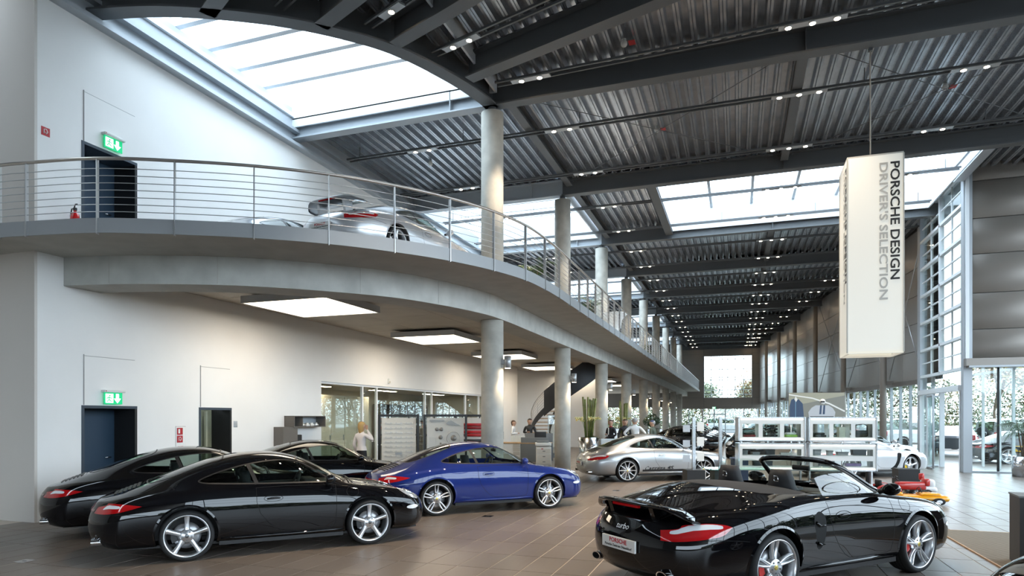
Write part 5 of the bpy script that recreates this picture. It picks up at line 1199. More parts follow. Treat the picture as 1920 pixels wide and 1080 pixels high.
helix(r1, -.30, 1.0, .45, 1, dk, 'outer_stringer'); helix(r0, -.2, .25, 0, 1, dk, 'inner_stringer'); helix(r1, -.2, .15, 0, .45, dk, 'lower_stringer')
f = lambda r, d, u0, u1: [(r*math.cos(aa(u)), r*math.sin(aa(u)), zz(u)+d) for u in np.linspace(u0, u1, 20)]
MB().tube(f(r1,1.0,0,.5), .024, rail_m, 8).obj('handrail', st)
for d in (.3,.45,.6,.75,.88): MB().tube(f(r1,d,0,.5), .008, rail_m, 5).obj('rail_rod', st)
for u in (0,.12,.25,.37): MB().cyl((r1*math.cos(aa(u)),r1*math.sin(aa(u)),zz(u)), (r1*math.cos(aa(u)),r1*math.sin(aa(u)),zz(u)+1), .014, rail_m, 6).obj('baluster', st)
m = MB(); arc = [(-8.6+4.2*math.cos(a), 34.4+4.2*math.sin(a)) for a in np.linspace(math.radians(75), math.radians(178), 24)]
m.strip([(x,y,0) for x,y in arc], [(x,y,4.6) for x,y in arc], wall_white); m.strip([(x-.1,y+.15,0) for x,y in arc], [(x-.1,y+.15,4.6) for x,y in arc], wall_white); struct(m.obj('wall_curved'))

# plants ---------------------------------------------------------------
leaf_g = mat('leaf_green', (.035,.085,.018), .45, spec=.4); leaf_d = mat('leaf_dark', (.018,.05,.015), .45); bamboo = mat('bamboo', (.16,.17,.045), .4, noise=(6, .35)); bark = mat('bark', (.10,.07,.045), .9, noise=(12, .3)); soil = mat('soil', (.03,.022,.015), 1.); orchid = mat('orchid', (.72,.74,.38), .5)
def blade(L, w, droop, mt, n=8, fold=.25):
    m = MB(); A, Bq, Cc = [], [], []
    for i in range(n+1):
        u = i/n; x = L*u; z = L*(.55*u-droop*u*u); ww = w*math.sin(PI*min(1, u*.9+.08))**.7*(1-.3*u); A.append((x,-ww,z)); Bq.append((x,0,z-ww*fold)); Cc.append((x,ww,z))
    m.strip(A, Bq, mt); m.strip(Bq, Cc, mt); up = lambda P: [(a,b,c+.003) for a,b,c in P]; m.strip(up(A), up(Bq), mt); m.strip(up(Bq), up(Cc), mt); return m.mesh('leaf')
def feather(L, droop, mt, n=13):
    """palm frond: midrib with paired narrow leaflets"""
    m = MB(); pts = []
    for i in range(n+1):
        u = i/n; pts.append(Vector((L*u*(1-.15*u), 0, L*(.75*u-droop*u*u))))
    m.tube(pts, [.008*(1-.7*i/n) for i in range(n+1)], mt, 5)
    for i in range(2, n+1):
        u = i/n; l = L*.42*math.sin(PI*min(1, .25+.75*u))**.6*(1.1-.6*u)
        for sd in (-1, 1):
            d = Vector((.75, sd*.75, .05-.35*u)).normalized()*l; w_ = Vector((.5,-sd*.5,0)).normalized()*.014; p = pts[i]
            m.add([p-w_*.4, p+d*.4-w_+Vector((0,0,.02)), p+d-Vector((0,0,l*.25)), p+d*.4+w_+Vector((0,0,.02)), p+w_*.4], [(0,1,2,3,4)], mt)
    return m.mesh('frond')
FR = [feather(.9, .55, leaf_g), feather(.75, .8, leaf_d), feather(1.0, .95, leaf_g)]
LF = [blade(.5, .035, .5, leaf_g), blade(.38, .05, .75, leaf_d)]
def palm(label, loc, h, n, sc, pot=None, stems=3, spread=.15, seed=0):
    rnd = random.Random(seed); t = thing('potted_palm', label, 'plant', loc)
    if pot:
        r, ph, mt = pot; MB().lathe([(0,0),(r,0),(r,ph),(r-.02,ph),(r-.025,ph-.06),(0,ph-.06)], mt, 28).obj('pot', t); MB().cyl((0,0,ph-.09), (0,0,ph-.055), r-.02, soil, 20).obj('soil', t)
    z0 = pot[1]-.06 if pot else 0
    for i in range(stems):
        a = rnd.uniform(0, 6.28); tx, ty, tz = spread*math.cos(a), spread*math.sin(a), h*rnd.uniform(.45, 1)
        MB().tube([(tx*.3,ty*.3,z0),(tx*.7,ty*.7,z0+tz*.5),(tx,ty,z0+tz)], [.022,.017,.012], bark, 6).obj('stem', t)
        for k in range(n):
            o = link('frond', rnd.choice(FR), t, (tx, ty, z0+tz*(1-.25*k/n))); o.rotation_euler = (0, rnd.uniform(-.5,.35), rnd.uniform(0,6.28)); s_ = sc*rnd.uniform(.7,1.15); o.scale = (s_,s_,s_)
    return t
palm('tall palm in a round steel planter by the entrance window', (8.35,24.0,0), 1.1, 7, .85, (.34,.62,inox), 4, .22, 3)
palm('bushy palm on the gallery behind the first column', (-5.0,16.0,ZF), .5, 7, .72, (.25,.35,white_f), 3, .15, 5)
palm('palm on the gallery between the second and third columns', (-5.1,23.2,ZF), .9, 6, .8, (.25,.35,white_f), 3, .15, 8)
palm('low palm on the gallery beyond the fourth column', (-5.0,37.0,ZF), .5, 7, .8, (.25,.35,white_f), 3, .2, 9)
palm('slender palm beside the small round tree in the background', (-4.1,34.3,0), .9, 7, .7, (.25,.5,inox), 2, .12, 11)
t = thing('topiary_tree', 'small round-headed tree in a pot in the background', 'plant', (-4.35,35.4,0)); MB().lathe([(0,0),(.22,0),(.28,.5),(.25,.5),(0,.44)], inox, 20).obj('pot', t); MB().tube([(0,0,.45),(.03,0,.9),(0,.02,1.4)], .035, bark, 8).obj('trunk', t)
fm_ = MB(); rnd = random.Random(4)
for cx, cy, cz, cr in ((0,0,1.72,.34),(-.25,0,1.6,.25),(.22,.1,1.62,.24),(0,-.15,1.5,.25)):
    for i in range(160):
        d = Vector((rnd.gauss(0,1),rnd.gauss(0,1),rnd.gauss(0,1))).normalized()*cr*rnd.uniform(.7,1); p = Vector((cx,cy,cz))+d; u = d.orthogonal().normalized()*.05; v = d.cross(u).normalized()*.03; fm_.add([p-u,p-v,p+u+d*.05,p+v], [(0,1,2,3)], leaf_d)
o = fm_.obj('foliage', t); o['kind'] = 'stuff'
def bamboo_planter(label, loc, hb, pr, ph, seed):
    rnd = random.Random(seed); t = thing('bamboo_planter', label, 'planter', loc); MB().lathe([(0,0),(pr*.68,0),(pr,ph),(pr-.02,ph),(pr-.04,ph-.05),(0,ph-.05)], inox, 32).obj('pot', t)
    for i in range(8):
        a = rnd.uniform(0,6.28); r = rnd.uniform(.05,.16); lean = rnd.uniform(.02,.16); H_ = hb*rnd.uniform(.9,1.0); b = Vector((r*math.cos(a), r*math.sin(a), ph-.06)); e = b+Vector((lean*math.cos(a), lean*math.sin(a), H_))
        m = MB(); m.cyl(b, e, .035, bamboo, 10)
        for k in range(1, 5): q = b+(e-b)*k/5; m.cyl(q-(e-b).normalized()*.006, q+(e-b).normalized()*.006, .039, bamboo, 10)
        m.obj('bamboo_stalk', t)
    for i in range(14):
        o = link('leaf', LF[1], t, (rnd.uniform(-.15,.15), rnd.uniform(-.15,.15), ph-.03)); o.rotation_euler = (0, rnd.uniform(-.4,.1), rnd.uniform(0,6.28)); s_ = rnd.uniform(.7,1.0); o.scale = (s_,s_*1.4,s_)
    fl_ = MB()
    for k in range(5): u = 2*PI*k/5; fl_.add([(0,0,0),(.03*math.cos(u-.5),.03*math.sin(u-.5),.012),(.055*math.cos(u),.055*math.sin(u),.0),(.03*math.cos(u+.5),.03*math.sin(u+.5),.012)], [(0,1,2,3)], orchid)
    fl_.cyl((0,0,-.004), (0,0,.015), .012, MATS['lamp_amber'], 8); fme = fl_.mesh('orchid_flower')
    for i in range(5):
        a = rnd.uniform(0,6.28); R2 = rnd.uniform(.22,.42); pts = [(.1*math.cos(a),.1*math.sin(a),ph),(.6*R2*math.cos(a),.6*R2*math.sin(a),ph+.5),(R2*math.cos(a),R2*math.sin(a),ph+.68),(1.25*R2*math.cos(a),1.25*R2*math.sin(a),ph+.66)]
        sp = spline(pts, 5); sm = MB().tube(sp, .006, leaf_g, 5).obj('orchid_stem', t)
        for k in range(7, 16): o = link('orchid_flower', fme, sm, sp[k] + Vector((rnd.uniform(-.05,.05),rnd.uniform(-.05,.05),rnd.uniform(-.04,.03)))); o.rotation_euler = (rnd.uniform(.6,1.6), 0, rnd.uniform(0,6.28)); o.scale = (1.2,)*3
bamboo_planter('large steel planter with bamboo stalks and pale orchids by the second column', (-5.05,22.9,0), 1.55, .38, 1.1, 1); bamboo_planter('smaller steel planter with bamboo and orchids behind the man in dark jacket', (-5.0,30.2,0), 1.55, .32, 1.1, 2)
t = thing('high_table', 'white round high table on the gallery beyond the third column', 'table', (-4.85,27.1,ZF)); MB().lathe([(0,1.25),(.5,1.25),(.5,1.22),(.30,1.0),(.12,.2),(.3,0),(0,0)], white_f, 28).obj('pedestal', t); MB().cyl((0,0,1.25), (0,0,1.27), .52, white_f, 28).obj('top', t)
# roof details
for k, (x, y, lb) in enumerate(((-2.32,14.05,'white smoke detector with red tag on the roof deck above the fanned beams'),(-2.14,18.56,'white smoke detector with red tag beyond the first roof beam'),(4.8,18.49,'white smoke detector with red tag near the hanging light box rope'),(-9.24,18.67,'white smoke detector over the gallery behind the first column'))):
    t = thing('smoke_detector', lb, 'detector', (x,y,ZD-.10), 0, 'roof smoke detectors'); MB().lathe([(0,-.06),(.05,-.055),(.07,-.02),(.07,.03)], white_f, 16).cyl((0,0,.03), (0,0,.10), .05, white_f, 12).obj('body', t)
    if k < 3: MB().box((.10,-.09,-.01), (.24,.09,.0), red_s).obj('tag_plate', t); MB().cyl((.17,0,0), (.17,0,.10), .005, steel, 6).obj('tag_wire', t)
for k, (x, y) in enumerate(((-8.84,14.54),(-8.82,21.1))):
    t = thing('ceiling_detector', 'small grey detector on the gallery soffit, %s' % ('between first and second light boxes' if k == 0 else 'between second and third light boxes'), 'detector', (x,y,4.55)); MB().cyl((0,0,-.05), (0,0,.03), .06, lamp_h, 14, .08).obj('body', t); MB().cyl((0,0,-.07), (0,0,-.05), .03, black_m, 10).obj('sensor', t)

for k, (a, b) in enumerate((((-5.2,15.3),(1.2,21.4)),((-5.2,21.4),(1.2,15.3)),((1.6,15.3),(8.,21.4)),((1.6,21.4),(8.,15.3)))):
    t = thing('tie_rod', 'thin diagonal tie rod under the roof deck, %s' % ('left half, running to far right','left half, running to far left','right half, running to far right','right half, running to far left')[k], 'tie rod', (0,0,9.78+.03*(k%2)), 0, 'diagonal roof tie rods'); MB().cyl((*a,0), (*b,0), .01, steel, 6).obj('rod', t)
    for q in (a, b): MB().box((q[0]-.05,q[1]-.02,-.03), (q[0]+.05,q[1]+.02,.03), steel).obj('anchor', t)
# hanging light box ------------------------------------------------------
t = thing('hanging_light_box', 'tall glowing white square light box with vertical lettering hung from the roof', 'light box', (2.59,15.1,3.12))
fab = mat('banner_fabric', (.74,.73,.68), .6, emit=(1.0,.96,.84), es=.20); bw, bh = .50, 3.92; ed = mat('banner_edge', (.55,.54,.50), .5)
for s_, ax in ((-1,'Y'),(1,'Y'),(-1,'X'),(1,'X')):
    MB().box((-bw,s_*bw,0) if ax == 'Y' else (s_*bw,-bw,0), (bw,s_*bw-.004*s_,bh) if ax == 'Y' else (s_*bw-.004*s_,bw,bh), fab).obj('fabric_face', t)
for x in (-bw,bw):
    for y in (-bw,bw): MB().box((x-.012,y-.012,0), (x+.012,y+.012,bh), ed).obj('edge_profile', t)
MB().box((-bw,-bw,bh), (bw,bw,bh+.03), ed).obj('top_plate', t); MB().box((-bw+.03,-bw+.03,.06), (bw-.03,bw-.03,.07), fab).obj('bottom_diffuser', t)
for a, b in (((-bw,-bw,-.02),(bw,-bw+.05,.02)),((-bw,bw-.05,-.02),(bw,bw,.02)),((-bw,-bw+.05,-.02),(-bw+.05,bw-.05,.02)),((bw-.05,-bw+.05,-.02),(bw,bw-.05,.02))): MB().box(a, b, fab).obj('bottom_rim', t)
MB().cyl((0,0,bh+.03), (0,0,ZB-3.12), .014, mat('rope', (.40,.37,.33), .8), 8).obj('rope', t); MB().box((-.04,-.04,ZB-3.12-.06), (.04,.04,ZB-3.12), steel).obj('rope_hook', t)
for txt, col, off_, L_, sz in (('PORSCHE DESIGN', (.02,.02,.02), .34, 2.33, .225), ("DRIVER'S SELECTION", (.52,.51,.48), .14, 2.72, .205)):
    me = text_mesh(txt, sz, mat('letters_%d' % len(txt), col, .6), .002, 'LEFT', bold=.004); xs = [v.co.x for v in me.vertices]; k_ = L_/(max(xs)-min(xs))
    for face in (0, 1):
        o = link('lettering', me, t); o['kind'] = 'stuff'; o.scale = (k_, 1, 1)
        if face == 0: o.location = (off_, -bw-.006, bh-.14); o.rotation_euler = Matrix(((0,1,0),(0,0,-1),(-1,0,0))).to_euler()
        else: o.location = (-bw-.006, -off_, bh-.14); o.rotation_euler = Matrix(((0,0,-1),(0,-1,0),(-1,0,0))).to_euler()

# shop display -----------------------------------------------------------
casew = mat('case_white', (.72,.72,.70), .4); led = mat('case_led', (1,1,.9), .5, emit=(1,.93,.72), es=2.6); case_back = mat('case_panel', (.66,.67,.66), .5)
SH = Vector((1.43,15.43,0)); SR = math.radians(13)
def shp(x, y, z): return (SH.x+x*math.cos(SR)-y*math.sin(SR), SH.y+x*math.sin(SR)+y*math.cos(SR), z)
mods = [(-1.45,1.30,'upper left'),(.03,1.30,'upper right'),(-1.45,.66,'lower left'),(.03,.66,'lower right')]
for x, z, nm in mods:
    t = thing('display_case', '%s lit white glass case of the accessories display' % nm, 'display case', shp(x,0,z), SR, 'lit accessory cases'); w_, h_ = 1.42, (.53 if 'upper' in nm else .60); d_ = .32
    for a, b in (((0,0,0),(w_,d_,.025)),((0,0,h_-.025),(w_,d_,h_)),((0,0,.025),(.025,d_,h_-.025)),((w_-.025,0,.025),(w_,d_,h_-.025))): MB().box(a, b, inox).obj('frame', t)
    wins = [(.09,.43),(.52,.88),(.97,1.32)] if 'upper' in nm else [(.09,1.33)]; rows = [(.09,.38)] if 'upper' in nm else [(.09,.22),(.33,.47)]
    for yy in (.012, d_-.018):
        m = MB(); xs = sorted({.025, w_-.025, *[a for q in wins for a in q]})
        for a, b in zip(xs, xs[1:]):
            if (a, b) in wins or any(abs(a-p) < 1e-6 and abs(b-q) < 1e-6 for p, q in wins):
                zc = [.025]+[v for r in rows for v in r]+[h_-.025]
                for i in range(0, len(zc), 2): m.box((a,yy,zc[i]), (b,yy+.006,zc[i+1]), casew)
            else: m.box((a,yy,.025), (b,yy+.006,h_-.025), casew)
        m.obj('face_panel', t)
    for a, b in wins:
        for r in rows: MB().box((a,.004,r[0]), (b,.008,r[1]), pane).obj('pane', t); MB().box((a,.03,r[0]-.012), (b,d_-.03,r[0]-.004), casew).obj('shelf', t)
    MB().box((.05,.05,h_-.035), (w_-.05,.07,h_-.027), led).obj('light_strip', t); MB().box((.05,-.004,h_-.05), (w_-.05,.011,h_-.04), led).obj('light_strip', t); MB().box((.05,-.004,.04), (w_-.05,.011,.048), led).obj('light_strip', t)
    for a in (.01,w_/2,w_-.03):
        for b in (.008,h_-.018): MB().cyl((a,-.006,b), (a,0,b), .008, black_m, 8).obj('bolt', t)
    if 'lower' in nm:
        for a in (.05,w_-.08): MB().box((a,.12,-.38), (a+.03,.2,0), inox).obj('leg', t)
    else:
        for a in (.08,w_-.11): MB().box((a,.12,-.04), (a+.03,.2,0), inox).obj('spacer', t)
t = thing('display_plinth', 'long low black plinth under the accessories display', 'plinth', shp(0,.16,0), SR); MB().box((-1.5,-.3,0), (1.55,.35,.26), black_m).obj('body', t); MB().box((-1.45,-.31,0), (1.5,-.30,.04), steel).obj('kick_strip', t)
def item(nm, lb, cat, x, z, fn, y=.16):
    t = thing(nm, lb, cat, shp(x,y,z), SR); fn(t); return t
def caps(c1, c2):
    def f(t): MB().bbox((-.13,-.09,0), (.13,.09,.05), .02, mat('it%s' % str(c1), c1, .6)).obj('body', t); MB().bbox((-.11,-.07,.045), (.11,.08,.10), .03, mat('it%s' % str(c2), c2, .6)).obj('crown', t)
    return f
def boxes(c, w_, h_):
    def f(t): MB().bbox((-w_/2,-.07,0), (w_/2,.07,h_), .006, mat('it%s' % str(c), c, .6)).obj('body', t); MB().box((-w_/2-.003,-.073,h_*.7), (w_/2+.003,.073,h_), mat('it%s' % str(c), c, .6)).obj('lid', t)
    return f
def bag(t):
    MB().bbox((-.14,-.06,0), (.14,.06,.15), .04, mat('leather_brown', (.03,.02,.012), .35)).obj('body', t); MB().tube([(-.12,0,.10),(-.10,0,.26),(.06,0,.29),(.13,0,.25),(.13,0,.1)], .012, MATS['leather_brown'], 6).obj('strap', t); MB().bbox((-.12,-.07,.06), (.12,-.055,.15), .01, black_m).obj('flap', t)
def shades(t):
    for i in range(3):
        for j in range(4):
            for s_ in (-1, 1): MB().lathe([(0,-.006),(.026,-.006),(.026,.004)], black_m, 10, 'Y', (-.12+.12*i+.032*s_,0,.03+.07*j)).obj('lens', t)
    MB().box((-.18,.03,0), (.18,.04,.29), pane).obj('holder', t)
item('travel_case', 'dark red and black cases in the upper left display window', 'case', -1.19,1.392, caps((.20,.01,.015),(.02,.02,.02))); item('sunglasses_rack', 'rack of dark sunglasses in the upper left case', 'sunglasses', -.75,1.392, shades); item('baseball_hat', 'white and green cap in the upper left case', 'cap', -.30,1.392, caps((.25,.45,.06),(.72,.72,.70)))
item('black_purse', 'black purse lying in the upper right case', 'purse', .30,1.392, caps((.015,.015,.018),(.02,.02,.025))); item('gift_carton', 'cream carton tower in the upper right case', 'box', .76,1.392, boxes((.62,.60,.50),.13,.22)); item('shoulder_bag', 'brown leather shoulder bag in the upper right case', 'bag', 1.17,1.392, bag)
for k, (x, z, c, w_, h_, lb) in enumerate(((-1.28,1.0,(.16,.17,.18),.10,.10,'grey box at the left end of the lower left case'),(-1.05,1.0,(.2,.2,.21),.16,.06,'flat grey box in the lower left case'),(-.75,1.0,(.02,.02,.025),.2,.12,'black pouch in the lower left case'),(-.40,1.0,(.5,.48,.45),.25,.05,'row of pale wallets in the lower left case'),(.22,1.0,(.15,.16,.17),.2,.13,'large grey box in the lower right case'),(.52,1.0,(.2,.2,.2),.1,.10,'upright grey box in the lower right case'),(.78,1.0,(.17,.18,.19),.22,.07,'flat slate box in the lower right case'),(1.12,1.0,(.03,.035,.045),.28,.12,'dark folded jacket in the lower right case'),(-.9,.76,(.04,.04,.05),.4,.1,'dark luggage on the bottom shelf of the lower left case'),(.45,.76,(.03,.03,.035),.3,.11,'dark shoes box on the bottom shelf of the lower right case'),(1.0,.76,(.10,.03,.18),.3,.06,'purple scarf on the bottom shelf of the lower right case'))): item('boxed_item', lb, 'box', x, z, boxes(c, w_, h_))
# poster
t = thing('poster', 'wide poster of a jacket and a race car on a winding track above the display', 'poster', (1.84,17.58,0), math.radians(13))
MB().box((-.66,0,1.80), (.66,.03,2.43), mat('poster_road', (.20,.20,.17), .5)).obj('board', t)
MB().prism([(-.66,2.1),(-.2,2.18),(.25,2.28),(.66,2.36),(.66,2.43),(-.66,2.43)], -.003, 0, mat('poster_hill', (.33,.32,.24), .5), 'Y').obj('hill_print', t)
MB().prism([(-.66,2.37),(-.1,2.28),(.3,2.14),(.66,1.95),(.66,1.99),(.3,2.18),(-.1,2.31),(-.66,2.40)], -.005, -.003, MATS['paper'], 'Y').obj('lane_print', t)
MB().prism([(-.64,1.80),(-.64,2.12),(-.60,2.26),(-.50,2.30),(-.42,2.26),(-.33,2.16),(-.30,1.80)], -.006, -.003, mat('poster_jacket', (.03,.06,.12), .6), 'Y').obj('jacket_print', t); MB().prism([(-.53,2.27),(-.50,2.34),(-.45,2.27),(-.49,2.2)], -.008, -.006, MATS['paper'], 'Y').obj('collar_print', t); MB().box((-.505,-.0075,1.80), (-.495,-.006,2.24), mat('poster_zip', (.2,.4,.55), .5)).obj('zip_print', t)
MB().prism([(-.18,1.82),(-.20,1.95),(-.12,2.06),(-.02,2.12),(.28,2.12),(.38,2.05),(.44,1.95),(.42,1.82)], -.006, -.003, mat('poster_car', (.45,.47,.50), .5), 'Y').obj('car_print', t)
for x in (.06,.14): MB().prism([(x,1.9),(x+.02,2.12),(x+.06,2.12),(x+.05,1.9)], -.008, -.006, MATS['poster_jacket'], 'Y').obj('stripe_print', t)
MB().lathe([(0,-.007),(.07,-.007),(.07,-.003)], MATS['paper'], 16, 'Y', (.14,0,2.21)).obj('helmet_print', t); MB().box((.09,-.009,2.19), (.19,-.007,2.225), black_m).obj('visor_print', t); MB().box((-.16,-.008,1.80), (.40,-.006,1.85), black_m).obj('bumper_print', t)
for x in (-.6,.6): MB().cyl((x,.02,0), (x,.02,1.8), .015, inox, 8).obj('post', t)
# pedestals with posts
for k, (x, y, w_, lb) in enumerate(((-.83,13.48,.36,'black pedestal with silver post and hanging cards in front of the silver coupe'),(-.33,13.75,.32,'black pedestal with silver post and glass plate behind the convertible'))):
    t = thing('pedestal', lb, 'pedestal', (x,y,0), TH); MB().box((-w_/2,-w_/2,0), (w_/2,w_/2,.78), black_m).obj('block', t); MB().box((-.03,-.03,.78), (.03,.03,1.83), inox).obj('post', t); MB().box((w_/2,-w_/2,0), (w_/2+.01,w_/2,.78), casew).obj('side_panel', t)
    if k == 0:
        for z in (.95,1.25,1.55): MB().box((.06,-.02,z), (.20,-.01,z+.18), MATS['paper']).obj('card', t); MB().box((-.22,-.02,z-.02), (-.08,-.01,z+.12), steel_l).obj('card', t)
        MB().cyl((-.03,0,1.2), (.12,-.02,1.25), .006, inox, 6).obj('arm', t)
    else: MB().box((-.3,-.3,.79), (1.0,.3,.80), glass('glass_green', (.6,.85,.78))).obj('glass_plate', t)
t = thing('waste_bin', 'dark blue waste bin standing between the pedestals and the cars', 'bin', (.05,19.6,0), TH); MB().prism([(-.2,-.15),(.2,-.15),(.2,.15),(-.2,.15)], 0, .62, mat('bin_blue', (.01,.02,.06), .5)).obj('body', t); MB().bbox((-.23,-.18,.62), (.23,.18,.68), .015, MATS['bin_blue']).obj('lid', t)
# toys
red = mat('toy_red', (.50,.02,.015), .3, 0, .5); yel = mat('toy_yellow', (.80,.35,.01), .35, 0, .4); whp = mat('toy_white', (.75,.76,.77), .35)
def wheel_toy(t, x, y, r, w_): MB().lathe([(0,-w_),(r*.5,-w_),(r*.9,-w_),(r,-w_*.6),(r,w_*.6),(r*.9,w_),(0,w_)], MATS['car_rubber'], 20, 'Y', (x,y,r)).lathe([(0,-w_-.004),(r*.5,-w_-.002)], inox, 14, 'Y', (x,y,r)).obj('wheel', t)
t = thing('pedal_tractor', 'red pedal tractor toy with black steering wheel on the floor', 'toy', (3.5,16.9,0), .15); t.scale = (.95,.85,.64)
for y in (-.24,.24): wheel_toy(t,-.32,y,.22,.06); wheel_toy(t,.42,y,.15,.04); MB().lathe([(.25,-.07),(.27,-.07),(.27,.07),(.25,.07)], red, 14, 'Y', (-.32,y,.22), a0=.1, a1=PI-.1).obj('mudguard', t)
MB().bbox((-.1,-.12,.28), (.55,.12,.56), .05, red).obj('bonnet', t); MB().bbox((.5,-.14,.42), (.62,.14,.68), .04, red).obj('grille', t); MB().bbox((-.5,-.16,.36), (-.12,.16,.44), .03, black_m).obj('seat', t); MB().bbox((-.52,-.16,.42), (-.44,.16,.62), .03, black_m).obj('seat_back', t); MB().cyl((.0,0,.55), (-.12,0,.72), .015, black_m, 8).obj('steering_column', t)
MB().tube([(-.12+.03*math.cos(a),.14*math.sin(a),.72+.14*math.cos(a)*.3) for a in np.linspace(0,6.28,18,endpoint=False)], .012, black_m, 6, True).obj('steering_wheel', t)
t = thing('ride_on_car', 'white and red ride-on toy behind the red tractor', 'toy', (3.95,17.6,0), -.1); t.scale = (.8,.8,.60)
for y in (-.2,.2): wheel_toy(t,-.3,y,.12,.04); wheel_toy(t,.3,y,.12,.04)
MB().bbox((-.5,-.2,.12), (.55,.2,.34), .08, whp).obj('body', t); MB().bbox((.2,-.16,.3), (.5,.16,.62), .08, whp).obj('windshield', t); MB().bbox((.1,-.06,.58), (.24,.06,.85), .04, red).obj('helmet', t)
t = thing('toy_roadster', 'yellow ride-on toy car in front of the red tractor', 'toy', (3.6,15.8,0), .1); t.scale = (.9,.9,.56)
for y in (-.24,.24): wheel_toy(t,-.35,y,.13,.045); wheel_toy(t,.36,y,.13,.045)
MB().bbox((-.6,-.24,.10), (.62,.24,.34), .10, yel).obj('body', t); MB().bbox((.0,-.2,.30), (.45,.2,.42), .06, yel).obj('bonnet', t); MB().bbox((-.6,-.2,.30), (-.35,.2,.45), .06, yel).obj('rear_hump', t); MB().tube([(.02+.02*math.cos(a),.12*math.sin(a),.52+.10*math.cos(a)) for a in np.linspace(0,6.28,16,endpoint=False)], .011, black_m, 6, True).obj('steering_wheel', t); MB().cyl((.1,0,.4), (.02,0,.52), .012, black_m, 6).obj('steering_column', t)
t = thing('bucket_chair', 'black bucket seat with white tag beside the toys', 'seat', (2.75,17.35,0), PI-.3); t.scale = (.8,.8,.62); MB().box((-.25,-.25,0), (.25,.25,.3), black_m).obj('block', t); MB().bbox((-.28,-.27,.3), (.28,.27,.46), .05, mat('seat_black', (.014,.014,.016), .7)).obj('cushion', t); MB().bbox((-.32,-.27,.42), (-.18,.27,1.05), .06, MATS['seat_black']).obj('backrest', t); MB().box((.1,-.30,.4), (.14,-.29,.62), MATS['paper']).obj('tag', t)
t = thing('black_plinth', 'black square plinth between the toys and the silver roadster', 'plinth', (3.98,18.6,0), .1); MB().box((-.24,-.24,0), (.24,.24,.52), black_m).obj('body', t); MB().box((-.24,-.24,.52), (.24,.24,.54), black_m).obj('top', t)
# mat and counter at the right edge
def mat_weave():
    m = mat('mat_weave', (.2,.17,.13), .9); nt = m.node_tree; p = nt.nodes['Principled BSDF']; tc = nt.nodes.new('ShaderNodeTexCoord'); w_ = nt.nodes.new('ShaderNodeTexWave'); w_.inputs['Scale'].default_value = 5.; w_.bands_direction = 'DIAGONAL'; w_.inputs['Distortion'].default_value = 1.5
    r = nt.nodes.new('ShaderNodeMix'); r.data_type = 'RGBA'; r.inputs['A'].default_value = (.10,.085,.065,1); r.inputs['B'].default_value = (.22,.19,.145,1); nt.links.new(tc.outputs['Object'], w_.inputs['Vector']); nt.links.new(w_.outputs['Fac'], r.inputs['Factor']); nt.links.new(r.outputs['Result'], p.inputs['Base Color']); return m
t = thing('floor_mat', 'woven brown entrance mat set in the floor by the convertible', 'mat', (4.3,10.3,0)); MB().box((-1.27,-1.9,.001), (1.27,1.9,.012), mat_weave()).obj('pile', t)
for a, b in (((-1.29,-1.92,.0),(-1.27,1.92,.014)),((1.27,-1.92,0),(1.29,1.92,.014)),((-1.27,1.9,0),(1.27,1.92,.014)),((-1.27,-1.92,0),(1.27,-1.9,.014))): MB().box(a, b, wood_l).obj('edge_strip', t)
t = thing('dark_counter', 'dark grey counter panel at the right edge on the mat', 'counter', (3.22,9.42,.014), -.12); MB().box((0,0,0), (1.9,.5,.84), mat('counter_dark', (.035,.033,.032), .5)).obj('body', t); MB().box((-.01,-.01,.84), (1.91,.51,.86), grey_f).obj('top', t)
# entrance doors
t = thing('glass_door', 'curved glass leaf of the entrance standing open', 'door', (XT-.1,27.6,0)); gd = glass('door_glass', (.80,.90,.90))
arc = [(-.55*math.sin(a), 1.1*math.cos(a)-1.1) for a in np.linspace(0, 1.9, 12)]
for (x0,y0),(x1,y1) in zip(arc, arc[1:]): pass
m = MB(); m.strip([(x,y,.08) for x,y in arc], [(x,y,2.55) for x,y in arc], gd); m.obj('leaf', t); MB().tube([(x,y,.05) for x,y in arc], .04, steel_l, 8).obj('bottom_rail', t); MB().tube([(x,y,2.58) for x,y in arc], .04, steel_l, 8).obj('top_rail', t); MB().cyl((arc[-1][0],arc[-1][1],.05), (arc[-1][0],arc[-1][1],2.58), .03, steel_l, 8).obj('stile', t)
dr = struct(MB().box((XT-.12,25.3,2.72), (XT+.1,30.45,2.90), white_steel).obj('door_4'))
for y in (25.35,27.6,29.3,30.35): MB().box((XT-.05,y,0), (XT+.1,y+.10,2.72), white_steel).obj('post', dr)
for y0, y1 in ((27.7,29.3),(29.4,30.35)): MB().box((XT+.02,y0,.05), (XT+.03,y1,2.7), pane).obj('pane', dr)
for y0, y1 in ((25.45,27.6),(27.7,30.35)): MB().box((XT+.02,y0,2.95), (XT+.03,y1,3.42), pane).obj('pane', dr)
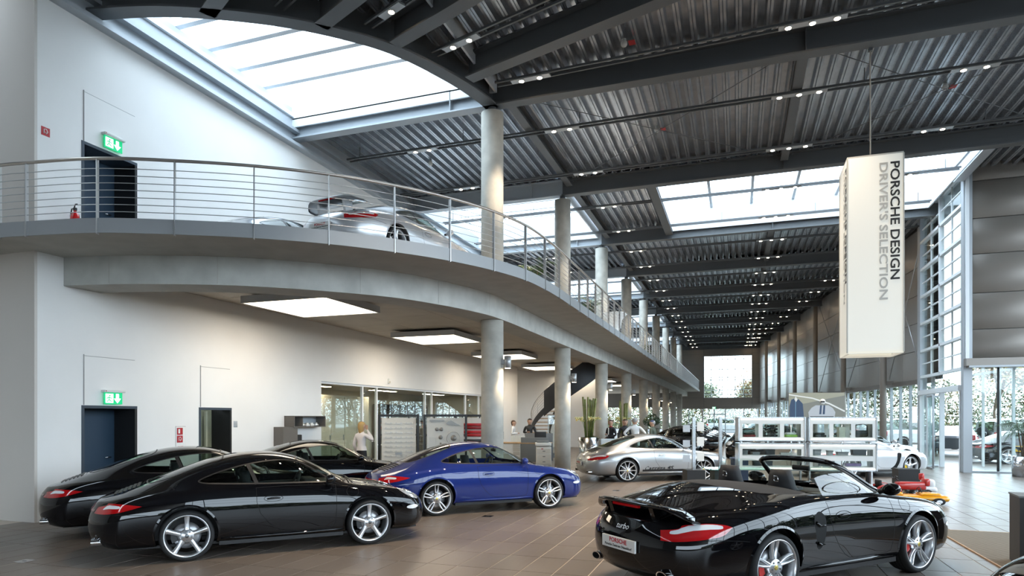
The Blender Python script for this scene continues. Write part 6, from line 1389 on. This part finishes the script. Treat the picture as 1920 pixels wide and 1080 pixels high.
# ------------------------------------------------------------------ people
skin_m = mat('skin', (.50,.30,.21), .55); hair_b = mat('hair_blond', (.42,.26,.09), .6); hair_br = mat('hair_brown', (.06,.03,.018), .6); hair_g = mat('hair_grey', (.34,.33,.32), .6); hair_d = mat('hair_dark', (.02,.015,.012), .6)
shoe_m = mat('shoe', (.01,.01,.01), .4); eye_m = mat('eye_dark', (.02,.02,.02), .3); lip_m = mat('lip', (.35,.13,.10), .5)
def person(label, loc, rz, top, legs, hair, arms, H=1.75, female=False, hairlen=0, look=0., extras=None):
    """front is -Y; arms = {side: (elbow, wrist, finger direction)} in metres for a 1.75 m figure"""
    t = thing('person', label, 'person', loc, rz); k = H/1.75; V, Ed, Rr, Lb = [], [], [], []
    def v(p, r, lab, par=None):
        V.append(Vector(p)*k); Rr.append(r*k*(1.14 if r > .012 else 1.1)); Lb.append(lab); i = len(V)-1
        if par is not None: Ed.append((par, i))
        return i
    w = .9 if female else 1.
    pel = v((0,0,.96), .135*w, 'l'); wa = v((0,0,1.10), .118*w, 't', pel); ch = v((0,.005,1.27), .145*w, 't', wa); sh = v((0,.012,1.40), .105*w, 't', ch)
    nk = v((0,.012,1.485), .046, 's', sh); hd0 = v((0,-.014,1.565), .086, 's', nk); hd1 = v((0,-.012,1.65), .112, 's', hd0); v((0,-.005,1.71), .085, 's', hd1)
    for s in (-1, 1):
        hp = v((s*.09,0,.90), .092*w, 'l', pel); kn = v((s*.10,-.015,.50), .060, 'l', hp); ca = v((s*.10,.015,.36), .055, 'l', kn); an = v((s*.10,.02,.09), .040, 'l', ca); ft = v((s*.105,-.06,.045), .040, 'f', an); v((s*.11,-.15,.035), .032, 'f', ft)
        el, wr, fd = arms[s]; so = v((s*.175*w,.012,1.395), .062*w, 't', sh); eb = v(el, .043, 't', so); fo = v((Vector(el)*.55+Vector(wr)*.45), .040, 't', eb); wi = v(wr, .027, 't' if not female or True else 's', fo)
        fd = Vector(fd).normalized(); side = fd.cross(Vector((0,0,1))); side = side.normalized() if side.length > .1 else Vector((1,0,0)); wv = Vector(wr)
        pm = v(wv+fd*.06, .030, 's', wi)
        for j, (o, l) in enumerate(((-.027,.068),(-.009,.078),(.009,.074),(.027,.060))):
            b = v(wv+fd*.095+side*o, .010, 's', pm); m_ = v(wv+fd*(.095+l*.55)+side*o*1.05+Vector((0,0,-.008)), .0088, 's', b); v(wv+fd*(.095+l)+side*o*1.0+Vector((0,0,-.022)), .0075, 's', m_)
        b = v(wv+fd*.045+side*.035*-s, .011, 's', wi); v(wv+fd*.085+side*.055*-s, .009, 's', b)
    me = bpy.data.meshes.new('body'); me.from_pydata(V, Ed, []); o = bpy.data.objects.new('body', me); C.objects.link(o)
    md = o.modifiers.new('skin', 'SKIN'); md.use_smooth_shade = True; md.branch_smoothing = .6
    for i, sv in enumerate(me.skin_vertices[0].data): sv.radius = (Rr[i], Rr[i]); sv.use_root = (i == 0)
    sb = o.modifiers.new('sub', 'SUBSURF'); sb.levels = 3; sb.render_levels = 3
    dg = bpy.context.evaluated_depsgraph_get(); nm = bpy.data.meshes.new_from_object(o.evaluated_get(dg)); bpy.data.objects.remove(o)
    nm.materials.clear(); mats = {'t': top, 'l': legs, 's': skin_m, 'f': shoe_m}; ks = list(mats)
    for q in ks: nm.materials.append(mats[q])
    # colour every face by its nearest bone
    A = np.array([V[a] for a, b in Ed]); Bv = np.array([V[b] for a, b in Ed]); co = np.zeros(len(nm.polygons)*3); nm.polygons.foreach_get('center', co); co = co.reshape(-1, 3)
    d = Bv-A; tt = np.clip(((co[:, None]-A)*d).sum(-1)/((d*d).sum(-1)+1e-9), 0, 1); pr = A+tt[..., None]*d; rr = np.array([(Rr[a], Rr[b]) for a, b in Ed]); rad = rr[:, 0]+(rr[:, 1]-rr[:, 0])*tt
    dist = np.linalg.norm(co[:, None]-pr, axis=-1)-rad; e = dist.argmin(1); ti = tt[np.arange(len(e)), e]
    lab = [Lb[Ed[q][1]] if (u > .35 or Lb[Ed[q][0]] == Lb[Ed[q][1]]) else Lb[Ed[q][0]] for q, u in zip(e, ti)]
    nm.polygons.foreach_set('material_index', [ks.index(q) for q in lab]); nm.polygons.foreach_set('use_smooth', [True]*len(lab)); nm.update()
    body = link('body', nm, t)
    vz = np.array([q.co[:] for q in nm.vertices])/k; L0, L1 = [], []
    for z_, L_ in ((.97, L0), (1.075, L1)):
        q = vz[(abs(vz[:, 2]-z_) < .03) & (abs(vz[:, 0]) < .2)]; an = np.arctan2(q[:, 1], q[:, 0]); rr_ = np.hypot(q[:, 0], q[:, 1])
        for i in range(24):
            a_ = -PI+2*PI*(i+.5)/24; dd = np.abs((an-a_+PI) % (2*PI)-PI) < .3; r_ = (rr_[dd].max() if dd.any() else .14)+.006; L_.append(Vector((r_*math.cos(a_), r_*math.sin(a_), z_))*k)
    hb_ = MB(); hb_.strip(L0, L1, top, True, True); hb_.strip([p*.96+Vector((0,0,p.z*.04)) for p in L0], L0, top, True, True); hb_.obj('shirt_hem', t)
    # head details
    hc = Vector((0,-.012,1.645))*k; f = MB(); vc = np.array([q.co[:] for q in nm.vertices])/k
    def fy(x, z):
        q = vc[(abs(vc[:, 2]-z) < .018) & (abs(vc[:, 0]-x) < .018)]; return q[:, 1].min() if len(q) else -.1
    def ex(z, s):
        q = vc[(abs(vc[:, 2]-z) < .02) & (abs(vc[:, 1]) < .04)]; return (q[:, 0].max() if s > 0 else q[:, 0].min()) if len(q) else s*.09
    n0 = fy(0, 1.62); f.add([Vector((-.016,n0+.008,1.612))*k,Vector((.016,n0+.008,1.612))*k,Vector((0,n0-.026,1.610))*k,Vector((0,n0+.004,1.665))*k], [(0,2,3),(2,1,3),(0,1,2)], skin_m, True); f.obj('nose', t)
    for s in (-1, 1):
        MB().lathe([(0,-.006),(.010*k,-.004),(.013*k,.006)], eye_m, 10, 'Y', Vector((s*.036,fy(s*.036,1.655)+.004,1.655))*k).obj('eye', t); MB().bbox(Vector((s*.036-.016,fy(s*.036,1.68)-.002,1.678))*k, Vector((s*.036+.016,fy(s*.036,1.68)+.012,1.685))*k, .003, hair).obj('eyebrow', t)
        e_ = ex(1.645, s); MB().bbox(Vector((e_-.008,-.02,1.615))*k, Vector((e_+.010,.014,1.68))*k, .006, skin_m).obj('ear', t)
    m0 = fy(0, 1.575); MB().tube([Vector((-.026,m0+.010,1.577))*k,Vector((0,m0-.002,1.575))*k,Vector((.026,m0+.010,1.577))*k], .006*k, lip_m, 6).obj('mouth', t)
    bm = bmesh.new(); bmesh.ops.create_uvsphere(bm, u_segments=20, v_segments=12, radius=1); vs = []
    for q in bm.verts:
        x, y, z = q.co; fr = max(0, -y); zc = z
        if y < .1 and z < .35: zc = .35+(.1*z)
        low = -.55-hairlen*3.2
        if y >= .1 and z < -.2: zc = -.2+(z+.2)*(1+hairlen*4.5)
        vs.append(hc+Vector((x*.104, y*.116+.014, zc*.104+.014))*k)
    bm.verts.index_update(); fs = [[q.index for q in g.verts] for g in bm.faces]; bm.free(); MB().add(vs, fs, hair, True).obj('hair', t)
    if extras: extras(t, k)
    return t
down = lambda s: ((s*.26,.03,1.13), (s*.27,-.05,.88), (0,-.12,-1))
hips = lambda s: ((s*.40,.08,1.17), (s*.21,-.02,1.0), (-s*.8,-.4,-.4))
front = lambda s: ((s*.27,.03,1.14), (s*.10,-.20,1.16), (-s*.8,-.4,.1))
shirt_w = mat('shirt_white', (.72,.72,.72), .8); blouse = mat('blouse', (.68,.62,.60), .8); trouser = mat('trousers_black', (.012,.012,.014), .8); jacket = mat('jacket_black', (.014,.014,.02), .7); jacket_g = mat('jacket_green', (.06,.075,.055), .8); suit = mat('suit_dark', (.02,.02,.022), .7); jeans = mat('jeans', (.03,.04,.07), .8)
def face_to(dx, dy): return math.atan2(dy, dx)+PI/2
person('blond woman in white blouse phoning beside the sample stand', (-9.48,15.05,0), face_to(.15,1), blouse, trouser, hair_b, {1: ((.25,.03,1.14), (.24,-.08,.90), (0,-.2,-1)), -1: ((-.36,-.06,1.24), (-.145,-.06,1.52), (.1,0,1))}, 1.70, True, .55)
def red_collar(t, k): MB().tube([Vector((.075*math.cos(a),.012+.07*math.sin(a),1.465))*k for a in np.linspace(-PI/2, 1.5*PI, 16, endpoint=False)], .016, red_s, 6, True).obj('collar', t); MB().box(Vector((-.02,-.142,1.15))*k, Vector((.02,-.125,1.44))*k, shirt_w).obj('shirt_front', t)
person('man in black jacket with red collar by the planter', (-4.8,25.86,0), face_to(-.5,-.75), jacket, trouser, hair_br, {-1: front(-1), 1: ((.27,.02,1.14), (.08,-.20,1.02), (-.8,-.4,0))}, 1.72, extras=red_collar)
person('grey-haired man in white shirt seen from behind, hands on hips', (-3.74,25.17,0), face_to(-.1,1), shirt_w, jeans, hair_g, {-1: hips(-1), 1: hips(1)}, 1.80)
person('dark-haired man mostly hidden behind the man in white shirt', (-4.35,26.6,0), face_to(.3,-1), suit, trouser, hair_br, {-1: down(-1), 1: down(1)}, 1.74)
def cap(t, k):
    m = mat('cap_blue', (.015,.035,.11), .7); MB().lathe([(.103*k,1.665*k),(.10*k,1.71*k),(.07*k,1.75*k),(0,1.765*k)], m, 20).obj('cap', t); MB().prism([(-.075*k,-.07*k),(-.06*k,-.17*k),(0,-.19*k),(.06*k,-.17*k),(.075*k,-.07*k)], 1.667*k, 1.677*k, m).obj('cap_peak', t)
person('man in green jacket and blue cap next to the man in white', (-3.16,25.9,0), face_to(-1,.25), jacket_g, jeans, hair_g, {-1: down(-1), 1: down(1)}, 1.70, extras=cap)
person('man in dark suit standing behind the reception counter', (-8.69,27.4,0), face_to(.2,-1), suit, trouser, hair_d, {-1: front(-1), 1: down(1)}, 1.76)
person('brown-haired woman in white at the reception desk', (-9.35,27.1,0), face_to(1,.1), shirt_w, white_f, hair_br, {-1: front(-1), 1: front(1)}, 1.68, True, .25)
# ------------------------------------------------------------------ outdoors
asph = mat('asphalt', (.085,.085,.09), .9, noise=(.6, .15)); grass = mat('grass', (.06,.085,.025), .95, noise=(.5, .3))
og = struct(MB().box((-160,-120,-.45), (260,260,-.25), asph).obj('ground_outside')); struct(MB().box((2.2,31,-.24), (40,120,-.02), asph).box((XT+.3,YW+.25,-.24), (40,31,-.02), mat('paving', (.16,.155,.15), .85)).obj('ground_parking'))
struct(MB().box((-60,78,-.24), (2.2,110,-.02), asph).obj('ground_rear')); struct(MB().prism([(10,118),(260,40),(260,200),(10,200)], -.2, .3, grass).obj('ground_lawn'))
def blob_tree(label, loc, h, r, cols, n, seed, bare=False):
    rnd = random.Random(seed); t = thing('tree', label, 'tree', loc); br = MB(); tips = []
    def grow(p, d, L, rad, lev):
        e = p+d*L; br.cyl(p, e, rad, bark, 6, rad*.68, False)
        if lev == 0: tips.append(e); return
        for i in range(3 if lev > 1 else 3):
            q = (d+Vector((rnd.uniform(-1,1),rnd.uniform(-1,1),rnd.uniform(-.1,.5)))*.62).normalized(); grow(e, q, L*rnd.uniform(.62,.82), rad*.62, lev-1)
    grow(Vector((0,0,-.3)), Vector((0,0,1)), h*.30, h*.018, 5 if bare else 3); br.obj('trunk', t)
    f = MB()
    for i in range(n):
        c = rnd.choice(tips)+Vector((rnd.gauss(0,1),rnd.gauss(0,1),rnd.gauss(0,.8)))*r; s_ = rnd.uniform(.10,.22)*max(1, h/9); u = Vector((rnd.uniform(-1,1),rnd.uniform(-1,1),rnd.uniform(-1,1))).normalized(); v = u.orthogonal().normalized()*s_*.6; u = u*s_; f.add([c-u,c-v,c+u,c+v], [(0,1,2,3)], rnd.choice(cols))
    if n: o = f.obj('foliage', t); o['kind'] = 'stuff'
aut = [mat('leaf_autumn', (.17,.075,.02), .7), mat('leaf_ochre', (.15,.105,.03), .7), mat('leaf_olive', (.07,.08,.028), .7)]; grn = [mat('leaf_out', (.045,.07,.022), .7), aut[2], mat('leaf_pale', (.10,.125,.05), .7)]
blob_tree('large bare tree seen through the right entrance window', (25.,52.,0), 13, .3, aut, 150, 1, True)
for k, (x, y, h, cl_, lb) in enumerate(((22,70,9,aut,'orange autumn tree beyond the car park, left of the bare tree'),(33,66,8,grn,'green tree beyond the car park, right of the bare tree'),(15,78,8,grn,'green tree seen through the entrance tower'),(11,84,8,aut,'autumn tree seen through the long right glazing'),(7.5,85,8,grn,'pale green tree at the far end of the car park'),(42,64,9,aut,'autumn tree at the right edge of the entrance window'),(28,78,9,grn,'tall green tree far behind the car park'),(-4.5,92,8,grn,'green tree behind the left pane of the far wall'),(3.4,116,9,[mat('leaf_fir', (.04,.06,.05), .8)],'dark fir tree behind the far upper window'),(2.5,90,8,aut,'autumn tree behind the right pane of the far wall'))): blob_tree(lb, (x,y,0), h, .6, cl_, 2600, 20+k)
hm_ = MB(); rnd = random.Random(9)
for i in range(36000):
    u = rnd.random(); x = 6+u*60; y = 98-u*38+rnd.uniform(-1,1); z = rnd.uniform(0,1)**1.5*(6.6+1.2*math.sin(u*40)+.8*math.sin(u*97)); p = Vector((x,y,z)); a = Vector((rnd.uniform(-1,1),rnd.uniform(-1,1),rnd.uniform(-1,1))).normalized(); b = a.orthogonal().normalized()*.11; a = a*.20; hm_.add([p-a,p-b,p+a,p+b], [(0,1,2,3)], rnd.choice(grn+aut[1:]))
ho = tag(hm_.obj('hedge'), 'long mixed green and ochre hedge along the car park', 'hedge'); ho['kind'] = 'stuff'
hm3 = MB()
for i in range(16000):
    x = rnd.uniform(-26,8); y = 104+rnd.uniform(-1,1); z = rnd.uniform(0,1)**1.4*(5.0+.8*math.sin(x*1.1)); p = Vector((x,y,z)); a = Vector((rnd.uniform(-1,1),rnd.uniform(-1,1),rnd.uniform(-1,1))).normalized(); b = a.orthogonal().normalized()*.11; a = a*.20; hm3.add([p-a,p-b,p+a,p+b], [(0,1,2,3)], rnd.choice(grn+aut[1:]))
h3 = tag(hm3.obj('hedge'), 'autumn coloured hedge behind the far end doors', 'hedge'); h3['kind'] = 'stuff'
hm2 = MB()  # unseen hedge, added to darken the reflections in the car sides
for i in range(9000):
    x = 23+rnd.uniform(-1.2,1.2); y = rnd.uniform(-40,34); z = rnd.uniform(0,1)**.8*(3.6+.5*math.sin(y*1.3)); p = Vector((x,y,z)); a = Vector((rnd.uniform(-1,1),rnd.uniform(-1,1),rnd.uniform(-1,1))).normalized(); b = a.orthogonal().normalized()*.22; a = a*.34; hm2.add([p-a,p-b,p+a,p+b], [(0,1,2,3)], rnd.choice(grn[:2]))
hm2.box((22.6,-40,0), (23.4,34,3.0), grn[0]); h2 = tag(hm2.obj('hedge'), 'added unseen hedge outside the long side window, darkening car reflections', 'hedge'); h2['kind'] = 'stuff'
def van_shape(kind):
    """boxy road car; +X forward; list of (x, z_low, z_belt, z_top, half width, half width of the roof)"""
    if kind == 'suv': return 4.75, 1.78, [(-2.3,.45,.95,1.05,.80,.70),(-2.25,.32,1.05,1.62,.90,.70),(-1.9,.30,1.08,1.74,.94,.72),(-.8,.28,1.08,1.78,.95,.73),(.3,.28,1.06,1.74,.95,.72),(.75,.28,1.05,1.55,.95,.68),(1.15,.28,1.04,1.10,.95,.80),(1.9,.30,.98,1.02,.93,.78),(2.25,.38,.85,.90,.82,.65),(2.35,.48,.72,.76,.70,.55)]
    return 4.5, 1.45, [(-2.2,.42,.80,.90,.72,.62),(-2.1,.30,.92,1.0,.84,.66),(-1.5,.26,.95,1.22,.88,.62),(-.8,.24,.95,1.42,.89,.60),(.1,.24,.93,1.44,.89,.60),(.6,.24,.92,1.22,.89,.60),(1.0,.24,.91,.96,.88,.74),(1.7,.26,.84,.88,.86,.70),(2.1,.34,.72,.76,.76,.58),(2.2,.42,.60,.64,.66,.5)]
RC = {}
def road_car(label, loc, rz, paint, kind='suv', spare=False):
    P = MATS[paint]; L, Hh, S_ = van_shape(kind); t = thing('parked_car', label, 'car', loc, rz)
    if (kind, paint) not in RC:
        b = MB(); g = MB(); rows = []
        for x, zl, zb, zt, w_, wr_ in S_:
            rows.append([(x,-w_*.85,zl),(x,-w_,zl+.12),(x,-w_,zb-.18),(x,-w_*.96,zb),(x,-(w_*.94 if zt-zb > .2 else wr_*1.1),zb+min(.05,zt-zb)),(x,-wr_,zt-.04 if zt-zb > .2 else zt),(x,-wr_*.8,zt),(x,wr_*.8,zt),(x,wr_,zt-.04 if zt-zb > .2 else zt),(x,(w_*.94 if zt-zb > .2 else wr_*1.1),zb+min(.05,zt-zb)),(x,w_*.96,zb),(x,w_,zb-.18),(x,w_,zl+.12),(x,w_*.85,zl)])
        n = 14; vs = [p for r in rows for p in r]
        for i in range(len(rows)-1):
            for k in range(n-1):
                q = (i*n+k, i*n+k+1, (i+1)*n+k+1, (i+1)*n+k); hi = min(S_[i][3]-S_[i][2], S_[i+1][3]-S_[i+1][2]) > .2; hx = max(S_[i][3]-S_[i][2], S_[i+1][3]-S_[i+1][2]) > .3
                gl = (k in (4, 8) and hx and hi) or (k == 6 and hx and abs(S_[i][3]-S_[i+1][3]) > .12)
                (g if gl else b).add([vs[a] for a in q], [(3,2,1,0)], MATS['car_glass'] if gl else P, True)
        b.add(rows[0], [tuple(range(n))], P); b.add(rows[-1], [tuple(range(n-1,-1,-1))], P)
        for x in (-L*.29, L*.31):
            for s in (-1, 1): o = arcp(x, .36, .40, 0, PI, 14); b.add([(a, s*(S_[4][4]+.004), c) for a, c in o]+[(x-.4,s*(S_[4][4]+.004),.25),(x+.4,s*(S_[4][4]+.004),.25)], [tuple(range(17))], MATS['gap'])
        RC[kind, paint] = (b.mesh('body'), g.mesh('glazing'))
    link('body', RC[kind, paint][0], t); link('window_band', RC[kind, paint][1], t); W_ = wheel_mesh('five'); hw = S_[4][4]
    for x in (-L*.29, L*.31):
        for s in (-1, 1):
            o = link('wheel', W_['tyre'], t, (x, s*(hw-.10), .36)); o.rotation_euler = (0,0,0 if s < 0 else PI); o.scale = (1.1,1,1.1); link('rim', W_['rim'], o)
    for s in (-1, 1):
        MB().bbox((-L*.5+.0,s*hw*.72,.75), (-L*.5+.16,s*hw*.95,1.05), .02, MATS['lamp_red']).obj('tail_lamp', t); MB().bbox((L*.5-.28,s*hw*.55,.62), (L*.5-.10,s*hw*.85,.80), .03, MATS['lamp_white']).obj('headlamp', t); MB().bbox((L*.12,s*(hw+.02),.98), (L*.12+.12,s*(hw+.2),1.14), .03, P).obj('wing_mirror', t)
    if spare: MB().lathe([(0,-2.52),(.30,-2.52),(.34,-2.48),(.34,-2.30)], MATS['car_rubber'], 24, 'X', (0,.1,1.0)).obj('spare_wheel', t)
    return t
road_car('silver off-roader with spare wheel parked beyond the black and yellow car', (14.6,41.6,-.02), math.radians(20), 'paint_silver', 'suv', True)
road_car('white estate parked left of the silver off-roader', (10.0,43.5,-.02), math.radians(15), 'paint_white', 'suv'); road_car('dark saloon parked beside the entrance tower outside', (9.9,36.2,-.02), math.radians(70), 'paint_anthracite', 'saloon'); road_car('silver saloon parked behind the dark saloon outside', (8.9,47.5,-.02), math.radians(60), 'paint_silver', 'saloon')
road_car('black estate parked in the middle of the outdoor row', (8.3,54.,-.02), math.radians(60), 'paint_black', 'suv'); road_car('white saloon parked near the end of the outdoor row', (7.6,60.5,-.02), math.radians(60), 'paint_white', 'saloon'); road_car('dark blue saloon at the far end of the outdoor row', (7.,67,-.02), math.radians(60), 'paint_dark_blue', 'saloon')
road_car('white van parked behind the far end doors', (-1.2,82.5,-.02), math.radians(5), 'paint_white', 'suv'); road_car('silver estate parked behind the far right pane', (3.6,85,-.02), math.radians(170), 'paint_silver', 'suv'); road_car('white saloon parked at the right edge of the entrance window', (20.5,40.5,-.02), math.radians(20), 'paint_white', 'saloon')
# ------------------------------------------------------------------ sports cars
R_ = math.radians
sports_car('sports_car', 'glossy black coupe with silver five-spoke wheels in the left foreground', (-6.42,7.88,0), R_(46.3), 'paint_black', wheel='five', plate=False)
sports_car('sports_car', 'black coupe at far left, half hidden behind the foreground coupe', (-8.68,8.83,0), R_(47), 'paint_black', wheel='five', plate=False)
sports_car('sports_car', 'black coupe between the foreground coupe and the sample stand', (-8.55,12.05,0), R_(45), 'paint_black', wheel='five', plate=False)
sports_car('sports_car', 'shiny blue coupe with split-spoke silver wheels', (-5.0,12.33,0), R_(43.2), 'paint_blue', wheel='twin', plate=False, caliper='black', clear=True)
sports_car('sports_car', 'silver coupe with script lettering along its black side stripe', (-2.38,19.70,0), R_(31), 'paint_silver', wheel='ten', tail=1, interior='car_interior_light', script=True, wide=.02)
cab_, _ = sports_car('convertible', 'open black convertible with rear wing in the right foreground', (.51,8.49,0), R_(46.8), 'paint_black', 'cab', 'turbo', 1, .03, 'red', wing=(.865,-2.08,.34,.72)); cab_.scale = (1.05,)*3
sports_car('roadster', 'silver open roadster with black side vent and yellow calipers by the entrance', (3.6,23.0,0), R_(36), 'paint_white_silver', 'gt', 'five', 1, caliper='yellow', plate=False)
sports_car('sports_car', 'pale silver coupe behind the open roadster near the windows', (4.2,26.4,0), R_(36), 'paint_white_silver', wheel='five', plate=False)
sports_car('sports_car', 'silver coupe with big grey wing parked on the gallery', (-6.95,12.55,ZF), R_(80), 'paint_white_silver', wheel='five', tail=1, wide=.02, wing=(1.02,-1.95,.46,.72))
sports_car('sports_car', 'dark coupe on the gallery, only its roof above the fascia', (-9.75,12.3,ZF), R_(70), 'paint_dark_blue', wheel='five', plate=False)
sports_car('sports_car', 'black car at the lower right corner, mostly out of frame', (3.5,5.72,0), R_(40), 'paint_black', wheel='five', plate=False)
k = 0
for i, (x, y, a, p, lb) in enumerate(((-2.55,32.0,-82,'paint_black','first black car facing the viewer in the left background row'),*[(-2.7,37.4+3.2*j,-38,('paint_black','paint_anthracite','paint_silver','paint_black','paint_black')[j],'%s car behind the first one in the left background row' % ('next black','third, grey','fourth, silver','fifth, black','farthest black')[j]) for j in range(5)],
    (.55,31.6,-97,'paint_black','first black car of the right background row, behind the display'),*[(2.7,41+3.2*j,-20,('paint_dark_blue','paint_black','paint_anthracite')[j],'%s car of the right background row, tail to the aisle' % ('nearest dark blue','middle black','farthest grey')[j]) for j in range(3)])):
    sports_car('sports_car', lb, (x,y,0), R_(a), p, wheel='five', plate=False, simple=True, group='cars in the background rows')
rc_, sk_ = sports_car('rally_car', 'black and yellow chequered car parked right outside the entrance window', (11.0,31.2,-.02), R_(8), 'paint_black', wheel='five', plate=False)
for x, z in ((-.9,.62),(-.3,.42),(.1,.68),(.55,.45),(-1.75,.62),(1.0,.76)):
    m = MB(); q = [(x-.17,z-.11),(x+.17,z-.11),(x+.17,z+.11),(x-.17,z+.11)]; pts, _ = sk_.at('side', q, .004); m.add([(a[0],-a[1],a[2]) for a in pts], [(0,1,2,3)], MATS['paint_yellow']); m.obj('yellow_square', rc_)
